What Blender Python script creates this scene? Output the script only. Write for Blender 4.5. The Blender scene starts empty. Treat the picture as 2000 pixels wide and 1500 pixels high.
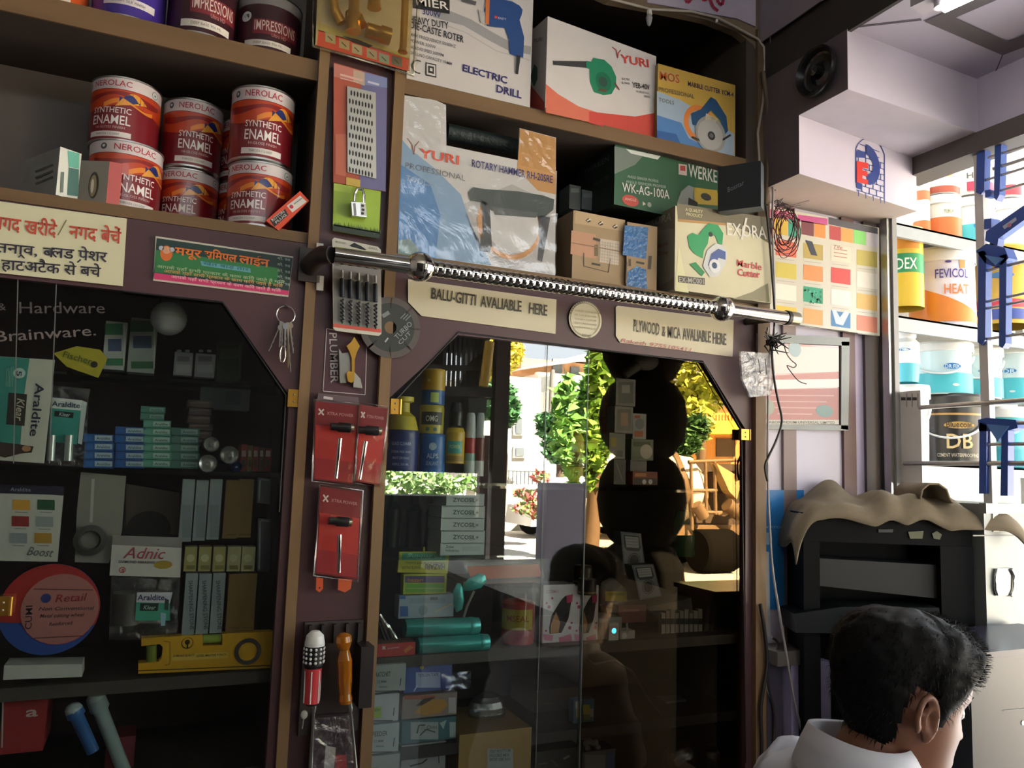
import bpy, bmesh, math, random
from mathutils import Vector, Matrix, noise
sc = bpy.context.scene
COL = sc.collection
random.seed(7)
V = Vector
# ------------------------------------------------------------------ camera, world, sun, exposure
FPX = 1550.0
EYE = V((0.0, -1.4, 1.55))
YAW, PIT, ROL = (math.radians(a) for a in (23.9145, 6.1437, 1.88587))
_fw = V((math.sin(YAW)*math.cos(PIT), math.cos(YAW)*math.cos(PIT), math.sin(PIT)))
_r = V((math.cos(YAW), -math.sin(YAW), 0.0)); _u = _r.cross(_fw)
CR = _r*math.cos(ROL) + _u*math.sin(ROL)
CU = _u*math.cos(ROL) - _r*math.sin(ROL)
cam = bpy.data.cameras.new('camera'); cam.sensor_width = 36.0; cam.lens = FPX/2000*36
cam.clip_start = 0.02; cam.clip_end = 300
camo = bpy.data.objects.new('camera', cam); COL.objects.link(camo)
camo.matrix_world = Matrix(((CR.x, CU.x, -_fw.x, EYE.x), (CR.y, CU.y, -_fw.y, EYE.y), (CR.z, CU.z, -_fw.z, EYE.z), (0, 0, 0, 1)))
sc.camera = camo
world = bpy.data.worlds.new('sky'); sc.world = world; world.use_nodes = True
wn = world.node_tree; bg = wn.nodes['Background']
bg.inputs['Color'].default_value = (0.88, 0.94, 1.0, 1); bg.inputs['Strength'].default_value = 3.4
sun = bpy.data.lights.new('sun', 'SUN'); sun.energy = 95.0; sun.angle = 0.01; sun.color = (1.0, 0.94, 0.86)
suno = bpy.data.objects.new('sun', sun); COL.objects.link(suno)
suno.rotation_euler = V((-0.25, -0.62, -0.74)).to_track_quat('-Z', 'Y').to_euler(); suno.location = (10, 10, 12)
vs = sc.view_settings; vs.view_transform = 'Standard'; vs.look = 'None'; vs.gamma = 1.0; vs.use_curve_mapping = False
vs.exposure = 0.70
# ------------------------------------------------------------------ pixel of the 2000x1500 photograph -> point on a plane of the room
def ray(x, y): return _fw*FPX + CR*(x-1000) + CU*(750-y)
def W(x, y, Y=0.0):
    d = ray(x, y); return EYE + d*((Y-EYE.y)/d.y)
def WX(x, y, X):
    d = ray(x, y); return EYE + d*((X-EYE.x)/d.x)
def WZ(x, y, Z):
    d = ray(x, y); return EYE + d*((Z-EYE.z)/d.z)
def WD(x, y, dist):
    return EYE + ray(x, y).normalized()*dist
# ------------------------------------------------------------------ materials
def lin(h):
    h = h.lstrip('#'); c = [int(h[i:i+2], 16)/255 for i in (0, 2, 4)]
    return [((x+0.055)/1.055)**2.4 if x > 0.04045 else x/12.92 for x in c]
_mats = {}
def mat(h, rough=0.5, metal=0.0, var=0.10, scale=25.0, stretch=(1, 1, 1), bump=0.0, name=None, spec=0.5, emit=0.0, trans=0.0, coat=0.0):
    key = (h, rough, metal, var, scale, stretch, bump, spec, emit, trans, coat)
    if key in _mats: return _mats[key]
    m = bpy.data.materials.new(name or 'm_'+h.lstrip('#')); m.use_nodes = True
    nt = m.node_tree; p = nt.nodes['Principled BSDF']
    c = lin(h)
    p.inputs['Roughness'].default_value = rough; p.inputs['Metallic'].default_value = metal
    p.inputs['Specular IOR Level'].default_value = spec; p.inputs['Coat Weight'].default_value = coat
    if trans: p.inputs['Transmission Weight'].default_value = trans
    if emit:
        p.inputs['Emission Color'].default_value = (*c, 1); p.inputs['Emission Strength'].default_value = emit
    tc = nt.nodes.new('ShaderNodeTexCoord'); mp = nt.nodes.new('ShaderNodeMapping'); mp.inputs['Scale'].default_value = stretch
    nz = nt.nodes.new('ShaderNodeTexNoise'); nz.inputs['Scale'].default_value = scale; nz.inputs['Detail'].default_value = 4
    mx = nt.nodes.new('ShaderNodeMix'); mx.data_type = 'RGBA'
    lo = [x*(1-var) for x in c]; hi = [min(1, x*(1+var)) for x in c]
    mx.inputs[6].default_value = (*lo, 1); mx.inputs[7].default_value = (*hi, 1)
    L = nt.links.new
    L(tc.outputs['Object'], mp.inputs['Vector']); L(mp.outputs[0], nz.inputs['Vector'])
    L(nz.outputs['Fac'], mx.inputs[0]); L(mx.outputs[2], p.inputs['Base Color'])
    if bump:
        b = nt.nodes.new('ShaderNodeBump'); b.inputs['Strength'].default_value = bump; b.inputs['Distance'].default_value = 0.004
        L(nz.outputs['Fac'], b.inputs['Height']); L(b.outputs[0], p.inputs['Normal'])
    _mats[key] = m
    return m
def ink(h): return mat(h, rough=0.42, var=0.04, scale=60)
def metal(h='c9c7c2', rough=0.2): return mat(h, rough=rough, metal=1.0, var=0.05)
def film(name, fac, tint=(1, 1, 1), gloss=(1, 1, 1), rough=0.0, bump=0.0, scale=20.0):
    """a clear sheet: mostly see-through, partly mirror-like"""
    m = bpy.data.materials.new(name); m.use_nodes = True; nt = m.node_tree
    nt.nodes.remove(nt.nodes['Principled BSDF'])
    t = nt.nodes.new('ShaderNodeBsdfTransparent'); t.inputs[0].default_value = (*tint, 1)
    g = nt.nodes.new('ShaderNodeBsdfGlossy'); g.inputs['Color'].default_value = (*gloss, 1); g.inputs['Roughness'].default_value = rough
    mx = nt.nodes.new('ShaderNodeMixShader'); mx.inputs[0].default_value = fac
    L = nt.links.new
    L(t.outputs[0], mx.inputs[1]); L(g.outputs[0], mx.inputs[2]); L(mx.outputs[0], nt.nodes['Material Output'].inputs['Surface'])
    if bump:
        tc = nt.nodes.new('ShaderNodeTexCoord'); nz = nt.nodes.new('ShaderNodeTexNoise'); nz.inputs['Scale'].default_value = scale
        nz.inputs['Detail'].default_value = 5; nz.inputs['Distortion'].default_value = 1.2
        b = nt.nodes.new('ShaderNodeBump'); b.inputs['Strength'].default_value = bump; b.inputs['Distance'].default_value = 0.01
        L(tc.outputs['Object'], nz.inputs['Vector']); L(nz.outputs['Fac'], b.inputs['Height']); L(b.outputs[0], g.inputs['Normal'])
    return m
WOOD = mat('7d6140', 0.55, var=0.28, scale=30, stretch=(1, 1, 0.12), bump=0.1, name='wood_edge')
WOODH = mat('755a3b', 0.55, var=0.28, scale=30, stretch=(0.12, 1, 1), bump=0.1, name='wood_edge_along')
MAROON = mat('4d3134', 0.42, var=0.08, scale=12, name='maroon_laminate')
DARKWOOD = mat('3d342d', 0.7, var=0.25, scale=9, bump=0.1, name='old_board')
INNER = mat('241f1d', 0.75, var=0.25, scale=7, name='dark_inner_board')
CHROME = metal('dcdad4', 0.09)
STEEL = metal('b9b9b6', 0.3)
BRASS = mat('c99a45', 0.32, metal=0.85, var=0.1)
BLACKP = mat('1a1b1d', 0.45, var=0.2)
WHITEP = mat('e2e2de', 0.4, var=0.03)
GLASS = film('door_glass', 0.10, tint=(0.86, 0.89, 0.88))
GLASSW = film('bronze_door_glass', 0.10, tint=(0.72, 0.70, 0.66), gloss=(1.0, 0.76, 0.44))
CLEAR = film('clear_plastic', 0.10, rough=0.12, bump=0.6, scale=45)
WRAP = film('shiny_wrap', 0.07, rough=0.10, bump=0.35, scale=7)
SHELFGLASS = film('shelf_glass', 0.12, tint=(0.72, 0.82, 0.80))
# ------------------------------------------------------------------ mesh collector
_txt = {}
def text_mesh(s, bold, shear):
    bold = min(bold*.8, .009 if set(s) & set('MWNKX') else .022)
    k = (s, bold, shear)
    if k not in _txt:
        c = bpy.data.curves.new('lettering', 'FONT'); c.body = s; c.size = 1.0; c.offset = bold; c.shear = shear; c.resolution_u = 2
        o = bpy.data.objects.new('lettering', c); COL.objects.link(o)
        me = bpy.data.meshes.new_from_object(o.evaluated_get(bpy.context.evaluated_depsgraph_get()))
        vv = [tuple(v.co) for v in me.vertices]; ff = [tuple(p.vertices) for p in me.polygons]
        bpy.data.objects.remove(o); bpy.data.curves.remove(c); bpy.data.meshes.remove(me)
        _txt[k] = (vv, ff)
    return _txt[k]
CAP = 0.70
class MB:
    def __init__(s): s.v = []; s.f = []; s.m = []; s.sm = []; s.mats = []
    def mi(s, m):
        if isinstance(m, str): m = ink(m)
        if m not in s.mats: s.mats.append(m)
        return s.mats.index(m)
    def add(s, vs, fs, m, smooth=False):
        b = len(s.v); i = s.mi(m); s.v += [V(p) for p in vs]
        for f in fs: s.f.append([b+k for k in f]); s.m.append(i); s.sm.append(smooth)
    def box(s, a, b, m, M=None):
        x0, y0, z0 = a; x1, y1, z1 = b
        p = [V(q) for q in ((x0,y0,z0),(x1,y0,z0),(x1,y1,z0),(x0,y1,z0),(x0,y0,z1),(x1,y0,z1),(x1,y1,z1),(x0,y1,z1))]
        if M is not None: p = [M @ q for q in p]
        s.add(p, [(0,3,2,1),(4,5,6,7),(0,1,5,4),(1,2,6,5),(2,3,7,6),(3,0,4,7)], m); return s
    def hexa(s, q, d, m, sides=None, top=None):
        """front quad q (bl, br, tr, tl) pushed back along d"""
        p = [V(a) for a in q] + [V(a)+V(d) for a in q]
        s.add(p, [(0,1,2,3)], m); s.add(p, [(5,4,7,6),(4,0,3,7),(1,5,6,2)], sides or m); s.add(p, [(3,2,6,7),(4,5,1,0)], top or sides or m); return s
    def prism(s, pts, d, m, side=None):
        n = len(pts); p = [V(a) for a in pts] + [V(a)+V(d) for a in pts]
        s.add(p, [tuple(range(n)), tuple(range(2*n-1, n-1, -1))], m)
        s.add(p, [(i, i+n, (i+1) % n+n, (i+1) % n) for i in range(n)], side or m); return s
    def poly(s, pts, m): s.add(pts, [tuple(range(len(pts)))], m); return s
    def lathe(s, prof, m, n=28, M=None, smooth=True, caps=True):
        """prof: (r, z[, material]) from the bottom up, about z"""
        k = len(prof); ring = []
        for pr in prof:
            ring.append([V((pr[0]*math.cos(2*math.pi*i/n), pr[0]*math.sin(2*math.pi*i/n), pr[1])) for i in range(n)])
        if M is not None: ring = [[M @ q for q in r] for r in ring]
        for j in range(k-1):
            mm = prof[j][2] if len(prof[j]) > 2 else m
            s.add(ring[j]+ring[j+1], [(i, (i+1) % n, n+(i+1) % n, n+i) for i in range(n)], mm, smooth)
        if caps:
            if prof[0][0] > 1e-5: s.add(ring[0], [tuple(range(n-1, -1, -1))], prof[0][2] if len(prof[0]) > 2 else m)
            if prof[-1][0] > 1e-5: s.add(ring[-1], [tuple(range(n))], prof[-1][2] if len(prof[-1]) > 2 else m)
        return s
    def tube(s, pts, r, m, n=8, closed=False, caps=True):
        pts = [V(p) for p in pts]; K = len(pts); rings = []; ref = None
        rr = r if isinstance(r, (list, tuple)) else [r]*K
        for i, p in enumerate(pts):
            a = pts[i-1] if (i > 0 or closed) else p; b = pts[(i+1) % K] if (i < K-1 or closed) else p
            t = (b-a).normalized()
            if ref is None: ref = V((0, 0, 1)) if abs(t.z) < 0.9 else V((1, 0, 0))
            e1 = (ref - t*ref.dot(t)).normalized(); e2 = t.cross(e1); ref = e1
            rings.append([p + (e1*math.cos(2*math.pi*j/n)+e2*math.sin(2*math.pi*j/n))*rr[i] for j in range(n)])
        flat = [q for g in rings for q in g]
        L = K if closed else K-1
        s.add(flat, [(i*n+j, ((i+1) % K)*n+j, ((i+1) % K)*n+(j+1) % n, i*n+(j+1) % n) for i in range(L) for j in range(n)], m, True)
        if not closed and caps:
            s.add(rings[0], [tuple(range(n))], m); s.add(rings[-1], [tuple(range(n-1, -1, -1))], m)
        return s
    def ball(s, c, r, m, n=20, sx=1, sy=1, sz=1):
        k = max(6, n//2); c = V(c)
        prof = [(r*math.sin(math.pi*i/k), -r*math.cos(math.pi*i/k)) for i in range(k+1)]
        return s.lathe(prof, m, n, Matrix.Translation(c) @ Matrix.Diagonal((sx, sy, sz, 1)), caps=False)
    def build(s, name, parent=None, base=None):
        me = bpy.data.meshes.new(name)
        if base is None:
            lo = [min(p[i] for p in s.v) for i in range(3)]; hi = [max(p[i] for p in s.v) for i in range(3)]
            base = V(((lo[0]+hi[0])/2, (lo[1]+hi[1])/2, lo[2]))
        base = V(base)
        me.from_pydata([tuple(p-base) for p in s.v], [], s.f)
        for m in s.mats: me.materials.append(m)
        me.polygons.foreach_set('material_index', s.m); me.polygons.foreach_set('use_smooth', s.sm)
        me.update()
        o = bpy.data.objects.new(name, me); COL.objects.link(o)
        par = V((0, 0, 0)); q = parent
        while q is not None: par += q.location; q = q.parent
        o.location = base - par; o.parent = parent
        return o
def tag(o, label, cat, group=None):
    o['label'] = label; o['category'] = cat
    if group: o['group'] = group
    return o
def thing(name, label, cat, loc, group=None):
    o = bpy.data.objects.new(name, None); COL.objects.link(o); o.location = loc; o.empty_display_size = 0.05
    return tag(o, label, cat, group)
def solo(mb, name, label, cat, group=None): return tag(mb.build(name), label, cat, group)
def struct(mb, name, label=None):
    o = mb.build(name); o['kind'] = 'structure'
    if label: o['label'] = label
    return o
def copy_tree(o, parent=None):
    c = o.copy(); COL.objects.link(c); c.parent = parent
    for ch in o.children: copy_tree(ch, c)
    return c
class Face:
    """a flat face of a thing; photo pixels are carried onto it, so print lands where it stands on the thing"""
    def __init__(s, p, n): s.p = V(p); s.n = V(n).normalized()
    def P(s, x, y, k=0.0):
        d = ray(x, y); q = EYE + d*((s.p-EYE).dot(s.n)/d.dot(s.n)); return q + s.n*k
    def poly(s, mb, pts, m, layer=1): 
        q = [s.P(x, y, 0.0004*layer) for x, y in pts]
        mb.poly(q, m if not isinstance(m, str) else ink(m)); return s
    def rect(s, mb, x0, y0, x1, y1, m, layer=1, sl=0.0):
        """level rectangle on the face; sl = slope in px of its top and bottom"""
        return s.poly(mb, [(x0, y1-sl*(x1-x0)/2), (x1, y1+sl*(x1-x0)/2), (x1, y0+sl*(x1-x0)/2), (x0, y0-sl*(x1-x0)/2)], m, layer)
    def disc(s, mb, x, y, rx, m, layer=1, ry=None, n=28, a0=0, a1=360):
        c = s.P(x, y); r = (s.P(x+rx, y)-s.P(x-rx, y)).length/2; r2 = (s.P(x, y+(ry or rx))-s.P(x, y-(ry or rx))).length/2 if ry else r
        u = V((0, 0, 1)).cross(s.n).normalized() if abs(s.n.z) < 0.9 else V((1, 0, 0)); v = s.n.cross(u)
        ang = [math.radians(a0+(a1-a0)*i/n) for i in range(n+(a1-a0 < 360))]
        mb.poly([c + u*math.cos(a)*r + v*math.sin(a)*r2 + s.n*0.0004*layer for a in ang], m if not isinstance(m, str) else ink(m)); return s
    def ring(s, mb, x, y, r, w, m, layer=1, n=28, a0=0, a1=360):
        c = s.P(x, y); R = (s.P(x+r, y)-s.P(x-r, y)).length/2; R2 = R*(r-w)/r
        u = V((0, 0, 1)).cross(s.n).normalized(); v = s.n.cross(u); o = c + s.n*0.0004*layer
        A = [math.radians(a0+(a1-a0)*i/n) for i in range(n+1)]
        vs_ = [o+(u*math.cos(a)+v*math.sin(a))*q for a in A for q in (R2, R)]
        mb.add(vs_, [(2*i, 2*i+1, 2*i+3, 2*i+2) for i in range(n)], m if not isinstance(m, str) else ink(m)); return s
    def line(s, mb, pts, w, m, layer=2):
        """a stroke w px wide through px points"""
        for a, b in zip(pts, pts[1:]):
            dx, dy = b[0]-a[0], b[1]-a[1]; l = math.hypot(dx, dy) or 1; nx, ny = -dy/l*w/2, dx/l*w/2
            s.poly(mb, [(a[0]+nx, a[1]+ny), (b[0]+nx, b[1]+ny), (b[0]-nx, b[1]-ny), (a[0]-nx, a[1]-ny)], m, layer)
        return s
    def txt(s, mb, t, x0, y0, x1, y1, h, m, bold=0.0, layer=3, shear=0.0):
        A, B = s.P(x0, y0), s.P(x1, y1); xm, ym = (x0+x1)/2, (y0+y1)/2
        dx, dy = x1-x0, y1-y0; l = math.hypot(dx, dy); ux, uy = dy/l*h, -dx/l*h
        up = s.P(xm+ux, ym+uy)-s.P(xm, ym)
        u = (B-A).normalized(); v = s.n.cross(u)
        if abs(dx) > abs(dy): H = abs(up.dot(v))
        else: H = up.length
        vv, ff = text_mesh(t, bold, shear)
        a = min(p[0] for p in vv); b = max(p[0] for p in vv); sx = (B-A).length/(b-a); sy = H/CAP
        o = A + s.n*0.0004*layer
        mb.add([o + u*((p[0]-a)*sx) + v*(p[1]*sy) for p in vv], ff, m if not isinstance(m, str) else ink(m)); return s
def FY(Y): return Face((0, Y, 0), (0, -1, 0))
def pbox(mb, xl, xr, yt, yb, Y, depth, m, yaw=0.0, sides=None, top=None, z0=None, z1=None):
    """a box whose front face spans those px; returns its front Face"""
    cy, cx = (yt+yb)/2, (xl+xr)/2; a = math.radians(yaw)
    n = V((math.sin(a), -math.cos(a), 0)); F = Face(W(cx, cy, Y), n)
    A, B = F.P(xl, cy), F.P(xr, cy); zt = F.P(cx, yt).z if z1 is None else z1; zb = F.P(cx, yb).z if z0 is None else z0
    q = [V((A.x, A.y, zb)), V((B.x, B.y, zb)), V((B.x, B.y, zt)), V((A.x, A.y, zt))]
    mb.hexa(q, -n*depth, m, sides, top); F.q = q; F.d = -n*depth
    return F
def wrap_text(mb, t, c, R, z, h, th, m, width=None, bold=0.0, taper=0.0):
    """lettering bent round an upright cylinder at c, centred on direction th (radians)"""
    vv, ff = text_mesh(t, bold, 0.0); a = min(p[0] for p in vv); b = max(p[0] for p in vv)
    sy = h/CAP; sx = (width/(b-a)) if width else sy; mid = (a+b)/2
    out = []
    for p in vv:
        q = th + (p[0]-mid)*sx/R
        out.append(V((c.x+R*math.cos(q), c.y+R*math.sin(q), z+p[1]*sy)))
    mb.add(out, ff, m if not isinstance(m, str) else ink(m))
def wrap_patch(mb, c, R, z0, z1, t0, t1, m, n=10):
    """a printed patch on an upright cylinder between two directions"""
    vs_ = []
    for i in range(n+1):
        q = t0+(t1-t0)*i/n
        vs_ += [V((c.x+R*math.cos(q), c.y+R*math.sin(q), z0)), V((c.x+R*math.cos(q), c.y+R*math.sin(q), z1))]
    mb.add(vs_, [(2*i, 2*i+2, 2*i+3, 2*i+1) for i in range(n)], m if not isinstance(m, str) else ink(m), True)
def wrap_disc(mb, c, R, z, r, th, m, n=20, rz=None):
    out = [V((c.x+R*math.cos(th+r*math.cos(a)/R), c.y+R*math.sin(th+r*math.cos(a)/R), z+(rz or r)*math.sin(a))) for a in [2*math.pi*i/n for i in range(n)]]
    mb.poly(out, m if not isinstance(m, str) else ink(m))
def can_at(xl, xr, Yc, ym):
    """centre x and radius of an upright can whose px width at row ym is known"""
    c = W((xl+xr)/2, ym, Yc); d = V((c.x-EYE.x, c.y-EYE.y)); dist = d.length
    half = math.atan2((xr-xl)/2*math.cos(math.atan(((xl+xr)/2-1000)/FPX))**2, FPX)
    return V((c.x, Yc, 0)), dist*math.sin(half)
def toward(c):
    """direction (radians) from a can's axis to the camera, so its label faces outwards"""
    return math.atan2(EYE.y-c.y, EYE.x-c.x)
# ------------------------------------------------------------------ the setting
ZA0, ZA1 = 2.236, 2.274      # upper board, open shelves on the window side
ZB0, ZB1 = 1.935, 1.954      # lower board
ZC0, ZC1 = 2.250, 2.280      # board between the tool boxes
ZD0, ZD1 = 1.912, 1.941
ZG = 1.199                   # display shelf top inside the glass cabinets
XP0, XP1 = 0.229, 0.375      # hardware pillar between the two cabinets
XE = 1.224                   # end post
ZCEIL = 2.475
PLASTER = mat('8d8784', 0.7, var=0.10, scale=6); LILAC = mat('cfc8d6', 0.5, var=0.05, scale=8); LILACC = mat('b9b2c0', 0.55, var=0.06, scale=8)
m = MB(); m.box((-1.6, -2.6, -0.06), (3.2, 0.9, 0.0), mat('6b655f', 0.6, var=0.2, scale=8)); struct(m, 'floor')
m = MB(); m.box((-1.6, 0.305, 0), (1.24, 0.36, 2.95), mat('4a4341', 0.8)); struct(m, 'wall_back')
m = MB(); m.box((-1.62, -2.6, 0), (-1.56, 0.36, 2.95), PLASTER); struct(m, 'wall_left')
m = MB(); m.box((-1.6, -2.66, 0), (0.98, -2.6, 2.75), mat('3a3432', 0.7, var=0.2, scale=5)); struct(m, 'wall_front')
m = MB(); m.box((-1.6, -2.66, 2.95), (1.245, 0.36, 3.0), mat('a59f98', 0.7)); struct(m, 'ceiling')
# lowered lilac ceiling over the counter, its fascia, and the stepped soffit
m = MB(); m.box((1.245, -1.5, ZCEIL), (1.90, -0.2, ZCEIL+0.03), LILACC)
FC = Face((0, 0, ZCEIL), (0, 0, -1)); BRN = mat('5d5556', 0.5)
FC.poly(m, [(1805, 40), (1958, 106), (2040, 75), (2040, 50), (1968, 80), (1865, 33), (1960, -8), (1925, -12)], BRN, 6)
FC.line(m, [(1668, 52), (1800, 37)], 2.2, mat('4d4549', 0.6), 5); FC.line(m, [(1958, 106), (1944, 140)], 2.2, mat('4d4549', 0.6), 5)
struct(m, 'ceiling_lowered', 'lowered lilac ceiling with brown border strips')
m = MB(); m.box((1.247, -3.5, 2.96), (4.6, -0.5, 3.0), mat('6a625a', 0.8)); struct(m, 'sun_block_awning')  # unseen awning, added to keep sun and sky off the shop mouth
m = MB(); m.box((1.238, -1.5, ZCEIL-0.004), (1.247, 0.29, 2.96), mat('3a3532', 0.6, var=0.2)); struct(m, 'trim_1')
zs, zu = 2.345, 2.212
prof = [(-0.257, ZCEIL), (-0.257, zs), (-0.121, zs), (-0.121, zu), (0.07, zu), (0.07, ZCEIL)]; profR = [(-0.240, ZCEIL), (-0.240, zs), (-0.072, zs), (-0.072, zu), (0.07, zu), (0.07, ZCEIL)]
L_ = [V((1.236, y, z)) for y, z in prof]; R_ = [V((1.660, y, z)) for y, z in profR]
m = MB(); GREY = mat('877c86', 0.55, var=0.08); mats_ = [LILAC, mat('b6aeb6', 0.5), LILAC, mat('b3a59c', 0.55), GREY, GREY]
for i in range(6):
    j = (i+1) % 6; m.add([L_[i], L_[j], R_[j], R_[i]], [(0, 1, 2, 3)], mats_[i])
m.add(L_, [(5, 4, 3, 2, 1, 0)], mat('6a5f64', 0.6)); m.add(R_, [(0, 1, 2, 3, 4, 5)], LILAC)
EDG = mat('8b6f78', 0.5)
nf = (R_[2]-L_[2]).cross(V((0, 0, 1))); FP = Face(L_[2], nf if nf.y < 0 else -nf)
# painted emblem on the lower step: arched brick wall with interlocked blue P and red E
NAVY, RED = '2b3f86', 'd8392f'
br = [(1671, 357)] + [(1671, 290), (1676, 280), (1684, 273), (1697, 270)] + [(1711, 276), (1720, 286), (1727, 302)] + [(1727, 397)]
FP.line(m, br, 1.8, NAVY, 2)
for k in range(9):
    y0 = 281+k*11.3; FP.line(m, [(1673 if k else 1678, y0), (1726 if k > 1 else 1717, y0+16)], 1.5, NAVY, 2)
    for q in range(4):
        x = 1676+q*14.5+(7 if k % 2 else 0)
        if x < 1725 and not (k == 0 and q in (0, 3)): FP.line(m, [(x, y0+(x-1673)*0.30), (x, y0+(x-1673)*0.30+11.3)], 1.5, NAVY, 2)
FP.poly(m, [(1672, 294), (1690, 297), (1690, 309), (1672, 308)], NAVY, 4)
FP.ring(m, 1692, 321, 25, 13, NAVY, 4, a0=-90, a1=92)
FP.poly(m, [(1672, 356), (1683, 360), (1683, 371), (1672, 368)], NAVY, 4)
FP.poly(m, [(1672, 315), (1694, 319), (1694, 330), (1683, 328), (1683, 333), (1693, 336), (1693, 345), (1683, 343), (1683, 349), (1694, 352), (1694, 361), (1672, 356)], RED, 5)
struct(m, 'trim_2', 'stepped lilac soffit with a painted brick arch emblem')
m = MB(); m.box((1.655, -1.5, 2.345), (1.70, -0.2, ZCEIL), LILAC); struct(m, 'trim_3')
m = MB(); m.box((1.645, -1.5, 2.300), (1.72, -0.03, 2.345), mat('5d5650', 0.5)); struct(m, 'trim_4')
m = MB(); m.box((1.245, 0.075, 2.212), (1.75, 0.30, 2.98), mat('1a1718', .8)); struct(m, 'wall_upper')
# striped wall behind the counter
YW = 0.055
m = MB(); cols = [(1480, 1526, 'd9d3e2'), (1526, 1551, '8d7975'), (1551, 1644, 'dbd6e6'), (1644, 1668, '6d4f4f'), (1668, 1688, 'b6abc6'), (1688, 1713, '5d4f4c'), (1713, 1737, '7b7272')]
for a, b, c in cols:
    x0, x1 = W(a, 900, YW).x, W(b, 900, YW).x
    m.box((x0, YW-(0.008 if c in ('8d7975', '6d4f4f', '5d4f4c') else 0), 0), (x1, YW+0.2, 2.35), mat(c, 0.45, var=0.05, scale=10))
struct(m, 'wall_right', 'lilac wall with brown vertical strips')
m = MB(); x0 = W(1737, 900, 0.03).x; m.box((x0, 0.02, 0), (x0+0.012, 0.2, 2.35), STEEL); struct(m, 'trim_5')
# ------------------------------------------------------------------ built-in cabinets
def frame_prism(mb, pts, mtl, y0=0.0, t=0.018):
    q = [W(x, y, y0) for x, y in pts]; mb.prism(q, V((0, t, 0)), mtl)
BRD = mat('453c35', .75, var=.25, scale=8)  # shade of the shelf undersides put into the board colour
cab = thing('display_cabinet', 'built-in cabinet with open paint shelves above a glazed door', 'cabinet', (0, 0.15, 0))
XL = -1.1; xg = W(557, 900).x
m = MB(); m.box((XL, 0.0, ZA0), (XP0-0.012, 0.004, ZA1), WOODH); m.box((XL, 0.004, ZA0), (XP0-0.012, 0.205, ZA1), BRD); m.build('shelf', cab)
m = MB(); m.box((XL, 0.0, ZB0), (XP0-0.012, 0.004, ZB1), WOODH); m.box((XL, 0.004, ZB0), (XP0-0.012, 0.205, ZB1), BRD); m.build('shelf', cab)
m = MB(); m.box((XL, 0.205, ZB0), (XP0, 0.215, 2.7), mat('77716c', 0.8, var=0.35, scale=5)); m.build('back_panel', cab)
m = MB(); m.box((XP0-0.012, 0.004, ZB0), (XP0-0.001, 0.205, 2.7), DARKWOOD); m.build('side_panel', cab)
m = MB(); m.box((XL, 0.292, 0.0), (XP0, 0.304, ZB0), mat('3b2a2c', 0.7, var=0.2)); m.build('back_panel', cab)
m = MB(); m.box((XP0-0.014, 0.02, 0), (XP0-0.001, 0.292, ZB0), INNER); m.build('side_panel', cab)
m = MB(); m.box((XL, 0.03, ZG-0.02), (XP0-0.015, 0.292, ZG), mat('4b443d', 0.6, var=0.2)); m.build('shelf', cab)
zgl = W(300, 919, 0.02).z; m = MB(); m.box((XL, 0.03, zgl-0.006), (XP0-0.015, 0.285, zgl), SHELFGLASS); m.build('glass_shelf', cab)
zg2 = W(380, 745, 0.15).z; m = MB(); m.box((XL, 0.12, zg2-0.006), (XP0-0.015, 0.285, zg2), SHELFGLASS); m.build('glass_shelf', cab)
m = MB(); zl = W(300, 574).z; x1 = XP0-0.012
pts = [V((XL, 0, zl)), V((W(435, 590).x, 0, zl)), V((xg, 0, W(558, 772).z)), V((xg, 0, 0.3)), V((x1, 0, 0.3)), V((x1, 0, ZB0-0.001)), V((XL, 0, ZB0-0.001))]
m.prism(pts, V((0, 0.018, 0)), MAROON); fr = m.build('door_frame', cab)
m = MB(); m.tube([W(240, 569, -0.001), W(435, 591, -0.001), W(558, 772, -0.001), W(545, 1000, -0.001)], 0.0014, BLACKP, 6); m.build('door_seal', cab)
m = MB(); m.box((XL, 0.006, 0.3), (xg+0.008, 0.010, zl+0.008), GLASS)
m.add([W(x, y, 0.0045) for x, y in ((34, 545), (36.2, 545), (27.5, 905), (25.5, 905))], [(0, 1, 2, 3)], mat('6a6a68', 0.3)); m.add([W(x, y, 0.0045) for x, y in ((109, 555), (111.2, 555), (97.5, 905), (95.5, 905))], [(0, 1, 2, 3)], mat('6a6a68', 0.3))
G = FY(0.006); HW = mat('4a4444', 0.6)
G.txt(m, 'Hardware', 38, 612, 205, 612, 22, HW, 0.0); G.txt(m, '&', -4, 606, 12, 606, 14, HW)
G.txt(m, 'Brainware.', -8, 668, 188, 655, 21, mat('6b6261', 0.6), 0.003)
gp = m.build('glass_pane', cab)
def brass_hinge(x0, x1, y0, y1, parent, name='hinge'):
    m = MB(); a, b = W(x0, y1, -0.004), W(x1, y0, -0.004)
    m.box((a.x, -0.006, a.z), (b.x-0.005, 0.004, b.z), BRASS); m.tube([V((b.x-0.003, -0.005, a.z)), V((b.x-0.003, -0.005, b.z))], 0.003, BRASS, 10)
    for k in (0.3, 0.7): m.ball((a.x+(b.x-a.x)*0.4, -0.006, a.z+(b.z-a.z)*k), 0.0018, STEEL, 8)
    return m.build(name, parent)
brass_hinge(561, 592, 762, 794, cab); brass_hinge(-8, 27, 1165, 1203, cab)
# the hardware pillar
pil = thing('cabinet_pillar', 'maroon pillar with wooden edge strips hung with packaged hardware', 'cabinet', ((XP0+XP1)/2, 0.06, 0))
m = MB(); m.box((XP0, 0.006, 0.0), (XP1, 0.12, 2.95), MAROON); m.build('panel', pil)
for a, b in ((XP0-0.012, XP0+0.006), (XP1-0.018, XP1+0.002)):
    m = MB(); m.box((a, -0.008, 0), (b, 0.005, 2.95), WOOD); m.build('edge_strip', pil)
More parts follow.
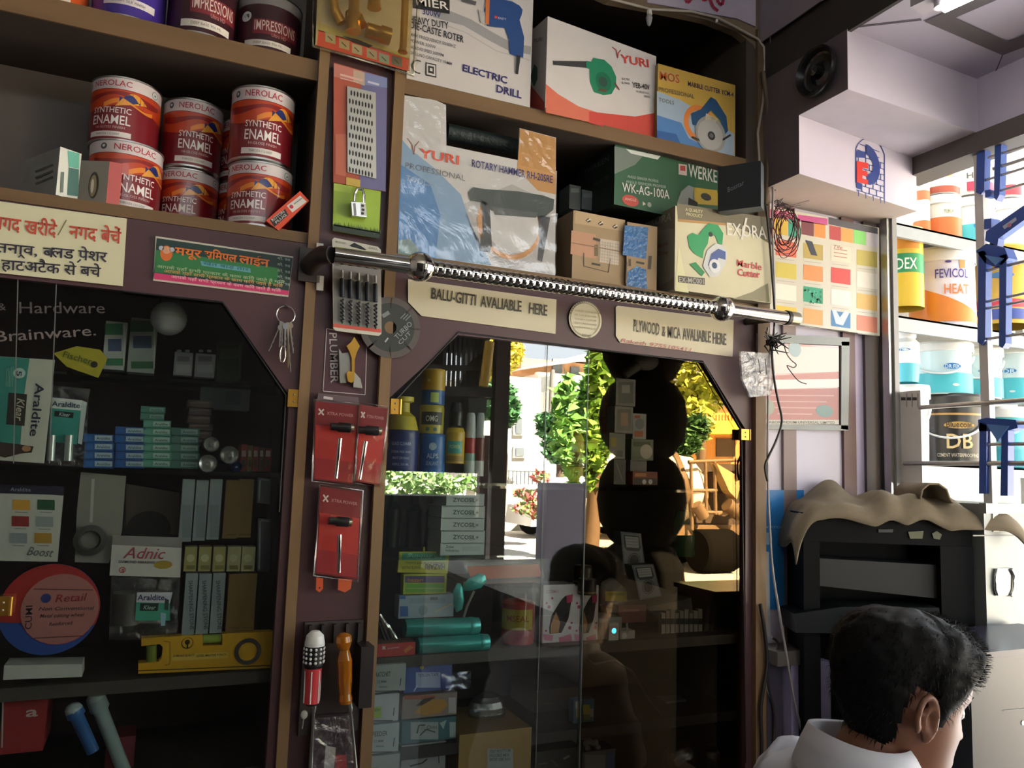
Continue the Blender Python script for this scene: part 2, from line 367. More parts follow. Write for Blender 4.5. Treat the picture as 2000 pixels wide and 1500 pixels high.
# the tool cabinet
cab2 = thing('display_cabinet', 'built-in cabinet with power tool boxes above two glass panes', 'cabinet', (0.8, 0.15, 0))
XR = XE-0.002; XI = XP1+0.002
m = MB(); m.box((XI, 0.0, ZC0), (XR-0.03, 0.004, ZC1), WOODH); m.box((XI, 0.004, ZC0), (XR-0.03, 0.29, ZC1), BRD); m.build('shelf', cab2)
m = MB(); m.box((XI, 0.0, ZD0), (XR, 0.004, ZD1), WOODH); m.box((XI, 0.004, ZD0), (XR, 0.29, ZD1), BRD); m.build('shelf', cab2)
m = MB(); m.box((XI, 0.292, ZD0), (XR+0.03, 0.304, 2.95), INNER); m.build('back_panel', cab2)
m = MB(); m.box((XI, 0.006, ZC1), (XI+0.008, 0.29, 2.9), DARKWOOD); m.box((XI, 0.006, ZD1), (XI+0.008, 0.29, ZC0), DARKWOOD); m.build('side_panel', cab2)
m = MB(); m.box((XR-0.03, 0.0, ZD1), (XR, 0.29, 2.66), mat('4d4339', 0.7, var=0.3, stretch=(1, 1, 0.15), bump=0.15)); m.build('side_panel', cab2)
m = MB(); arch = [(1060, -60), (1190, 0), (1290, 19), (1380, 38), (1440, 62), (1472, 88), (1488, 120), (1493, 170), (1512, 170), (1512, -60)]
frame_prism(m, arch, mat('7d6b55', 0.6, var=0.3, bump=0.2), -0.002, 0.02); m.build('arched_top', cab2)
m = MB(); m.box((XI, 0.0, 2.64), (XR, 0.29, 2.66), DARKWOOD); m.build('top_board', cab2)
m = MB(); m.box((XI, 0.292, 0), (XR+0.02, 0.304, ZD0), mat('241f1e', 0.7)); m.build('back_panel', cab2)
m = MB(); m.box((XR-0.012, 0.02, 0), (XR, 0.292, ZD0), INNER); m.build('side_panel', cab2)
m = MB(); m.box((XI, 0.03, ZG-0.012), (XR-0.013, 0.292, ZG+0.008), mat('4b443d', 0.6, var=0.2)); m.build('shelf', cab2)
zr = W(1000, 949, 0.05).z; m = MB(); m.box((XI, 0.05, zr-0.006), (XR-0.013, 0.285, zr), SHELFGLASS); m.build('glass_shelf', cab2)
m = MB(); zl2 = W(1120, 678).z; xr = W(1456, 1000).x
pts = [V((XI, 0, ZD0-0.001)), V((XI, 0, W(772, 780).z)), V((W(895, 648).x, 0, zl2)), V((W(1373, 707).x, 0, zl2)), V((xr, 0, W(1448, 838).z)), V((xr, 0, 0.3)), V((XR-0.001, 0, 0.3)), V((XR-0.001, 0, ZD0-0.001))]
m.prism([p for p in pts], V((0, 0.018, 0)), MAROON); m.build('door_frame', cab2)
m = MB(); m.tube([W(775, 778, -0.001), W(895, 649, -0.001), W(1373, 708, -0.001), W(1448, 839, -0.001), W(1457, 1490, -0.001)], 0.0016, BLACKP, 6); m.build('door_seal', cab2)
xs = W(1145, 1000).x
m = MB(); m.box((XI, 0.004, 0.3), (xs+0.002, 0.008, zl2+0.008), GLASS); m.build('glass_pane', cab2)
m = MB(); m.box((xs-0.002, 0.010, 0.3), (xr+0.006, 0.014, zl2+0.008), GLASSW); o_ = m.build('glass_pane', cab2); o_['label'] = 'bronze tinted glass pane'
m = MB(); m.box((xs-0.0012, 0.0035, 0.3), (xs+0.0004, 0.0088, zl2), mat('565d5a', 0.3)); m.box((W(1061, 1000).x, 0.003, 0.3), (W(1062.4, 1000).x, 0.0038, zl2), mat('565d5a', 0.3)); m.build('glass_edge', cab2)
brass_hinge(762, 785, 780, 808, cab2); brass_hinge(1447, 1466, 839, 859, cab2)
m = MB(); xa, xb = W(1469, 1000).x, W(1489, 1000).x; m.box((xa, -0.012, 0.0), (xb, 0.004, 1.80), WOOD); m.build('end_post', cab2)
m = MB(); m.box((xa+0.008, -0.01, 1.80), (xb+0.014, 0.012, 2.60), mat('6e5c47', 0.8, var=0.45, scale=18, stretch=(1, 1, 0.1), bump=0.5)); m.build('rough_post', cab2)
# ------------------------------------------------------------------ signboard above the tool cabinet
m = MB(); F = FY(-0.006); x0, x1 = W(1240, 0).x, XE
m.prism([W(1265, -60, -0.006), W(1265, 5, -0.006), W(1330, 16, -0.006), W(1440, 36, -0.006), W(1476, 52, -0.006), W(1476, -60, -0.006)], V((0, 0.004, 0)), mat('bdb4c4', 0.45))
for pts, w in (([(1335, -8), (1342, 6), (1348, 2), (1350, -8)], 6), ([(1368, -8), (1374, 2), (1386, -4)], 5), ([(1384, -6), (1392, 14), (1402, 22)], 6), ([(1398, -10), (1402, 6), (1410, 10), (1414, -8)], 6)): F.line(m, pts, w, mat('a52a46', 0.5), 3)
solo(m, 'sign', 'lilac signboard with red brush lettering above the tool cabinet', 'sign')
m = MB(); z0 = WX(1540, 46, 1.2265).z; m.box((1.2255, -0.42, z0), (1.229, -0.002, 2.94), mat('8f8690', 0.5)); solo(m, 'board', 'grey lilac board along the end of the tool cabinet top', 'board')
# ------------------------------------------------------------------ window grille and the bright store room behind it
win = bpy.data.objects.new('window_1', None); COL.objects.link(win); win.location = (1.66, -0.3, 1.5); win['kind'] = 'structure'
def gbar(x0, y0, x1, y1, r, mt=STEEL, nm='bar'):
    m = MB(); m.tube([WX(x0, y0, 1.66), WX(x1, y1, 1.66)], r, mt, 8); return m.build(nm, win)
for a in ((1766, 905, 2080, 905, 0.0055), (1796, 796, 2080, 776, 0.0055), (1925, 868, 2080, 866, 0.004), (1925, 827, 2080, 825, 0.0045), (1915, 664, 2080, 640, 0.003), (1915, 605, 2080, 572, 0.003), (1925, 590, 2080, 555, 0.003), (1915, 532, 2080, 490, 0.0035), (1940, 330, 2080, 285, 0.004), (1925, 352, 2080, 303, 0.003), (1930, 308, 2080, 262, 0.003), (1930, 380, 2080, 335, 0.003)):
    gbar(*a)
m = MB(); a, b = WX(1932, 960, 1.668), WX(1932, 290, 1.668); m.box((1.662, a.y-0.011, 1.45), (1.68, a.y+0.009, 2.32), mat('d5d3cd', 0.35)); m.build('post', win)
m = MB(); m.box((1.64, 0.0, 1.30), (1.652, 0.02, 2.32), STEEL); m.box((1.652, -0.006, 1.30), (1.668, 0.01, 2.32), mat('8c8a86', 0.4)); m.build('frame', win)
# store room shell
m = MB(); m.box((1.72, 0.62, 0), (3.4, 0.68, 4.6), mat('d8d2c4', 0.7)); struct(m, 'wall_store')  # wall behind the rack; its extra height is added to block the sun
# ------------------------------------------------------------------ paint cans on the open boards
RC, HC = 0.056, 0.122
def paint_can(name, label, body, lidc, deco, group):
    t = thing(name, label, 'paint can', (0, 0, 0), group)
    m = MB(); O = V((0, 0, 0)); b = mat(body, 0.28, var=0.08, scale=40, coat=0.3)
    m.lathe([(RC*.97, 0, STEEL), (RC*1.0, .002, STEEL), (RC, .005, b), (RC, HC*.80, mat(lidc, 0.3, coat=0.3)), (RC, HC*.965, STEEL), (RC*1.02, HC*.97, STEEL), (RC*1.02, HC*.99, STEEL), (RC*.93, HC, STEEL), (RC*.91, HC*.985, STEEL)], b, 40)
    deco(m, O); m.build('body', t, O)
    l = MB(); l.lathe([(RC*.89, HC*.975), (RC*.89, HC*.99), (RC*.80, HC*.992), (RC*.78, HC*.98), (0.0001, HC*.98)], STEEL, 32, caps=False); l.build('lid', t, V((0, 0, HC*.975)))
    return t
q0 = -math.pi/2
def deco_enamel(m, O):
    R1 = RC*1.006; R2 = RC*1.010; R3 = RC*1.014
    def sw(u0, u1, f, g, c, R, n=16):
        vs_ = []
        for i in range(n+1):
            u = u0+(u1-u0)*i/n; a = q0+math.radians(u)
            vs_ += [V((R*math.cos(a), R*math.sin(a), HC*f(u))), V((R*math.cos(a), R*math.sin(a), HC*g(u)))]
        m.add(vs_, [(2*i, 2*i+2, 2*i+3, 2*i+1) for i in range(n)], mat(c, 0.3, coat=0.3), True)
    sw(-95, 120, lambda u: .53+.05*math.sin(u/22), lambda u: .79, 'c4441f', R1, 30)
    sw(-70, 90, lambda u: .66+.05*math.sin(u/18+1), lambda u: .735+.03*math.sin(u/20+.5), '8d1f1e', R2, 24)
    sw(-10, 75, lambda u: .55+.05*math.sin(u/14), lambda u: .60+.06*math.sin(u/14+.4), 'e88a2c', R2, 16)
    sw(10, 62, lambda u: .585+.002*(u-36), lambda u: .585+.002*(u-36)+.17*math.sin((u-10)/52*math.pi), 'e7a23b', R2, 14)
    sw(16, 50, lambda u: .60+.004*abs(u-38), lambda u: .60+.13*math.sin((u-16)/34*math.pi), '26306f', R3, 12)
    wrap_text(m, 'NEROLAC', O, R1, HC*.845, HC*.085, q0, 'b3243a', width=.068, bold=.006)
    wrap_disc(m, O, R1, HC*.885, .0055, q0-math.radians(52), '4a4f55'); wrap_disc(m, O, R2, HC*.89, .0025, q0-math.radians(52), 'd9d9d9')
    wrap_disc(m, O, R1, HC*.87, .007, q0+math.radians(78), '6f8a8c'); wrap_disc(m, O, R2, HC*.87, .0058, q0+math.radians(78), 'dedede'); wrap_disc(m, O, R3, HC*.865, .002, q0+math.radians(78), '3c6e6c')
    wrap_text(m, 'SYNTHETIC', O, R1, HC*.435, HC*.085, q0+.05, 'f0e6e2', width=.066, bold=.01)
    wrap_text(m, 'ENAMEL', O, R1, HC*.265, HC*.135, q0+.05, 'f4ece8', width=.066, bold=.012)
    wrap_text(m, 'HI-GLOSS FINISH', O, R1, HC*.20, HC*.035, q0+.05, 'd8b9b4', width=.05)
    wrap_patch(m, O, R1, HC*.075, HC*.155, q0-.62, q0+.68, 'e6e0dc'); wrap_text(m, 'PHIROZA 112 DEEP', O, R2, HC*.10, HC*.03, q0, '6b6562', width=.04)
c1 = paint_can('paint_can', 'red enamel paint can standing on top of the can with a bright reflection', '7e1a24', 'd9cfd0', deco_enamel, 'red enamel paint cans')
def put(o, x, y, z, twist, sc_=(1, 1, 1), label=None):
    o.location = (x, y, z); o.scale = sc_; o.rotation_euler.z = toward(o.location)+math.pi/2+math.radians(twist)
    if label: o['label'] = label
z0 = ZB1
put(c1, -0.092, 0.108, z0+.123, -28, (.99, .99, .955))
for x, y, z, tw, s, lab in ((-.083, .088, z0, 14, (1.03, 1.03, 1), 'red enamel paint can at the shelf edge behind the grey ring box'),
        (.019, .140, z0+.1125, 5, (.93, .93, 1.06), 'upper red enamel paint can of the middle stack'), (.019, .142, z0, -20, (.93, .93, .918), 'lower red enamel paint can of the middle stack'),
        (.133, .060, z0+.1185, 0, (.98, .98, 1.12), 'upper red enamel can of the stack next to the wooden side panel'), (.137, .061, z0, -26, (.99, .99, .967), 'lower red enamel can behind the tilted orange carton'),
        (.115, .158, z0, -34, (.79, .79, .93), 'half hidden lower enamel can between the middle and end stacks'), (.115, .158, z0+.1138, -38, (.79, .79, 1.0), 'half hidden upper enamel can between the middle and end stacks')):
    c = copy_tree(c1); put(c, x, y, z, tw, s, lab)
def deco_imp(m, O):
    R1 = RC*1.006; R2 = RC*1.012
    wrap_patch(m, O, R1, HC*.30, HC*.55, q0-.3, q0+1.2, '7a2430', 14)
    wrap_text(m, 'IMPRESSIONS', O, R2, HC*.36, HC*.17, q0+.42, 'dcc5bf', width=.075, bold=.004)
    wrap_text(m, 'Ultra HD', O, R2, HC*.27, HC*.06, q0+.52, 'c9837f', width=.026, bold=.01)
    wrap_patch(m, O, R1, HC*.10, HC*.20, q0-.55, q0+.95, 'ded9cf'); wrap_text(m, 'DEEP BASE 906 ML', O, R2, HC*.13, HC*.04, q0+.2, '77706c', width=.05)
    wrap_disc(m, O, R1, HC*.60, .0105, q0-.55, 'c9d1d4'); wrap_text(m, 'NEW', O, R2, HC*.58, HC*.06, q0-.55, '5e7f8e', width=.012)
c2 = paint_can('paint_can', 'maroon emulsion tin with a clean white label strip beside the purple tin', '3a1a24', '8d8b8c', deco_imp, 'maroon emulsion tins on the top board')
put(c2, .019, .062, ZA1, -4, (1.03, 1.03, 1.05))
c = copy_tree(c2); put(c, .1345, .070, ZA1, -12, (1.03, 1.03, .92), 'shaded maroon emulsion tin in the corner of the top board')
def deco_pur(m, O):
    R1 = RC*1.006; R2 = RC*1.012
    wrap_patch(m, O, R1, HC*.17, HC*.27, q0-.7, q0+.75, 'd6d0d4'); wrap_text(m, 'BRIGHT SILK FINISH', O, R2, HC*.20, HC*.035, q0, '5d5a66', width=.05)
    wrap_patch(m, O, R1, 0.004, HC*.14, q0+1.35, q0+1.42, 'c9c3cc', 2)
c3 = paint_can('paint_can', 'violet paint tin with a curved white label strip', '41308f', '9d98a6', deco_pur, None)
put(c3, -.098, .064, ZA1, -2, (1.03, 1.03, 1.05))
def deco_or(m, O): wrap_patch(m, O, RC*1.006, HC*.03, HC*.2, q0-.3, q0+.4, 'e9ddd2', 6)
c4 = paint_can('paint_can', 'orange and white tin barely showing over the top board edge', 'e2662c', 'dddddd', deco_or, None)
put(c4, -.205, .064, ZA1, 0, (.8, .8, 1))
# ------------------------------------------------------------------ small cartons on the lower board
m = MB(); F = pbox(m, 113, 156, 292, 382, .004, .12, mat('cfd3c8', 0.5), yaw=32, sides=mat('8f918c', 0.6, var=0.3, scale=20), z0=ZB1)
F.poly(m, [(132, 294), (155, 300), (154, 330), (134, 326)], '5fae98'); F.poly(m, [(134, 327), (154, 331), (153, 384), (131, 381)], '33655c', 1); F.line(m, [(122, 336), (120, 376)], 6, '5f6a64', 2)
S = Face(F.q[0], (F.q[3]-F.q[0]).cross(F.d)); S = Face(F.q[0], S.n if S.n.dot(EYE-F.q[0]) > 0 else -S.n)
for y in (322, 334, 346): S.line(m, [(70, y+14), (105, y)], 5, '5a5c58', 2)
solo(m, 'carton', 'white and teal carton at the end of the lower board', 'box')
m = MB(); F = pbox(m, 211, 237, 317, 382, .0, .012, mat('d06a66', 0.45), yaw=2, z0=ZB1)
q = [F.q[0]+V((-.001, .0, 0))]; A = V((F.q[0].x-.0005, F.q[0].y, ZB1)); u = V((-.046, .020, 0)); h = F.q[3].z-ZB1
m.hexa([A+u, A, A+V((0, 0, h)), A+u+V((0, 0, h))], V((.004, .011, 0)), mat('8f8a80', 0.5))
S = Face(A, V((-.020, -.046, 0))); S.disc(m, 183, 362, 10, mat('3a362c', 0.4), 1, ry=26); S.disc(m, 182, 363, 7, mat('a79c7c', 0.25, metal=0.6), 2, ry=21); S.disc(m, 181, 364, 3, mat('e8e2cc', 0.2, metal=0.5), 3, ry=14)
solo(m, 'carton', 'grey carton picturing a steel ring, with a pink end, before the red cans', 'box')
m = MB(); F = FY(-.004); pts = [(519, 431), (586, 373), (604, 392), (544, 450)]
m.prism([F.P(x, y) for x, y in pts], V((0, .014, 0)), mat('e4512e', 0.4))
F.poly(m, [(560, 402), (586, 382), (599, 394), (571, 415)], 'e8e1d6', 1); F.disc(m, 569, 404, 4, 'c8334c', 2); F.line(m, [(574, 399), (590, 387)], 2.5, '9aa39b', 2)
F.poly(m, [(527, 430), (557, 408), (563, 420), (536, 443)], '33302e', 1); F.txt(m, 'ROTON', 533, 433, 556, 415, 6, 'd8d2cc', .02, 2); F.txt(m, 'PLUG', 540, 437, 560, 421, 5, 'd8d2cc', .02, 2)
solo(m, 'carton', 'small orange carton leaning at a tilt against the enamel cans', 'box')
# ------------------------------------------------------------------ signs on the header of the glazed door
m = MB(); F = FY(-.004); q = [F.P(-60, 385), F.P(248, 427), F.P(240, 559), F.P(-60, 527)]
m.prism(q, V((0, .0035, 0)), mat('dcd9b4', 0.35, var=0.03), mat('4a3d3e', 0.5))
F.txt(m, 'नगद खरीदे', -14, 446, 110, 463, 26, 'c2492f', .022); F.line(m, [(113, 460), (130, 430)], 2.5, '7d7a50', 3); F.txt(m, 'नगद बेचें', 134, 464, 236, 476, 25, 'c2492f', .022)
F.txt(m, 'तनाव, ब', -8, 492, 106, 503, 19, '2d2838', .018); F.txt(m, 'लड पेशर', 100, 502, 209, 512, 20, '2d2838', .018); F.line(m, [(158, 507), (151, 513)], 3, '2d2838', 3)
F.txt(m, 'हाटअटैक से बचे', 2, 526, 197, 541, 20, '2d2838', .018); F.line(m, [(36, 503), (42, 498), (48, 505)], 2.5, '2d2838', 3)
solo(m, 'sign', 'cream board with red and dark Hindi lettering', 'sign')
m = MB(); F = FY(-.003); q = [F.P(304, 461), F.P(573, 501), F.P(563, 580), F.P(299, 548)]
m.prism(q, V((0, .0028, 0)), mat('c9c6b6', 0.35))
F.poly(m, [(306, 465), (572, 504), (563, 576), (300, 543)], '1f3a36', 1); F.poly(m, [(304, 488), (545, 524), (540, 556), (302, 532)], '2f7a42', 2)
F.poly(m, [(302, 533), (564, 568), (563, 577), (300, 545)], 'd23a70', 3)
F.disc(m, 325, 495, 12, 'd9702f', 3, ry=15); F.disc(m, 325, 489, 8, 'd8a07a', 4); F.disc(m, 315, 485, 5, 'b9bdc4', 4); F.disc(m, 336, 488, 5, 'b9bdc4', 4)
F.txt(m, 'मयूर', 341, 497, 393, 504, 15, 'e0762c', .03, 4); F.txt(m, 'सिमपल', 398, 504, 462, 513, 15, 'e0762c', .03, 4); F.txt(m, 'लाईन', 466, 513, 525, 522, 15, 'e0762c', .03, 4)
F.poly(m, [(391, 510), (488, 524), (490, 533), (394, 519)], '63a7b4', 3); F.txt(m, 'खेत बाड़ तार', 396, 517, 486, 530, 6, '2f6a70', .02, 4)
for k, (c, y) in enumerate((('a9c79a', 521), ('d6a266', 530), ('f3b6c6', 541))): F.txt(m, 'आपके यहाँ सभी प्रकार के काम किये जाते हैं मिलें', 306+k*14, y+2, 556-k*4, y+34-k*2, 5.5, c, .012, 5)
for k in range(5): F.txt(m, 'मो. 98', 541, 507+k*12, 566, 511+k*12, 5, '9fb3a4', .01, 5)
solo(m, 'sticker', 'green and pink Hindi sticker with orange heading', 'sticker')
# ------------------------------------------------------------------ bunch of keys on the door frame
kr = thing('key_ring', 'steel ring of keys hanging on the maroon door frame', 'keys', W(557, 720, -.012))
def hoop(cx, cy, r, Y, rr, mt=STEEL, tilt=0.0, sy=1.0):
    c = W(cx, cy, Y); R = (W(cx+r, cy, Y)-W(cx-r, cy, Y)).length/2; m = MB()
    m.tube([c+V((R*math.cos(a), tilt*R*math.sin(a), R*sy*math.sin(a))) for a in [2*math.pi*i/28 for i in range(28)]], rr, mt, 8, closed=True); return m
hoop(558, 615, 18, -.006, .0011, CHROME).build('ring', kr)
m = MB(); m.tube([W(558, 596, .001), W(558, 597, -.009)], .002, STEEL, 8); m.build('hook', kr)
def key(x0, y0, x1, y1, Y, mt, w=5):
    m = MB(); a, b = W(x0, y0, Y), W(x1, y1, Y); u = (b-a).normalized(); v = V((0, 1, 0)).cross(u); s_ = .00085
    rb = w*s_; c = a+u*rb
    pts = [c+u*math.cos(t)*rb*1.1+v*math.sin(t)*rb for t in [math.radians(40+280*i/14) for i in range(15)]]
    L = (b-c).length; e = rb*.36
    sh = [c+u*rb*.8-v*e]; n = 6
    for i in range(n): sh += [c+u*(L*(.35+.6*i/n))-v*e*(1.0 if i % 2 else .45)]
    sh += [b-v*e*.4, b+v*e*.4, c+u*rb*.8+v*e]
    m.prism(pts, V((0, .0018, 0)), mt); m.prism(sh, V((0, .0018, 0)), mt); return m.build('key', kr)
NICK = metal('b5b0a4', 0.28); OLDB = mat('b79a62', 0.35, metal=0.8)
for a in ((551, 628, 525, 686, -.010, NICK, 4), (549, 634, 546, 678, -.014, NICK, 6), (553, 630, 549, 702, -.011, NICK, 5), (558, 632, 556, 690, -.016, STEEL, 6), (563, 630, 563, 718, -.012, OLDB, 6), (566, 630, 573, 690, -.009, NICK, 6), (561, 630, 568, 727, -.015, NICK, 5)): key(*a)
hoop(552, 692, 5.5, -.017, .0011, metal('d9d3bd', 0.2), sy=3.0).build('bottle_opener_loop', kr)
# ------------------------------------------------------------------ goods behind the glazed door
def simple_box(xl, xr, yt, yb, Y, d, col, label, cat='box', name='carton', prints=(), group=None, yaw=0, sides=None, z0=None, rough=0.5):
    m = MB(); F = pbox(m, xl, xr, yt, yb, Y, d, mat(col, rough, var=0.06), yaw=yaw, sides=(mat(sides, 0.5) if sides else None), z0=z0)
    for p in prints:
        k = p[0]
        if k == 'r': F.rect(m, *p[1:6], p[6] if len(p) > 6 else 1, sl=p[7] if len(p) > 7 else 0)
        elif k == 'p': F.poly(m, p[1], p[2], p[3] if len(p) > 3 else 1)
        elif k == 't': F.txt(m, *p[1:8], p[8] if len(p) > 8 else .01)
        elif k == 'd': F.disc(m, *p[1:5], p[5] if len(p) > 5 else 2)
        elif k == 'l': F.line(m, p[1], p[2], p[3], p[4] if len(p) > 4 else 2)
    return solo(m, name, label, cat, group), F
# big adhesive card
m = MB(); F = FY(.026); q = [F.P(-30, 694), F.P(107, 703), F.P(86, 905), F.P(-30, 897)]
m.prism(q, V((0, .003, 0)), mat('cfd0c0', 0.4)); F.poly(m, [(-30, 695), (58, 700), (46, 780), (40, 868), (-30, 862)], '3f9386', 1)
F.poly(m, [(-30, 860), (40, 868), (52, 880), (-30, 890)], 'e2ded2', 2)
F.txt(m, 'Araldite', 70, 748, 58, 852, 17, '2d3148', .02); F.disc(m, 38, 729, 12, 'b8d6cd', 2); F.txt(m, '5', 33, 724, 32, 735, 10, '4b2c50', .02)
F.poly(m, [(17, 767), (53, 770), (48, 832), (12, 829)], '37302c', 2); F.txt(m, 'Klear', 34, 778, 30, 822, 15, 'd9cdb9', .01, 3, .25)
F.poly(m, [(-10, 862), (40, 868), (66, 872), (62, 884), (40, 886), (10, 894), (-10, 888)], '4a3a30', 3); F.disc(m, 52, 876, 9, 'b98a62', 4, ry=6)
for k in range(5): F.line(m, [(14+k*3, 720-k), (12+k*3, 755)], 1.4, '7fb9ad', 2)
solo(m, 'adhesive_card', 'large teal and cream adhesive display card with sideways lettering', 'packet')
m = MB(); F = FY(.05); q = [F.P(100, 776), F.P(172, 786), F.P(164, 868), F.P(96, 860)]
m.prism([F.P(x, y, .0) for x, y in ((98, 752), (176, 760), (172, 782), (168, 912), (88, 908))], V((0, .002, 0)), CLEAR)
F.poly(m, [(100, 776), (160, 782), (158, 802), (99, 797)], 'dfe3e0', 1); F.poly(m, [(99, 797), (158, 802), (150, 868), (95, 862)], '3f9c90', 1); F.poly(m, [(160, 782), (170, 786), (160, 868), (152, 866)], 'c9d2ce', 1)
F.txt(m, 'Araldite', 101, 793, 156, 797, 10, '2d3f58', .02); F.poly(m, [(107, 802), (144, 806), (143, 817), (106, 813)], '2c3234', 2); F.txt(m, 'Klear', 115, 812, 137, 814, 7, 'ccd6d2', .01, 3, .2)
for x, r in ((102, 10), (136, 7)): m.tube([F.P(x, 850, .006), F.P(x-3, 900, .006)], .006, mat('b9c3bd', 0.2, metal=0.4), 10)
solo(m, 'blister_pack', 'clear blister pack of teal adhesive with two silver tubes', 'packet')
m = MB(); F = FY(.04); m.prism([F.P(x, y) for x, y in ((104, 690), (150, 676), (196, 683), (210, 700), (192, 738), (130, 716))], V((0, .002, 0)), mat('b9ad2c', 0.45)); F.txt(m, 'Fischer', 122, 697, 178, 712, 12, '5d6a1c', .01); F.disc(m, 184, 712, 7, '2a2c22', 3)
solo(m, 'price_tag', 'yellow green cardboard tag lying at a slant above the adhesive card', 'tag')
pk = [(203, 246, 628, 722, 'd0d6d0', '4a9a6c'), (252, 305, 622, 728, 'b9c4ba', '3f7c50')]
for k, (a, b, c_, d_, bc, gc) in enumerate(pk):
    simple_box(a, b, c_, d_, .16, .05, bc, 'pale green edged pouch standing next to the yellow tag' if k == 0 else 'pale green edged pouch under the white bulb', 'packet', 'pouch', (('r', a+2, c_+4, b-6, c_+26, gc), ('r', a+8, c_+34, b-9, c_+58, '52668a'), ('r', a+4, d_-22, b-4, d_-8, gc), ('l', [(b-3, c_+8), (b-4, d_-8)], 3, 'e6ece4')), 'pouches on the upper glass shelf')
for k, (a, b) in enumerate(((340, 376), (381, 420))):
    m = MB(); F = pbox(m, a, b, 688+k*3, 733+k*4, .17, .03, mat('c9c6c4', 0.35)); F.rect(m, a+6, 696, b-6, 706, '9d9494', 1); F.rect(m, a+4, 712, b-4, 728, 'e2dfdc', 1)
    m.tube([F.P((a+b)/2-8, 688, .004), F.P((a+b)/2-8, 684, .004)], .004, WHITEP, 8); m.tube([F.P((a+b)/2+8, 688, .004), F.P((a+b)/2+8, 684, .004)], .004, WHITEP, 8)
    solo(m, 'switch_socket', ('white twin socket fitting beside the pouches' if k == 0 else 'white twin socket fitting next to the tall green carton'), 'socket', 'socket fittings behind the glazed door')
simple_box(424, 472, 668, 745, .17, .04, '3d5c33', 'tall dark green carton in the corner of the upper glass shelf', prints=(('r', 430, 680, 466, 700, '55703f'), ('l', [(468, 674), (469, 740)], 3, '7d8b4a')))
# bulb
c = W(330, 622, .10); lb = thing('bulb', 'white globe lamp hanging inside the dark top of the glazed cabinet', 'lamp', c)
m = MB(); m.ball(c, .030, mat('cfd2d0', 0.25), 24); m.build('globe', lb); m = MB(); m.lathe([(.014, .026), (.015, .04), (.010, .055), (.010, .075)], BLACKP, 16, Matrix.Translation(c)); m.build('holder', lb)
m = MB(); m.tube([c+V((0, 0, .07)), V((c.x, c.y+.03, ZB0))], .002, BLACKP, 6); m.build('cord', lb)
# stacked adhesive cartons
zsh = zgl
def stack(cols, group, names):
    n = 0
    for (xl, xr, top, bot, num, bc, wc, tag_) in cols:
        h = (bot-top)/num
        for k in range(num):
            y1 = bot-k*h; y0 = y1-h+1.0
            m = MB(); F = pbox(m, xl+(k*37 % 3)-1, xr+(k*23 % 3)-1, y0, y1, .085, .06, mat(bc, 0.45), z0=None)
            w = xr-xl; F.rect(m, xl+w*.36, y0+2.5, xr-w*.05, y1-3, wc, 1, sl=.02); F.txt(m, 'Araldite', xl+w*.42, y0+h*.62, xr-w*.12, y0+h*.62+.5, h*.30, '3f5e78' if bc[0] != '5' else '3d5a52', .015); F.rect(m, xl+2, y0+3, xl+w*.30, y1-3, tag_, 1)
            solo(m, 'carton', names+', '+['lowest', 'second from bottom', 'third from bottom', 'fourth from bottom', 'fifth from bottom', 'sixth from bottom'][k]+' of '+['the shorter blue pile', 'the taller blue pile', 'the green pile next to the blue', 'the grey green pile by the silver cans', 'the raised pair behind'][n], 'box', group)
        n += 1
stack([(164, 222, 847, 914, 4, '2f62a8', 'bcd0d8', '3b74b8'), (225, 283, 833, 914, 5, '2c5a9f', 'b4c8d2', '2f66ad'), (279, 334, 820, 913, 6, '59a08e', 'b6cfc4', '6fb09e'), (333, 389, 835, 915, 5, '4b7a70', '93aca4', '557f78'), (275, 322, 793, 820, 2, '4d8276', '84a89c', '56897d')], 'small adhesive cartons on the glass shelf', 'little adhesive carton')
for k in range(6): simple_box(366+(k % 2)*3, 416-(k % 3)*3, 782+k*15, 796+k*15, .15, .06, ['6d5850', '5c4a46'][k % 2], 'thin dusty brown carton of the pile behind the silver cans, '+['topmost', 'second', 'third', 'fourth', 'fifth', 'lowest'][k], prints=(('r', 371, 785+k*15, 408, 788+k*15, '8d7668'),), group='dusty brown cartons behind the silver cans')
simple_box(392, 488, 758, 800, .2, .04, '8c8f8d', 'grey carton lid above the dusty brown pile', prints=(('r', 440, 764, 470, 790, '737a80'),))
for k, (x, y, r) in enumerate(((413, 868, 16), (448, 889, 19), (406, 906, 19), (462, 912, 11))):
    c = W(x, y, .07); R = (W(x+r, y, .07)-W(x-r, y, .07)).length/2; t = thing('spray_can', ['silver can end on top of the row of lying cans', 'largest silver can end of the lying cans', 'silver can end at the shelf edge', 'small blue can end under the largest silver one'][k], 'can', c-V((0, 0, R)), 'cans lying end on')
    col = '2f4f9a' if k == 3 else 'b9bab6'; M_ = Matrix.Translation(c) @ Matrix.Rotation(math.radians(90), 4, 'X')
    m = MB(); m.lathe([(R*.92, -.10), (R, -.098), (R, -.002), (R*.93, .002), (R*.86, -.001), (R*.5, -.004), (R*.2, -.006)], mat(col, 0.25, metal=0.85), 28, M_, caps=False); m.lathe([(R*.2, -.0065), (.0001, -.0065)], mat(col, 0.3, metal=0.8), 28, M_, caps=False); m.build('body', t)
    m = MB(); m.lathe([(R*.30, -.006), (R*.30, .0), (R*.22, .002), (.0001, .002)], mat('d8d8d4', 0.2, metal=0.8), 20, M_, caps=False); m.build('nozzle_cap', t)
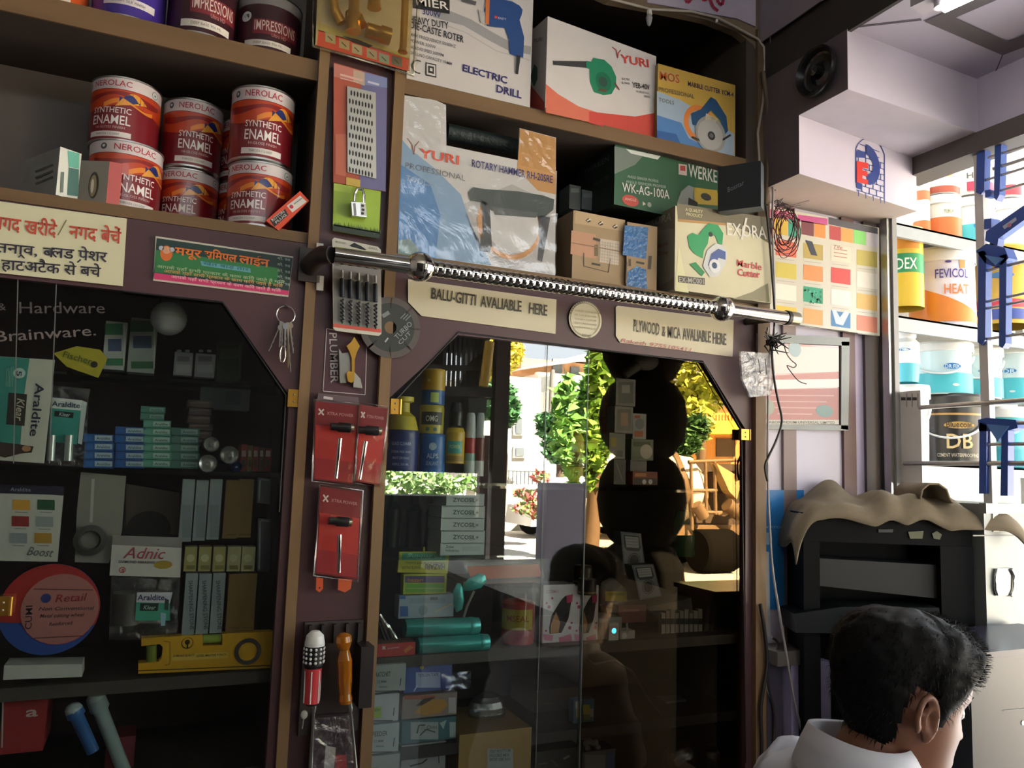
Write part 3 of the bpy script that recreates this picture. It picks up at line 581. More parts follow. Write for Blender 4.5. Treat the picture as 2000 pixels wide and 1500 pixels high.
for k, (a, b, c_) in enumerate(((470, 482, 'a04434'), (483, 493, '8c7a34'), (494, 505, 'a3433a'), (506, 516, '6f5a3c'), (517, 530, '963b35'))): simple_box(a, b, 868+k*2, 921, .10, .05, c_, ['red', 'mustard', 'red', 'brown', 'dark red'][k]+' narrow packet, '+['first', 'second', 'third', 'fourth', 'last'][k]+' in the row after the silver cans', 'packet', 'packet', (('r', a+2, 880, b-2, 892, 'c9b7a0'), ('r', a+2, 898, b-3, 912, '5d4a3a')), 'narrow packets in a row')
# colour card
m = MB(); F = FY(.03); m.prism([F.P(x, y) for x, y in ((-20, 962), (124, 966), (112, 1097), (-20, 1095))], V((0, .003, 0)), mat('c5c5ba', 0.45))
F.poly(m, [(-20, 945), (126, 950), (124, 968), (96, 966), (-20, 963)], '2c2b3c', 1); F.txt(m, 'Araldite', 20, 959, 60, 960, 7, '9d9cb0', .01)
for (x, y, c_) in ((42, 986, 'd8a13f'), (90, 986, '2f5a3c'), (40, 1018, '8e2f2c'), (87, 1019, '9aa0a0'), (36, 1051, '8f979c'), (84, 1051, 'b48a35')): F.rect(m, x-17, y-10, x+17, y+10, c_, 2, .03); F.line(m, [(x-12, y+14), (x+12, y+15)], 1.5, '8d8d86', 2)
F.txt(m, 'Boost', 52, 1084, 103, 1088, 17, '5b5a56', .0, 3, .3)
solo(m, 'colour_card', 'white colour card with six swatches in two columns', 'card')
m = MB(); F = FY(.055); m.prism([F.P(x, y) for x, y in ((158, 922), (246, 930), (238, 1040), (212, 1100), (146, 1098), (150, 1000))], V((0, .004, 0)), mat('8d8b80', 0.4, var=0.2, bump=0.3))
F.line(m, [(182, 935), (178, 1020)], 6, 'b9b7ac', 1); solo(m, 'sanding_sheet', 'grey curled sanding sheet behind the header card', 'sheet')
c = W(176, 1055, .05); m = MB(); M_ = Matrix.Translation(c) @ Matrix.Rotation(math.radians(90), 4, 'X')
m.lathe([(.024, -.03), (.024, .005), (.016, .007), (.013, .004), (.013, -.03)], mat('3f3d39', 0.4), 28, M_, caps=False); solo(m, 'tape_roll', 'dark tape roll standing on its side under the sanding sheet', 'roll')
m = MB(); F = FY(.10); m.prism([F.P(x, y) for x, y in ((246, 945), (350, 962), (350, 1044), (246, 1044))], V((0, .006, 0)), mat('54493c', 0.6)); F.disc(m, 290, 1034, 44, '1c1a18', 1, ry=36); solo(m, 'abrasive_disc_pack', 'brown card with a dark round hole behind the header card', 'packet')
# abrasive wheel
c = W(98, 1190, .04); wl = thing('grinding_wheel', 'round red and blue cutting wheel with a pale label', 'cutting wheel', c-V((0, 0, .09)))
R = (W(198, 1190, .04)-W(0, 1190, .04)).length/2; M_ = Matrix.Translation(c) @ Matrix.Rotation(math.radians(90), 4, 'X')
m = MB(); m.lathe([(R, -.003), (R, .0)], mat('2c4f9a', 0.5), 56, M_); F = FY(c.y)
pt = [(0, 1160), (98, 1090)]
u_, v_ = V((1, 0, 0)), V((0, 0, 1)); arc = [c+u_*R*math.cos(a)+v_*R*math.sin(a)+V((0, -.0006, 0)) for a in [math.radians(d) for d in range(-22, 195, 6)]]
m.poly(arc, ink('b0302c')); F.disc(m, 118, 1189, 77, 'c8504a', 3); F.disc(m, 118, 1189, 76, 'b97a72', 4)
F.txt(m, 'CUMI', 62, 1228, 64, 1182, 13, '3a2c34', .02, 6); F.disc(m, 90, 1168, 10, '33407c', 6); F.txt(m, 'Retail', 108, 1176, 170, 1172, 15, 'a02c34', .01, 6, .2)
F.txt(m, 'Non Conventional', 76, 1192, 184, 1190, 7, '50343a', .01, 6, .2); F.txt(m, 'Metal cutting wheel', 78, 1206, 164, 1203, 7, '50343a', .01, 6, .2); F.txt(m, 'Reinforced', 96, 1222, 142, 1219, 7, '50343a', .01, 6, .2); F.line(m, [(66, 1246), (166, 1241)], 2, '6b3a3c', 6); F.line(m, [(66, 1150), (182, 1152)], 2, '6b3a3c', 6)
m.build('disc', wl)
m = MB(); F = FY(.03); m.prism([F.P(x, y) for x, y in ((8, 1300), (160, 1297), (160, 1322), (6, 1328))], V((0, .05, 0)), mat('c9cabf', 0.5)); solo(m, 'carton', 'flat white carton lying at the shelf edge under the red wheel', 'box')
# clear bag with header card
bag = thing('header_bag', 'clear bag of abrasives under a white header card', 'packet', W(283, 1240, .045))
m = MB(); F = FY(.045); m.prism([F.P(x, y) for x, y in ((220, 1046), (356, 1050), (352, 1128), (214, 1124))], V((0, .002, 0)), mat('d0ccc4', 0.4)); F.poly(m, [(220, 1046), (356, 1050), (355, 1070), (219, 1064)], '8f8c86', 1)
F.txt(m, 'Adnic', 240, 1090, 322, 1092, 22, 'b0474f', .005, 3, .3); F.txt(m, 'DIAMOND ABRASIVES', 232, 1099, 302, 1101, 5, '4b4340', .015); F.disc(m, 319, 1103, 18, 'b79a3a', 2, ry=8); F.ring(m, 239, 1113, 6.5, 1.6, 'b0302c', 2); F.txt(m, '8', 237, 1117, 242, 1117, 7, 'b0302c', .02)
m.build('header_card', bag)
m = MB(); m.prism([F.P(x, y) for x, y in ((217, 1126), (352, 1130), (346, 1250), (212, 1250))], V((0, .02, 0)), CLEAR); m.build('clear_bag', bag)
m = MB(); c = F.P(246, 1190, -.012); m.lathe([(.022, 0), (.022, .05)], mat('4a4642', 0.5), 20, Matrix.Translation(c-V((0, 0, .025)))); m.build('contents', bag)
m = MB(); F = FY(.038); m.prism([F.P(x, y) for x, y in ((268, 1130), (328, 1132), (348, 1222), (246, 1214))], V((0, .002, 0)), CLEAR)
F.poly(m, [(268, 1157), (337, 1157), (332, 1178), (266, 1176)], 'd6d3dc', 1); F.txt(m, 'Araldite', 268, 1172, 321, 1172, 11, '3a3162', .02); F.poly(m, [(266, 1176), (332, 1178), (332, 1212), (264, 1212)], '4ba68c', 1); F.poly(m, [(274, 1178), (310, 1178), (308, 1193), (273, 1193)], '24302f', 2); F.txt(m, 'Klear', 280, 1190, 304, 1190, 8, 'bcd0c8', .01, 3, .2); F.poly(m, [(322, 1168), (330, 1172), (328, 1192), (321, 1190)], '3d4a46', 2); F.poly(m, [(314, 1196), (324, 1198), (322, 1222), (314, 1222)], '9fc0d2', 2)
solo(m, 'adhesive_pouch', 'small clear pouch of teal adhesive before the header bag', 'packet')
# upright abrasive sticks
for row, (yt, yb) in enumerate(((936, 1058), (1120, 1240))):
    for k in range(5):
        xl = 355+k*27+(4 if row else -2)+(k > 2)*4; c_ = '8d979a' if k < 3 else '7a5f2c'; bl = 8+row*2
        m = MB(); F = pbox(m, xl, xl+24+(k > 2)*4, yt+(k % 2)*2, yb-k*2, .06+row*-.015, .03, mat(c_, 0.6, var=0.12))
        if k < 3 and row: F.txt(m, 'SHARPENING STONE', xl+9, yt+14, xl+12, yb-10, 8, '33383c', .01)
        elif k < 3: F.rect(m, xl+3, yt+50, xl+20, yb-8, '7b868a', 1)
        else: F.line(m, [(xl+3, yb-14), (xl+23, yb-14)], 2, '5c461f', 1)
        solo(m, 'sharpening_stone', ['grey', 'grey', 'grey', 'brown', 'brown'][k]+' stone stick, '+['first', 'second', 'third', 'fourth', 'fifth'][k]+' of the '+['upper', 'lower'][row]+' row of sticks', 'stone', 'stone sticks standing in two rows')
for k in range(5): simple_box(360+k*28, 384+k*28+(k > 2)*2, 1068, 1116, .055, .03, 'a39c62' if k < 3 else 'b0ab7e', 'pale yellow packet, '+['first', 'second', 'third', 'fourth', 'fifth'][k]+' between the two rows of stone sticks', 'packet', 'packet', (('d', 372+k*28, 1090, 8, 'c6c49a'), ('r', 364+k*28, 1104, 381+k*28, 1112, '7d7640')), 'pale yellow packets between stone sticks')
# spirit level
sl = thing('spirit_level', 'yellow box spirit level with a round vial lying on the display shelf', 'spirit level', W(400, 1312, .04))
m = MB(); F = FY(.036); Yel = mat('d9a62a', 0.35)
out = [(276, 1247), (396, 1240), (396, 1262), (434, 1260), (434, 1238), (530, 1234), (545, 1240), (545, 1304), (270, 1316), (270, 1296), (310, 1293), (316, 1286), (318, 1264), (312, 1258), (276, 1262)]
m.prism([F.P(x, y) for x, y in out], V((0, .022, 0)), Yel); F.line(m, [(270, 1310), (545, 1299)], 2, '4a3a14', 1); F.line(m, [(320, 1252), (332, 1254), (332, 1296), (322, 1300)], 1.5, '8a6a1a', 1)
F.disc(m, 366, 1256, 12, '7a5a1a', 1); F.disc(m, 366, 1255, 10, 'd9a62a', 2); F.disc(m, 366, 1254, 5, '3a2c10', 3); F.line(m, [(366, 1256), (366, 1266)], 3, '3a2c10', 3)
F.rect(m, 336, 1276, 446, 1288, 'e2bc58', 1, -.05); F.txt(m, 'DIAMOND QUALITY', 338, 1283, 380, 1281, 4.5, '5a4210', .01); F.txt(m, 'LEVEL MASTER 9 INCH', 384, 1283, 442, 1280, 4.5, '5a4210', .01); m.build('body', sl)
c = F.P(484, 1272); M_ = Matrix.Translation(c) @ Matrix.Rotation(math.radians(90), 4, 'X'); R = (F.P(510, 1272)-F.P(458, 1272)).length/2
m = MB(); m.lathe([(R, -.01), (R, .003), (R*.72, .003), (R*.66, -.002)], metal('8f8e92', 0.3), 32, M_, caps=False); m.build('vial_ring', sl); m = MB(); m.lathe([(R*.68, -.002), (.0001, -.002)], mat('6b4b44', 0.2), 28, M_, caps=False); m.build('vial', sl)
m = MB(); a = F.P(415, 1249, .0); m.tube([F.P(397, 1251, -.011), F.P(433, 1249, -.011)], .0075, mat('9ab04a', 0.15), 12); m.build('vial', sl)
m = MB(); m.tube([F.P(296, 1262, -.011), F.P(296, 1294, -.011)], .008, mat('7f8f3a', 0.15), 12); m.build('vial', sl)
# chrome latches behind the stile and things on the lowest shelf
for k, (y0, y1) in enumerate(((932, 985), (1012, 1118))):
    m = MB(); F = FY(.05); m.prism([F.P(x, y) for x, y in ((504, y0), (530, y0+3), (527, y1), (502, y1-3))], V((0, .006, 0)), metal('6f7478', 0.3)); F.line(m, [(508, y0+5), (506, y1-6)], 3, mat('dfe6ea', 0.2, metal=0.6), 1); F.line(m, [(510, y0+4), (526, y0+6)], 3, mat('dfe6ea', 0.2, metal=0.6), 1)
    solo(m, 'door_lock', ['upper', 'lower'][k]+' chrome lock plate behind the door stile', 'lock', 'chrome lock plates')
zlow = 1.045
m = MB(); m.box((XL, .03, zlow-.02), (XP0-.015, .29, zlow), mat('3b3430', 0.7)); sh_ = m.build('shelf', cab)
o, F = simple_box(2, 88, 1362, 1470, .05, .10, 'a33434', 'red box with a pale letter on the lowest shelf', prints=(('t', 'a', 50, 1400, 74, 1398, 20, 'd9c8c4', .02), ('l', [(6, 1364), (4, 1460)], 3, 'd0c4bc')))
for k, (x0, y0, x1, y1, col, r) in enumerate(((145, 1388, 182, 1468, '3f6fae', .010), (188, 1366, 244, 1510, 'a8bab8', .011))):
    m = MB(); a, b = W(x0, y0, .06+k*.02), W(x1, y1, .06+k*.02); m.tube([a, a+(b-a)*.12, a+(b-a)*.16, b], [r*1.3, r*1.35, r, r*.95], mat(col, 0.3), 14); m.ball(a, r*1.32, mat('c9d6d2', 0.3), 12)
    solo(m, 'caulking_tube', ['blue and white tube leaning beside the red box', 'long grey tube with a round end leaning on the lowest shelf'][k], 'tube')
simple_box(205, 262, 1440, 1520, .09, .06, '7d3038', 'dark red carton behind the leaning grey tube')
# ------------------------------------------------------------------ packaged hardware hanging on the pillar
YP = -0.010
def hookpin(x, y, parent):
    m = MB(); m.tube([W(x, y, .004), W(x, y, YP-.02)], .0015, STEEL, 6); m.build('hook', parent)
# brass fittings blister
t = thing('blister_pack', 'large clear blister of brass taps on a card with a red printed strip', 'packet', W(710, 140, YP))
F = FY(YP-.004); m = MB(); m.prism([F.P(x, y) for x, y in ((622, -60), (808, -60), (800, 138), (616, 88))], V((0, .003, 0)), mat('b7a678', 0.5))
F.poly(m, [(622, 58), (799, 115), (797, 139), (619, 89)], 'c8503a', 1); F.poly(m, [(622, 44), (799, 110), (799, 116), (622, 60)], 'b4a455', 1)
for k, (x, y) in enumerate(((645, 75), (672, 87), (697, 97), (726, 106), (750, 115), (775, 120))): F.rect(m, x-10, y-9, x+10, y+9, ['a89a70', 'a8966c', 'b0a27c', 'a8946a', '8d9a7c', '6e6a5a'][k], 2, .3); F.line(m, [(x-5, y-4), (x+4, y+5)], 2, '4f4a38', 3)
F.poly(m, [(668, 70), (700, 78), (728, 90), (720, 94), (690, 84)], '3a362c', 3)
m.build('card', t)
def fit(pts, r, n=14):
    m = MB(); m.tube([W(x, y, YP-d) for x, y, d in pts], r, BRASS, n); m.build('brass_fitting', t)
fit([(692, -10, .03), (691, 22, .03), (690, 26, .03), (690, 62, .03)], [.010, .010, .014, .014]); fit([(676, 30, .03), (703, 36, .03), (704, 48, .033)], [.008, .009, .012])
fit([(716, 58, .03), (742, 66, .03), (743, 66, .03), (762, 72, .03)], [.013, .013, .0155, .0155]); fit([(734, -30, .03), (731, 6, .03), (731, 16, .03)], [.009, .012, .013])
fit([(793, -30, .025), (789, 60, .025), (787, 96, .025), (786, 102, .025)], [.007, .007, .007, .009]); fit([(650, -20, .02), (655, 20, .02), (668, 45, .02)], [.007, .008, .009])
m = MB(); sh = [(612, -60), (818, -60), (806, 148), (610, 90)]; q = [F.P(x, y) for x, y in sh]; d = V((0, -.045, 0))
m.add(q+[p+d+(sum(q, V())/4-p)*.06 for p in q], [(4, 5, 6, 7), (0, 1, 5, 4), (1, 2, 6, 5), (2, 3, 7, 6), (3, 0, 4, 7)], film('blister_film', .07, tint=(.93, .92, .86), rough=.06, bump=.25, scale=14), False)
m.tube([p+V((0, -.002, 0)) for p in q], .0035, film('blister_rim', .22, tint=(.85, .83, .76), rough=.1), 8, closed=True); m.build('clear_shell', t)
# rasp plate card
t = thing('rasp_card', 'steel slotted rasp plate on an orange and purple card', 'packet', W(700, 370, YP))
F = FY(YP); m = MB(); m.prism([F.P(x, y) for x, y in ((652, 122), (756, 152), (753, 374), (651, 356))], V((0, .003, 0)), mat('b0553f', 0.45))
F.poly(m, [(706, 139), (756, 152), (753, 374), (702, 366)], '6d6a94', 1); F.poly(m, [(652, 124), (706, 139), (704, 160), (652, 150)], 'c47a6c', 1); F.poly(m, [(690, 136), (712, 142), (712, 168), (690, 160)], 'bda58e', 2); F.poly(m, [(712, 142), (756, 153), (756, 172), (712, 166)], '7d86b4', 2)
F.line(m, [(664, 146), (708, 158)], 4, 'd7b1a8', 3); F.line(m, [(718, 160), (740, 166)], 4, 'c9c4d4', 3); F.line(m, [(664, 153), (700, 162)], 2, 'd7b1a8', 3)
F.poly(m, [(655, 262), (676, 262), (676, 345), (655, 340)], 'bf6a52', 2); F.poly(m, [(676, 346), (704, 352), (703, 366), (676, 361)], 'c9a94f', 2)
m.build('card', t)
m = MB(); F2 = FY(YP-.003); m.prism([F2.P(x, y) for x, y in ((678, 168), (734, 181), (735, 349), (679, 336))], V((0, .0015, 0)), metal('bdbab0', 0.38))
for r in range(10):
    for k in range(8-(r % 2 == 0)):
        x = 683+k*6.2+(3 if r % 2 == 0 else 0); y = 180+r*16.7+(x-680)*.24
        F2.poly(m, [(x-1.6, y-3), (x+.2, y-6), (x+1.7, y-2), (x+1.6, y+3), (x, y+6), (x-1.6, y+3)], '221f1e', 1)
m.build('rasp_plate', t)
# padlock card
t = thing('padlock_card', 'silver padlock on a bright green card with grass print', 'packet', W(697, 470, YP))
F = FY(YP+.003); m = MB(); m.prism([F.P(x, y) for x, y in ((652, 352), (744, 372), (740, 466), (650, 450))], V((0, .003, 0)), mat('9dbb3f', 0.4))
F.poly(m, [(651, 438), (742, 454), (740, 466), (650, 450)], '2d3a30', 1); rs = random.Random(3)
for k in range(34):
    x = 652+k*2.7; F.poly(m, [(x, 441+(x-651)*.17), (x+3, 441+(x-651)*.17), (x+1.5, 441+(x-651)*.17-4-rs.random()*8)], '47602c', 1)
F.poly(m, [(652, 354), (690, 362), (684, 378), (652, 372)], 'b4cf55', 1); m.build('card', t)
m = MB(); F2 = FY(YP-.014); q = [F2.P(x, y) for x, y in ((686, 394), (714, 396), (716, 424), (688, 421))]
m.prism(q, V((0, .014, 0)), metal('c9c8c4', 0.25)); F2.poly(m, [(704, 397), (714, 398), (715, 421), (705, 420)], 'd8d8d6', 1)
for a in ((708, 402), (709, 410), (708, 417)): F2.disc(m, a[0], a[1], 3, '33302e', 2, ry=2.5)
F2.line(m, [(692, 397), (694, 421)], 5, '8e8f8c', 1); m.build('padlock_body', t)
m = MB(); a, b = W(692, 394, YP-.008), W(710, 396, YP-.008); h = .024; m.tube([a, a+V((0, 0, h*.6)), a+V((.003, 0, h)), b+V((-.003, 0, h)), b+V((0, 0, h*.6)), b], .0028, CHROME, 10); m.build('shackle', t)
# drill bit card
t = thing('drill_bit_card', 'grey card of five masonry drill bits with a red bottom stripe', 'packet', W(697, 655, YP))
F = FY(YP-.002); m = MB(); m.prism([F.P(x, y) for x, y in ((653, 464), (738, 482), (744, 488), (745, 652), (740, 656), (656, 646), (651, 641), (649, 468))], V((0, .002, 0)), mat('cfccbd', 0.4))
F.poly(m, [(651, 512), (744, 528), (744, 646), (652, 634)], '9a978f', 1); F.poly(m, [(651, 632), (744, 643), (744, 650), (651, 639)], 'd2584c', 2); F.poly(m, [(682, 480), (692, 474), (697, 477), (704, 480), (716, 488), (712, 489), (686, 482)], '1b1a1a', 2)
F.txt(m, 'MASONRY', 655, 474, 676, 478, 4, '6b675e', .01); F.txt(m, 'DRILL', 720, 486, 738, 489, 4, '6b675e', .01); F.txt(m, 'SET', 655, 519, 666, 521, 4, '5a574f', .01)
m.build('card', t)
for k, x in enumerate((668, 684, 700, 717, 733)):
    m = MB(); y = 528+k*2.6; a, b, c, e = W(x, y+16, YP-.008), W(x+.4, y+52, YP-.008), W(x+.5, y+56, YP-.008), W(x+1, y+100, YP-.008)
    m.tube([W(x, y, YP-.006), W(x, y+14, YP-.006)], .0026, mat('a9a79f', 0.3, metal=.6), 8); m.tube([a, b], .0042, mat('2b2d33', 0.4, metal=.4), 10)
    pts = [c+(e-c)*i/40+V((.0022*math.cos(i*.9), .0022*math.sin(i*.9), 0)) for i in range(41)]; m.tube(pts, .0021, mat('56585a', 0.35, metal=.7), 6); m.tube([e, e+V((0, 0, -.004))], [.003, .0012], mat('2f6b54', 0.4), 8); m.build('drill_bit', t)
# segmented cutting disc behind the card
c = W(762, 640, YP+.004); t = thing('cutting_disc', 'dark diamond cutting disc with edge slots hanging behind the drill bit card', 'cutting disc', W(762, 700, YP+.004))
R = (W(822, 640, YP).x-W(702, 640, YP).x)/2*.985; m = MB(); O2 = c+V((0, -.004, 0)); n = 96; sl = {0, 12, 24, 36, 48, 60, 72, 84}
ri = R*.20; pts = []; DK = mat('3c3e3c', 0.5, metal=.3)
ang = [2*math.pi*i/n for i in range(n)]
def P_(a, r, y): return c+V((r*math.cos(a), y, r*math.sin(a)))
for i in range(n):
    if i in sl: continue
    a0, a1 = ang[i], ang[i]+2*math.pi/n
    for r0, r1, y, cc in ((R*.80, R, -.003, mat('5a5450', 0.7, var=.2)),):
        m.add([P_(a0, r0, y), P_(a1, r0, y), P_(a1, r1, y), P_(a0, r1, y), P_(a0, r1, 0), P_(a1, r1, 0)], [(0, 3, 2, 1), (3, 4, 5, 2)], cc)
for i in range(n): m.add([P_(ang[i], ri, -.0028), P_(ang[i]+2*math.pi/n, ri, -.0028), P_(ang[i]+2*math.pi/n, R*.80, -.0028), P_(ang[i], R*.80, -.0028)], [(0, 3, 2, 1)], DK)
for i in range(n): m.add([P_(ang[i], ri, 0), P_(ang[i]+2*math.pi/n, ri, 0), P_(ang[i]+2*math.pi/n, R*.80, 0), P_(ang[i], R*.80, 0)], [(0, 1, 2, 3)], DK)
for i in sl:
    a0 = ang[i]+math.pi/n; m.add([P_(a0-.02, R*.62, -.0032), P_(a0+.02, R*.62, -.0032), P_(a0+.02, R*.80, -.0032), P_(a0-.02, R*.80, -.0032)], [(0, 3, 2, 1)], ink('0f0f10'))
F = FY(c.y-.0032); F.txt(m, 'TURBO', 776, 664, 806, 634, 10, '8e9496', .01, 1); F.txt(m, 'CUT', 782, 674, 804, 652, 8, '8e9496', .01, 1)
for k in range(3): F.line(m, [(782+k*5, 622+k*2), (792+k*5, 612+k*2)], 2, '7d8384', 1)
F.line(m, [(747, 618), (760, 610)], 8, '7d8384', 1); F.line(m, [(752, 668), (758, 660)], 3, 'a9acab', 1); m.build('disc', t)
# the plumber's printed panel
F = FY(YP+.015); m = MB(); m.prism([F.P(x, y) for x, y in ((638, 640), (718, 655), (713, 772), (631, 765))], V((0, .0008, 0)), mat('50303a', 0.4))
for a, b in (((638, 642), (631, 764)), ((631, 764), (713, 771)), ((717, 655), (713, 771)), ((638, 642), (717, 656))): F.line(m, [a, b], 1.3, 'cfc4c4', 1)
F.txt(m, 'PLUMBER', 643, 650, 646, 748, 15, 'c9c3bd', .03, 1)
solo(m, 'sign', 'small maroon panel with white sideways lettering and a thin white frame', 'sign')
t = thing('tap_handle', 'brass tap handle with chrome pieces in a small clear pack on the lettered panel', 'tap', W(688, 760, YP))
m = MB(); F = FY(YP-.002); m.prism([F.P(x, y) for x, y in ((692, 658), (703, 676), (697, 688), (693, 702), (692, 744), (687, 748), (680, 745), (678, 738), (677, 730), (681, 724), (687, 726), (687, 700), (683, 688), (677, 676), (686, 668))], V((0, .008, 0)), BRASS); m.build('handle', t)
m = MB(); F = FY(YP+.004); m.prism([F.P(x, y) for x, y in ((662, 680), (668, 690), (684, 688), (684, 728), (676, 748), (664, 748))], V((0, .005, 0)), metal('b5b2ac', 0.3)); m.prism([F.P(x, y) for x, y in ((692, 726), (704, 740), (708, 758), (690, 756))], V((0, .005, 0)), metal('c4c1bb', 0.3)); m.build('chrome_piece', t)
# red blisters with T-handled tools
RBF = film('red_blister_film', .035, tint=(.97, .93, .93), rough=.05, bump=.15, scale=16)
def tblister(quad, hx, hy, sx0, sy0, sx1, sy1, label, tilt=0):
    t = thing('blister_pack', label, 'packet', W((quad[2][0]+quad[3][0])/2, quad[2][1], YP-.004), 'red tool blisters')
    F = FY(YP-.004); m = MB(); m.prism([F.P(x, y) for x, y in quad], V((0, .003, 0)), mat('7a2023', 0.4))
    (ax, ay), (bx, by), (cx, cy), (dx, dy) = quad
    def bl(u, v): return ((ax+(bx-ax)*u)*(1-v)+(dx+(cx-dx)*u)*v, (ay+(by-ay)*u)*(1-v)+(dy+(cy-dy)*u)*v)
    F.poly(m, [bl(.02, .3), bl(.98, .3), bl(.98, .72), bl(.02, .72)], 'b5342e', 1); F.poly(m, [bl(.02, .72), bl(.98, .72), bl(.98, .98), bl(.02, .98)], '9c2c30', 1)
    a, b = bl(.08, .165), bl(.2, .09); F.line(m, [a, b], 3, 'd8cfc8', 2); F.line(m, [bl(.08, .09), bl(.2, .165)], 3, 'd8cfc8', 2)
    F.txt(m, 'XTRA POWER', *bl(.27, .155), *bl(.9, .155), 6, 'b9908c', .01); m.build('card', t)
    m = MB(); r = .0085; A, B = W(hx-22, hy-3, YP-.022), W(hx+16, hy, YP-.022); m.tube([A, A+(B-A)*.35, A+(B-A)*.4, B], [r*.75, r*.75, r, r], mat('2a2a2c', 0.35), 14); m.build('cross_head', t)
    m = MB(); m.tube([B-(B-A)*.02, B+(B-A)*.16], r*.95, metal('d9d2b8', 0.25), 14); m.build('steel_cap', t)
    m = MB(); S0, S1 = W(sx0, sy0, YP-.022), W(sx1, sy1, YP-.022); m.tube([S0, S0+(S1-S0)*.5, S0+(S1-S0)*.53, S1], [.0042, .0042, .0034, .0036], CHROME, 12); m.build('shaft', t)
    q = [F.P(*p) for p in quad]; d = V((0, -.034, 0)); m = MB(); cen = sum(q, V())/4
    e = [cen+(p-cen)*1.05 for p in q]
    m.add(e+[p+d+(cen-p)*.08 for p in e], [(4, 5, 6, 7), (0, 1, 5, 4), (1, 2, 6, 5), (2, 3, 7, 6), (3, 0, 4, 7)], RBF)
    m.tube([p+V((0, -.001, 0)) for p in e], .0018, film('red_blister_rim', .3, rough=.08), 6, closed=True); m.build('clear_shell', t)
    return t
tblister([(702, 790), (757, 798), (742, 948), (694, 940)], 722, 842, 714, 862, 702, 936, 'red blister of a T-handled tool overlapping the wooden edge strip')
tblister([(616, 784), (700, 792), (690, 946), (612, 936)], 668, 836, 664, 856, 656, 934, 'red blister of a T-handled tool, upper one on the maroon panel')
t3 = tblister([(626, 950), (706, 962), (698, 1132), (616, 1120)], 664, 1020, 663, 1044, 662, 1118, 'red blister of a T-handled tool hanging lowest on the pillar')
m = MB(); F = FY(YP-.005)
m.prism([F.P(x, y) for x, y in ((618, 1128), (631, 1130), (631, 1150), (624, 1157), (617, 1152))], V((0, .002, 0)), mat('d0542c', 0.4)); F.disc(m, 624, 1148, 1.8, '2a1a18', 1); m.build('hang_tab', t3)
m = MB(); m.prism([F.P(x, y) for x, y in ((661, 1130), (688, 1132), (685, 1150), (674, 1157), (660, 1152))], V((0, .002, 0)), mat('cf5a30', 0.4)); m.build('hang_tab', t3)
m = MB(); F = FY(YP+.004); m.prism([F.P(x, y) for x, y in ((622, 768), (700, 776), (702, 792), (618, 786))], V((0, .001, 0)), mat('6a5a5e', 0.3)); F.line(m, [(632, 776), (650, 779)], 5, 'c9c2c2', 1); solo(m, 'hang_strip', 'grey plastic hang strip under the lettered panel', 'strip')
# screwdriver rack
t = thing('tool_rack', 'dark slotted rack holding two screwdrivers on the pillar', 'rack', W(655, 1375, -.02))
m = MB(); a, b = W(588, 1500, 0), W(722, 1215, 0); x0, x1 = W(592, 1300, -.01).x, W(722, 1300, -.01).x; z1 = W(650, 1215, -.01).z; zm = W(650, 1262, -.03).z; z0 = W(650, 1378, -.02).z
m.box((x0, -.001, z0-.05), (x1-.012, .005, z1), mat('3a3030', 0.5, var=.2)); m.build('back_plate', t)
m = MB(); 
for k in range(5): x = x0+.006+k*(x1-x0-.03)/4; m.box((x, -.012, zm), (x+.005, -.001, z1-.004), mat('2a2425', 0.5))
m.build('divider', t); m = MB(); m.box((x1-.026, -.05, z0), (x1-.004, -.001, zm), mat('262022', 0.4)); m.build('side_bracket', t)
def screwdriver(label, cx, yt, yb, shaft, r, cols, cap, prints):
    Y = -.045; t = thing('screwdriver', label, 'screwdriver', W(shaft[-1][0], shaft[-1][1], Y)); c = W(cx, (yt+yb)/2, Y); zt, zb = W(cx, yt, Y).z, W(cx, yb, Y).z; h = zt-zb
    A, B = V((W(cx, yt, Y).x, Y, zt)), V((W(cx-(8 if cols == 'flag' else -4), yb, Y).x, Y, zb)); ax = (A-B).normalized(); M_ = Matrix.Translation(B) @ ax.to_track_quat('Z', 'Y').to_matrix().to_4x4()
    return t, M_, h, B
t, M_, h, B = screwdriver('ratchet screwdriver with a white, black and red gripped handle', 616, 1232, 1376, [(613, 1382), (606, 1500)], .013, 'flag', 1, 1)
r = .0135; RD = mat('c8383c', 0.35); m = MB(); m.lathe([(r*.7, 0, BLACKP), (r*.95, h*.03, RD), (r*.92, h*.2, RD), (r*1.02, h*.50, BLACKP), (r*1.15, h*.54, BLACKP), (r*1.2, h*.80, WHITEP), (r*1.2, h*.84, WHITEP), (r*1.05, h*.94), (r*.5, h), (.0001, h*1.005)], WHITEP, 24, M_, caps=False)
for a in range(12):
    for k in range(4):
        an = 2*math.pi*a/12; rr = r*1.17; z = h*(.585+k*.06); m.ball(M_ @ V((rr*math.cos(an), rr*math.sin(an), z)), .0024, WHITEP, 8)
for a in range(0, 360, 60):
    an = math.radians(a-90+10); m.tube([M_ @ V((r*.97*math.cos(an), r*.97*math.sin(an), h*z)) for z in (.04, .2, .35, .47)], .0013, WHITEP, 6)
an = math.radians(-90-58); m.tube([M_ @ V((r*1.12*math.cos(an), r*1.12*math.sin(an), h*z)) for z in (.42, .62, .8, .9)], [.004, .005, .0055, .003], mat('5a4a50', 0.4), 10); m.build('handle', t)
m = MB(); p0, p1 = W(613, 1378, -.045), W(606, 1520, -.045); m.tube([p0, p0+(p1-p0)*.08, p0+(p1-p0)*.1, p1], [.0045, .0045, .003, .003], metal('d5d8d4', .25), 12); m.build('shaft', t)
t, M_, h, B = screwdriver('screwdriver with a clear amber fluted handle', 671, 1236, 1374, [(686, 1380), (696, 1500)], .013, 'amber', 1, 1)
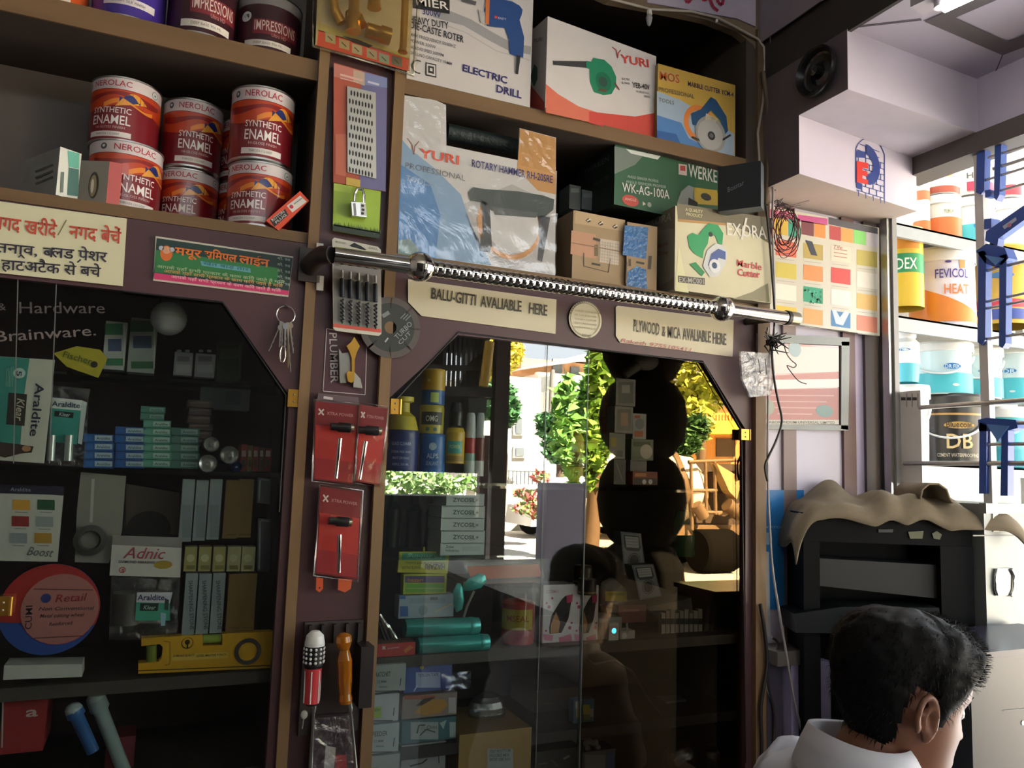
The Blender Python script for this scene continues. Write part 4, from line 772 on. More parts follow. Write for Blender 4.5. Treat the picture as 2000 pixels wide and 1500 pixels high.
AMB = mat('e08a1c', 0.12, var=.15, trans=.55, coat=.5); m = MB(); n = 24; prof = [(.010, 0), (.0115, h*.05), (.0095, h*.14), (.0115, h*.3), (.0125, h*.62), (.0085, h*.76), (.0105, h*.80), (.0135, h*.88), (.0125, h*.96), (.007, h), (.0001, h*1.003)]
rings = []
for (rr, z) in prof:
    rings.append([M_ @ V((rr*(1-(.10 if h*.1 < z < h*.78 and i % 3 == 0 else 0))*math.cos(2*math.pi*i/n), rr*(1-(.10 if h*.1 < z < h*.78 and i % 3 == 0 else 0))*math.sin(2*math.pi*i/n), z)) for i in range(n)])
for j in range(len(rings)-1): m.add(rings[j]+rings[j+1], [(i, (i+1) % n, n+(i+1) % n, n+i) for i in range(n)], AMB, True)
m.build('handle', t)
m = MB(); p0, p1 = W(683, 1370, -.045), W(697, 1520, -.045); m.tube([p0, p0+(p1-p0)*.12, p0+(p1-p0)*.14, p1], [.0045, .0045, .0028, .0028], metal('e0e2e0', .25), 12); m.build('shaft', t)
t = thing('blister_pack', 'dark clear pack hanging under the screwdriver rack', 'packet', W(650, 1520, -.01)); F = FY(-.012); m = MB(); m.prism([F.P(x, y) for x, y in ((610, 1398), (686, 1392), (690, 1530), (600, 1530))], V((0, .002, 0)), mat('3a2a30', 0.4))
F.poly(m, [(636, 1456), (656, 1460), (650, 1530), (630, 1530)], 'a9a7a2', 1); F.poly(m, [(656, 1474), (676, 1474), (680, 1530), (652, 1530)], 'a83a38', 1); m.build('card', t)
m = MB(); m.prism([F.P(x, y, .02) for x, y in ((610, 1396), (686, 1390), (692, 1530), (598, 1530))], V((0, .001, 0)), CLEAR); m.build('clear_shell', t)
m = MB(); a = W(594, 1396, -.014); m.ball(a, .006, mat('c9c7be', .3), 14, 1, .6, 1.2); m.tube([a, a+V((-.002, 0, -.022))], .0012, mat('8a8a80', .4), 6); solo(m, 'hook', 'small white plastic hook at the foot of the pillar', 'hook')
# ------------------------------------------------------------------ chrome rail
YR = -.085; A, B = W(652, 491, YR), W(1557, 629, YR); A.z = B.z = (A.z+B.z)/2
rail = thing('rail', 'chrome rail with two balls and a ribbed middle across the cabinet front', 'rail', (A+B)/2)
def RX(px): 
    x = W(px, 490+(px-652)*.1525, YR).x; return V((x, YR, A.z))
r = .0143; m = MB(); m.tube([A, RX(808)], r, CHROME, 28); m.build('tube', rail); m = MB(); m.tube([RX(1420), RX(1534)], r*.98, CHROME, 28); m.build('tube', rail)
M_ = Matrix.Translation(RX(838)) @ Matrix.Rotation(math.radians(90), 4, 'Y'); L = (RX(1396)-RX(838)).length; N = 46
m = MB(); prof = []
for k in range(N):
    for q in range(6): f = (k+q/6)/N; prof.append((r*(.93+.09*math.sin(math.pi*q/6)), L*f))
m.lathe(prof, CHROME, 28, M_); m.build('ribbed_sleeve', rail)
for px in (820, 1410): m = MB(); m.ball(RX(px), .0265, CHROME, 36); m.build('ball', rail)
m = MB(); m.tube([RX(806), RX(838)], r*1.12, CHROME, 24); m.tube([RX(1396), RX(1424)], r*1.1, CHROME, 24); m.build('collar', rail)
m = MB(); m.tube([RX(1534), RX(1540)], r*1.12, mat('2a2620', .4), 24); m.tube([RX(1540), RX(1557)], r*1.05, metal('b5ad98', .3), 24); m.build('end_cap', rail)
m = MB(); c = W(636, 515, -.03); m.tube([V((A.x-.004, YR, A.z)), V((A.x-.016, YR+.012, A.z)), V((A.x-.022, YR+.04, A.z-.002)), V((A.x-.026, -.008, A.z-.006))], [.0150, .0165, .0165, .0175], mat('2e2726', .45), 16); m.box((A.x-.045, -.012, A.z-.034), (A.x-.008, -.006, A.z+.026), mat('322b2a', .5)); m.build('bracket', rail)
m = MB(); c = W(627, 552, -.02); m.box((c.x-.006, -.012, c.z-.012), (c.x+.006, -.004, c.z+.014), mat('b5b0a8', .3)); c = W(626, 480, -.02); m.box((c.x-.006, -.014, c.z-.006), (c.x+.006, -.004, c.z+.006), mat('b5b0a8', .3)); m.build('bracket_screw', rail)
m = MB(); m.tube([RX(1530), V((RX(1530).x-.03, .0, A.z))], .008, mat('3a332c', .4), 12); m.build('bracket', rail)
# ------------------------------------------------------------------ power tool boxes
def edge_y(q0, q1, x): return q0[1]+(q1[1]-q0[1])*(x-q0[0])/(q1[0]-q0[0])
WHT = mat('c9c5c4', 0.45, var=.04)
m = MB(); F = pbox(m, 799, 1040, -70, 174, .0, .20, WHT, z0=ZC1+.0005)
SWG = '9a9a9d'
F.poly(m, [(846, 16), (880, 22), (920, 38), (960, 62), (1000, 84), (1037, 91), (1036, 107), (995, 100), (950, 76), (905, 50), (846, 34)], SWG, 1); F.line(m, [(846, 40), (910, 64), (970, 100), (1035, 118)], 2, 'b5b3b4', 1)
F.rect(m, 806, -30, 878, 22, '23211f', 2, .16)
F.txt(m, 'MIER', 813, 10, 876, 20, 15, 'e6e2dc', .03, 3); F.txt(m, '300W', 825, 28, 861, 36, 12, '38356b', .02); F.txt(m, 'HEAVY DUTY', 800, 44, 876, 57, 13, '2c2a33', .02); F.txt(m, 'DIE-CASTE ROTER', 800, 55, 905, 84, 13, '2c2a33', .02)
for k, (s_, x1) in enumerate((('MAX FREQUENCY 50/60HZ', 890), ('POWER 300W', 851), ('NO LOAD SPEED 2600RPM', 866), ('DRILLING CAPACITY 10 MM', 882))): F.txt(m, s_, 800, 70+k*12, x1, 70+k*12+(x1-800)*.27, 6, '6a6870', .015)
F.ring(m, 817, 131, 13, 2.2, '2f2d2c', 2, a0=70, a1=290); F.rect(m, 831, 124, 852, 150, '2f2d2c', 2, .22); F.rect(m, 833, 126.5, 850, 147.5, 'd0ccca', 3, .22); F.rect(m, 836, 130, 847, 144, '2f2d2c', 4, .22); F.rect(m, 839, 134, 844, 140, 'd0ccca', 5, .22)
F.txt(m, 'ELECTRIC', 903, 139, 990, 164, 13, '2f2b6a', .03); F.txt(m, 'DRILL', 969, 180, 1018, 193, 14, '2f2b6a', .03)
BLU = '274a86'; F.poly(m, [(955, -6), (1000, 4), (1014, 12), (1020, 20), (1018, 30), (1014, 40), (1023, 74), (1021, 114), (1006, 110), (995, 106), (994, 80), (990, 68), (986, 56), (950, 52), (945, 20)], BLU, 5)
F.poly(m, [(1008, 108), (1016, 110), (1011, 146), (1006, 145)], '2a2c30', 6); F.poly(m, [(934, 20), (952, 26), (950, 50), (938, 44)], 'b9b6b4', 5); F.poly(m, [(948, -6), (956, -6), (954, 50), (947, 46)], 'd0743c', 6)
F.poly(m, [(900, -4), (930, 4), (928, 12), (900, 4)], '5a5a5c', 5); F.line(m, [(965, 34), (970, 35)], 5, 'c8454c', 6); F.txt(m, 'KRISTY', 972, 38, 988, 41, 4, 'c9cbd8', .01, 6)
solo(m, 'tool_box', 'white box picturing a blue electric drill', 'box', 'power tool boxes')
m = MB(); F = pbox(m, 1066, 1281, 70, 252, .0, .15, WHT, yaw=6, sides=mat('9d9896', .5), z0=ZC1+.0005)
S = Face(F.q[0], (F.q[3]-F.q[0]).cross(F.d)); S = Face(F.q[0], S.n if S.n.dot(EYE-F.q[0]) > 0 else -S.n)
S.poly(m, [(1036, 165), (1064, 200), (1064, 217), (1034, 207)], '9c3a34', 1); S.poly(m, [(1044, 125), (1050, 132), (1050, 155), (1043, 170), (1036, 150)], '26463a', 1); S.txt(m, 'YURI', 1042, 84, 1060, 80, 7, '5a5654', .02)
F.poly(m, [(1066, 164), (1090, 184), (1130, 208), (1180, 224), (1240, 228), (1281, 220), (1281, 290), (1180, 245), (1066, 220)], 'd0705a', 1); F.poly(m, [(1150, 218), (1240, 228), (1280, 221), (1280, 276), (1150, 240)], 'c4483e', 2)
F.txt(m, 'YURI', 1212, 122, 1267, 132, 15, 'c8463c', .035); F.line(m, [(1195, 92), (1203, 98), (1206, 114)], 2, '9c4a44', 2); F.line(m, [(1212, 98), (1207, 104), (1206, 114)], 2, '9c4a44', 2)
F.txt(m, 'ELECTRIC', 1214, 156, 1230, 158, 4, '3a3635', .02); F.txt(m, 'BLOWER', 1214, 164, 1230, 166, 4, '3a3635', .02); F.txt(m, 'YEB-40V', 1235, 171, 1269, 176, 10, '2f2c2c', .02); F.txt(m, 'PROFESSIONAL', 1242, 181, 1268, 185, 4, '4a4645', .01); F.txt(m, 'SERIES', 1257, 190, 1269, 192, 4, '4a4645', .01)
GRN = '23805f'; F.poly(m, [(1144, 119), (1155, 121), (1158, 113), (1180, 117), (1194, 130), (1203, 150), (1203, 168), (1194, 184), (1178, 186), (1160, 180), (1152, 160), (1151, 135), (1144, 133)], GRN, 2); F.poly(m, [(1079, 119), (1144, 120), (1145, 133), (1080, 127)], '3a3a3e', 2); F.disc(m, 1178, 160, 15, '176a4d', 3); F.disc(m, 1177, 160, 8, '2f4f44', 4); F.line(m, [(1200, 162), (1209, 176)], 2.5, '7d3a34', 3); F.line(m, [(1168, 176), (1184, 178)], 5, '5f4a3c', 4)
solo(m, 'tool_box', 'white box picturing a green leaf blower over a red curve', 'box', 'power tool boxes')
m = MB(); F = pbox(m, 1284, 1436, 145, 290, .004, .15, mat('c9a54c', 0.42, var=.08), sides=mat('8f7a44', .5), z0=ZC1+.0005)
F.poly(m, [(1283, 178), (1330, 196), (1390, 232), (1434, 262), (1434, 312), (1283, 278)], '9fb3c6', 1); F.poly(m, [(1283, 225), (1330, 240), (1345, 270), (1400, 298), (1283, 276)], '4d7fb8', 2); F.poly(m, [(1283, 255), (1320, 262), (1330, 284), (1283, 276)], '2f5f9e', 3)
F.rect(m, 1288, 140, 1327, 160, 'c9a86a', 1, .2); F.txt(m, 'MOS', 1289, 156, 1327, 163, 16, 'c05a2a', .03); F.txt(m, 'MARBLE CUTTER YCM-4', 1343, 168, 1432, 190, 9, '2f2a55', .025); F.txt(m, 'PROFESSIONAL', 1286, 178, 1356, 193, 8, '6b6650', .01); F.txt(m, 'TOOLS', 1286, 198, 1316, 205, 7, '6b6a60', .01)
F.ring(m, 1366, 242, 30, 9, 'd8803a', 2); F.poly(m, [(1349, 222), (1368, 214), (1388, 190), (1398, 196), (1418, 228), (1421, 256), (1415, 264), (1406, 236), (1388, 216), (1376, 228), (1372, 250), (1352, 244)], '244f78', 4)
F.poly(m, [(1378, 222), (1402, 234), (1396, 240), (1376, 240)], 'd0c6a8', 5); F.disc(m, 1387, 263, 29, '9a9a97', 5); F.disc(m, 1386, 264, 24, 'aeaeab', 6); F.disc(m, 1388, 266, 7, '2f3235', 7); F.disc(m, 1388, 266, 3.5, '6a6d70', 8); F.line(m, [(1350, 268), (1375, 278)], 4, '3a3a36', 5); F.line(m, [(1410, 274), (1426, 264)], 4, '333', 5) if False else F.line(m, [(1410, 274), (1426, 264)], 4, '333333', 5)
solo(m, 'tool_box', 'yellow and blue box picturing a marble cutter saw', 'box', 'power tool boxes')
# rotary hammer box wrapped in film
t = thing('tool_box', 'film wrapped blue and grey rotary hammer box with a carry handle cut-out', 'box', W(930, 520, 0), 'power tool boxes')
m = MB(); F = FY(.0); zb = ZD1+.0006
out = [(776, 497), (1084, 536), (1086, 269), (1015, 250), (1013, 313), (872, 284), (871, 205), (850, 195), (790, 186)]
q = [F.P(x, y) for x, y in out]; q[0].z = q[1].z = zb
m.prism(q, V((0, .004, 0)), mat('c2c0be', .45, var=.04)); m.box((q[0].x, .004, zb), (q[1].x, .17, W(930, 300, 0).z), mat('8f8d8a', .5))
F.poly(m, [(783, 270), (800, 290), (850, 330), (900, 380), (920, 440), (960, 518), (777, 496)], '7d9dbb', 1); F.poly(m, [(780, 320), (840, 360), (860, 420), (850, 505), (777, 496)], '4a80b5', 2); F.poly(m, [(778, 470), (800, 466), (830, 502), (777, 496)], '6f8a86', 3)
F.poly(m, [(1016, 251), (1085, 270), (1085, 380), (1050, 372), (1010, 330)], 'bd8d55', 1); F.poly(m, [(900, 400), (1000, 360), (1084, 400), (1084, 536), (980, 522), (930, 470)], 'a9a7a4', 1)
F.txt(m, 'YURI', 818, 307, 896, 322, 17, 'd2503a', .035); F.line(m, [(795, 270), (804, 282), (808, 302)], 2, '8a5a55', 2); F.line(m, [(818, 276), (810, 286), (808, 302)], 2, '8a5a55', 2)
F.txt(m, 'PROFESSIONAL', 791, 328, 908, 354, 11, '70737a', .0); F.txt(m, 'TOOLS', 792, 352, 840, 364, 10, '8a97a4', .0); F.txt(m, 'ROTARY HAMMER RH-20SRE', 921, 326, 1079, 358, 14, '2f2f72', .02)
F.ring(m, 995, 440, 62, 9, 'c08a50', 2); F.disc(m, 1000, 438, 52, 'c2c0bd', 3)
F.poly(m, [(914, 376), (924, 366), (948, 370), (1010, 374), (1060, 382), (1082, 390), (1080, 410), (1062, 425), (1030, 422), (960, 412), (940, 396), (918, 392)], '3f4a48', 4); F.poly(m, [(938, 390), (956, 400), (960, 480), (956, 494), (936, 490), (944, 440)], '3a3d40', 4); F.poly(m, [(1050, 420), (1074, 425), (1068, 460), (1058, 512), (1050, 508), (1054, 470)], '37393d', 4); F.poly(m, [(960, 404), (1050, 416), (1046, 426), (966, 420)], '505654', 5)
m.build('box', t)
m = MB(); a, b = W(872, 255, .05), W(1012, 290, .05); a.z = b.z = (a.z+b.z)/2; m.tube([a, b], .017, mat('1f2b2c', .5, var=.4, scale=120, bump=.6), 18); m.build('carry_handle', t)
m = MB(); rs = random.Random(5); nx, nz = 26, 22; x0, x1 = q[0].x, q[1].x; z1_ = W(930, 320, 0).z
vs_ = [V((x0+(x1-x0)*i/nx, -.0030-.0016*noise.noise(V((i*.33, j*.27, 3))), zb+(z1_-zb)*j/nz)) for j in range(nz+1) for i in range(nx+1)]
m.add(vs_, [(j*(nx+1)+i, j*(nx+1)+i+1, (j+1)*(nx+1)+i+1, (j+1)*(nx+1)+i) for j in range(nz) for i in range(nx)], WRAP, True)
vs_ = [W(1015+71*i/8, 252+70*j/8+18*i/8, -.004-.002*noise.noise(V((i*.8, j*.9, 9)))) for j in range(9) for i in range(9)]; m.add(vs_, [(j*9+i, j*9+i+1, (j+1)*9+i+1, (j+1)*9+i) for j in range(8) for i in range(8)], WRAP)
vs_ = [W(788+83*i/8, 188+90*j/8+18*i/8, -.004-.002*noise.noise(V((i*.8, j*.9, 5)))) for j in range(9) for i in range(9)]; m.add(vs_, [(j*9+i, j*9+i+1, (j+1)*9+i+1, (j+1)*9+i) for j in range(8) for i in range(8)], WRAP); m.build('plastic_wrap', t)
# grinder box, dark boxes
GR = mat('2b5c3f', .4, var=.08)
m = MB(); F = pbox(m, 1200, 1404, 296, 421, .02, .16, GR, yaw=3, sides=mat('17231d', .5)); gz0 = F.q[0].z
F.poly(m, [(1200, 286), (1262, 298), (1240, 322), (1200, 340)], '6f7d74', 1); F.poly(m, [(1222, 291), (1290, 305), (1284, 312), (1232, 300)], 'd6dcd8', 2)
F.txt(m, 'WERKEN', 1344, 345, 1412, 360, 24, 'd0d3cc', .04); F.rect(m, 1325, 321, 1341, 342, 'c9b9b4', 2, .15); F.rect(m, 1328, 324, 1338, 334, 'a8463c', 3, .1)
F.txt(m, 'WK-AG-100A', 1215, 374, 1307, 389, 17, 'd3d6cf', .035); F.disc(m, 1231, 392, 16, 'b8473c', 2, ry=11); F.txt(m, 'ANGLE', 1220, 391, 1242, 394, 5, 'd8b0a4', .01); F.disc(m, 1257, 398, 4, 'c9ccc4', 2, n=3); F.disc(m, 1268, 400, 4, '9aa49a', 2)
for k, (x0, x1) in enumerate(((1225, 1285), (1222, 1300))): F.txt(m, 'ANGLE GRINDER PROFESSIONAL'[:22], x0, 347+k*10, x1, 357+k*11, 5, '9fb3a4', .01)
F.poly(m, [(1322, 396), (1330, 374), (1344, 362), (1354, 366), (1356, 392), (1350, 408), (1326, 408)], '8f9490', 3); F.poly(m, [(1354, 366), (1400, 372), (1404, 402), (1352, 398)], 'b39a34', 3); F.disc(m, 1378, 385, 10, '2a2a26', 4, ry=7); F.poly(m, [(1344, 386), (1362, 396), (1360, 412), (1342, 410)], '23241f', 4)
S = Face(F.q[0], (F.q[3]-F.q[0]).cross(F.d)); S = Face(F.q[0], S.n if S.n.dot(EYE-F.q[0]) > 0 else -S.n)
S.txt(m, 'WERKEN', 1142, 342, 1190, 314, 9, '5a6560', .02); S.txt(m, 'WK-AG-100A', 1160, 366, 1190, 348, 7, '4a5550', .02)
solo(m, 'tool_box', 'green angle grinder box with white lettering', 'box', 'power tool boxes')
m = MB(); F = pbox(m, 1402, 1486, 320, 408, -.075, .035, mat('22282c', .4), yaw=-52, sides=mat('3c4347', .45)); F.txt(m, 'Bosstar', 1422, 376, 1455, 360, 9, '8a9093', .0, 3, .3)
solo(m, 'black_box', 'plain black box jutting over the shelf end by the rough post', 'box')
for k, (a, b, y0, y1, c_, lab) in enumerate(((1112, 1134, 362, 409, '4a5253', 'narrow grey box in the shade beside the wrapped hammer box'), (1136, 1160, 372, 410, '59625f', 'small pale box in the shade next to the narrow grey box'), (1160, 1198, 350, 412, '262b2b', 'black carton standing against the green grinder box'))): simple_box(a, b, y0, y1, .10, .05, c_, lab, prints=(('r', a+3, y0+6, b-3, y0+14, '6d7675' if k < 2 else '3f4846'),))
KR = mat('a08866', .6, var=.08)
bx = W(1150, 560, .01)
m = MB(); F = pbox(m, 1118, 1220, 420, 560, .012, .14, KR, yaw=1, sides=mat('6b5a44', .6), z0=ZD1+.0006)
F.poly(m, [(1124, 411), (1219, 430), (1219, 452), (1122, 436)], 'b39a74', 1); 
for x, y in ((1148, 431), (1172, 437), (1200, 443)): F.poly(m, [(x-5, y), (x+1, y-5), (x+6, y+2), (x, y+4)], '2f281f', 2); F.line(m, [(x-2, y+1), (x+5, y-3)], 2, 'd8cfc0', 3)
F.poly(m, [(1116, 450), (1164, 458), (1164, 506), (1114, 496)], 'b98a6c', 1); F.poly(m, [(1172, 466), (1210, 472), (1208, 518), (1170, 512)], 'c4b6a4', 1)
F.line(m, [(1140, 494), (1140, 520), (1188, 532), (1192, 504)], 1.5, '4a3d2c', 2); F.line(m, [(1158, 466), (1172, 470)], 5, '3a3024', 2); F.line(m, [(1164, 478), (1164, 500)], 7, '6b583c', 2); F.line(m, [(1156, 515), (1172, 518)], 4, '3a3024', 2)
for k in range(7): F.line(m, [(1174+k*5, 470+k), (1172+k*5, 512+k)], 1, 'd6cabb', 3); F.line(m, [(1172, 472+k*6), (1208, 478+k*6)], 1, 'ab9a86', 3)
F.line(m, [(1114, 474), (1160, 482), (1212, 492)], 1.6, '8a6a52', 4); solo(m, 'carton', 'brown cardboard carton taped and tied with string', 'box')
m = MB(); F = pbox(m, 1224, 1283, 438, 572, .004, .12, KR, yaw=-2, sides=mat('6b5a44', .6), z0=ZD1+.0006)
BW = mat('3a6ea5', .2, var=.5, scale=120, bump=.8); F.poly(m, [(1220, 440), (1266, 444), (1262, 506), (1216, 498)], BW, 1); F.poly(m, [(1226, 530), (1244, 520), (1262, 526), (1264, 568), (1224, 560)], BW, 1); F.line(m, [(1270, 500), (1268, 526)], 6, '3a3024', 2); F.line(m, [(1230, 506), (1230, 520)], 4, '4a3d2c', 2); F.line(m, [(1242, 512), (1258, 515)], 4, '3a3024', 2); F.line(m, [(1224, 512), (1222, 552)], 1.5, '4a3d2c', 2)
solo(m, 'carton', 'brown carton wrapped with bright blue tape', 'box')
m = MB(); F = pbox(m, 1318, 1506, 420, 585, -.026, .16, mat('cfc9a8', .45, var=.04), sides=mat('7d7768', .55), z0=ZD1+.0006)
F.poly(m, [(1322, 397), (1506, 426), (1506, 478), (1480, 462), (1420, 436), (1324, 428)], '77705a', 1); F.poly(m, [(1324, 428), (1420, 436), (1420, 441), (1324, 433)], 'b58a50', 2)
F.poly(m, [(1500, 553), (1503, 590), (1430, 584), (1470, 570)], '8a8463', 1); F.poly(m, [(1326, 480), (1320, 540), (1318, 568), (1345, 572), (1330, 500)], 'd8d6a8', 1)
F.txt(m, 'A QUALITY', 1338, 412, 1372, 417, 6, 'd9d2a4', .015); F.txt(m, 'PRODUCT', 1340, 421, 1372, 426, 6, 'd9d2a4', .015); F.txt(m, 'EXORA', 1420, 459, 1497, 467, 24, 'e0ddd0', .05); F.line(m, [(1448, 468), (1457, 426)], 4, 'e0ddd0', 4)
F.txt(m, 'Marble', 1439, 520, 1487, 528, 13, 'c23a40', .03); F.txt(m, 'Cutter', 1440, 538, 1484, 543, 13, 'c23a40', .03); F.rect(m, 1324, 541, 1376, 554, '5a564c', 2, .1); F.txt(m, 'EX-MC001', 1326, 551, 1374, 555, 10, 'b5b0a4', .01)
G2 = '2f9a5f'; F.poly(m, [(1342, 462), (1352, 455), (1364, 460), (1372, 448), (1384, 436), (1402, 440), (1412, 456), (1410, 478), (1402, 476), (1396, 460), (1384, 462), (1382, 476), (1374, 490), (1372, 505), (1356, 496), (1346, 484)], G2, 3); F.poly(m, [(1346, 516), (1358, 512), (1376, 532), (1370, 540)], '2f8a50', 3)
F.poly(m, [(1372, 520), (1380, 490), (1396, 476), (1412, 480), (1420, 492), (1416, 516), (1402, 540), (1386, 542)], 'c9ccca', 4); F.poly(m, [(1382, 518), (1388, 496), (1402, 486), (1416, 492), (1416, 508), (1402, 504), (1392, 528)], '4a5f96', 5); F.disc(m, 1395, 520, 11, 'd8dadb', 6); F.disc(m, 1394, 519, 5, '34486e', 7); F.disc(m, 1387, 458, 4, '2a3a30', 4)
S = Face(F.q[0], (-1, 0, 0)); S.txt(m, 'EXORA', 1262, 444, 1312, 430, 14, 'a9a598', .03); S.poly(m, [(1266, 452), (1318, 446), (1318, 540), (1290, 560), (1282, 530)], '8d8878', 1) ; S.txt(m, 'Marble', 1286, 486, 1306, 478, 8, '7d4648', .02, 4); S.txt(m, 'Cutter', 1286, 500, 1306, 496, 8, '7d4648', .02, 4)
solo(m, 'tool_box', 'cream marble cutter box at the shelf end with a green saw picture', 'box', 'power tool boxes')
# ------------------------------------------------------------------ plates on the header
def plate(pts, label, name='sign', col='c9c0a2'):
    m = MB(); F = FY(-.003); m.prism([F.P(x, y) for x, y in pts], V((0, .0025, 0)), mat(col, .35, var=.05)); return m, F
m, F = plate([(797, 545), (1087, 585), (1085, 652), (823, 617), (797, 590)], '')
F.txt(m, 'BALU-GITTI', 842, 583, 929, 597, 21, '38322a', .02); F.txt(m, 'AVALIABLE', 938, 599, 1018, 609, 21, '38322a', .02); F.txt(m, 'HERE', 1033, 612, 1068, 617, 21, '38322a', .02); solo(m, 'sign', 'cream plate advertising sand and gravel under the rail', 'sign')
m, F = plate([(1207, 597), (1433, 625), (1431, 697), (1211, 669), (1203, 656), (1203, 600)], '')
F.txt(m, 'PLYWOOD', 1237, 647, 1287, 655, 23, '38322a', .02); F.txt(m, '&', 1293, 656, 1299, 657, 19, '38322a', .02); F.txt(m, 'MICA', 1304, 659, 1329, 662, 22, '38322a', .02); F.txt(m, 'AVALIABLE', 1333, 663, 1388, 669, 22, '38322a', .02); F.txt(m, 'HERE', 1392, 671, 1418, 674, 22, '38322a', .02)
F.txt(m, 'Rakesh 9755105411', 1212, 668, 1350, 687, 7, 'b5656c', .01, 3, .2); solo(m, 'sign', 'cream plate advertising plywood and mica near the end post', 'sign')
c = W(1143.5, 624.5, -.004); R = (W(1176, 624, -.004).x-W(1111, 624, -.004).x)/2*.985; m = MB(); m.lathe([(R, 0), (R, .002)], mat('c9c2a6', .35), 48, Matrix.Translation(c+V((0, .002, 0))) @ Matrix.Rotation(math.radians(90), 4, 'X')); F = FY(c.y)
F.ring(m, 1143, 624, 29, 1.2, '8f8868', 2)
for k in range(5): F.txt(m, 'SHREE GANESH HARDWARE STORE'[k*3:k*3+12], 1122, 608+k*8, 1165, 613+k*8, 3.5, '9c9578', .005)
for k in range(18):
    a = math.radians(160-k*8.2); x, y = 1143+30*math.cos(a), 623-34*math.sin(a); F.disc(m, x, y, 1.4, '6b6450', 2)
F.txt(m, 'INDORE', 1136, 657, 1154, 660, 5, '6b6450', .01); solo(m, 'sticker', 'round cream sticker between the two lettered plates', 'sticker')
# ------------------------------------------------------------------ cable with a lamp holder along the arched top
t = thing('lamp_cable', 'white cable with a glass bulb sagging along the arched cabinet top', 'cable', W(1272, 62, -.012))
m = MB(); m.tube([W(x, y, -.010) for x, y in ((1120, -30), (1190, -3), (1270, 18), (1350, 22), (1400, 34), (1450, 60), (1480, 76), (1492, 92), (1494, 120), (1490, 200), (1480, 260), (1484, 330))], .0028, mat('b5ada0', .5), 8); m.build('cable', t)
m = MB(); a = W(1268, 20, -.014); m.tube([a, a+V((.001, 0, -.010)), a+V((.001, 0, -.012))], [.005, .006, .004], mat('d5d2cc', .4), 12); m.lathe([(.0001, -.038), (.004, -.034), (.006, -.026), (.0075, -.018), (.005, -.010)], mat('d8d8d8', .1, trans=.6), 16, Matrix.Translation(a), caps=False); m.build('bulb', t)
m = MB(); a = W(1400, 38, -.008); m.tube([a, a+V((0, 0, -.008))], .003, WHITEP, 8); m.build('clip', t)
# ------------------------------------------------------------------ goods behind the clear and bronze panes
def lcan(xl, xr, yt, yb, Y, prof, label, cat, name, group=None, prints=None, n=28):
    """upright round thing: prof = (r fraction, height fraction, colour, part name) from the base up"""
    c = W((xl+xr)/2, yb, Y); R = (W(xr, yb, Y)-W(xl, yb, Y)).length/2*.95; zt = W((xl+xr)/2, yt, Y).z; H = zt-c.z
    base = V((c.x, Y+R*.0, c.z)); t = thing(name, label, cat, base, group)
    parts = {}
    for a, b in zip(prof, prof[1:]):
        mb = parts.setdefault(a[3], MB()); mb.lathe([(R*a[0], H*a[1]), (R*b[0], H*b[1])], mat(a[2], .32, var=.06), n, Matrix.Translation(base), caps=False)
    for k, mb in parts.items():
        if prints and k == 'body': prints(mb, base, R, H)
        mb.build(k, t)
    return t
def lab_text(*items):
    def f(mb, c, R, H):
        th = toward(c)
        for it in items:
            if it[0] == 'band': wrap_patch(mb, c, R*it[5] if len(it) > 5 else R*1.01, c.z+H*it[1], c.z+H*it[2], th-it[4], th+it[4], it[3], 14)
            elif it[0] == 'patch': wrap_patch(mb, c, R*1.02, c.z+H*it[1], c.z+H*it[2], th+it[4], th+it[5], it[3], 10)
            elif it[0] == 'disc': wrap_disc(mb, c, R*1.025, c.z+H*it[1], R*it[2], th+it[4], it[3], rz=(R*it[5] if len(it) > 5 else None))
            elif it[0] == 'txt': wrap_text(mb, it[1], c, R*1.035, c.z+H*it[2], H*it[3], th+it[5], it[4], width=R*it[6], bold=.015)
    return f
YB = .12
lcan(748, 815, 775, 924, .10, [(1, 0, '26346e', 'body'), (1, .53, '26346e', 'body'), (.98, .56, 'c9b83a', 'shoulder'), (.75, .74, 'c9b83a', 'shoulder'), (.42, .80, 'c9b83a', 'trigger_head'), (.40, .92, 'cdbb38', 'trigger_head'), (.62, .94, 'cdbb38', 'trigger_head'), (.62, 1, 'cdbb38', 'trigger_head'), (.001, 1, 'cdbb38', 'trigger_head')], 'dark blue spray bottle with a yellow trigger head and shoulders', 'bottle', 'spray_bottle', None,
     lab_text(('band', .06, .42, '31427f', .9), ('txt', 'GLASS CLEANER', .36, .04, 'b9c4dd', 0, 1.2), ('txt', 'STREAK FREE SHINE', .26, .03, 'aab6d4', 0, 1.2), ('txt', 'FAST DRYING', .18, .03, 'aab6d4', 0, 1.0), ('txt', 'REFILL 500 ML', .10, .03, 'aab6d4', 0, 1.0)))
lcan(818, 868, 848, 924, .10, [(1, 0, '2f6fb4', 'body'), (1, .93, '2f6fb4', 'body'), (.95, 1, '8fb0cf', 'lid'), (.001, 1, '8fb0cf', 'lid')], 'bright blue tin with a white mountain emblem on the glass shelf', 'tin', 'tin', None, lab_text(('band', .1, .5, '2a62a6', .9), ('disc', .68, .3, 'b9cfe2', 0), ('txt', 'ALPS', .38, .12, 'cfdcea', 0, .9), ('txt', 'SEALANT', .2, .1, 'a9c0da', 0, 1.0)))
lcan(818, 866, 792, 847, .10, [(1, 0, 'b3a53a', 'body'), (1, .9, 'b3a53a', 'body'), (.95, 1, 'c9c2a0', 'lid'), (.001, 1, 'c9c2a0', 'lid')], 'olive yellow tin with a black label standing on the blue tin', 'tin', 'tin', None, lab_text(('band', .30, .75, '2a2c28', .95), ('txt', 'OMG', .42, .2, 'd8d8c4', 0, 1.0), ('disc', .14, .16, '3f6a5c', -.3), ('disc', .14, .16, '3f6a5c', .3)))
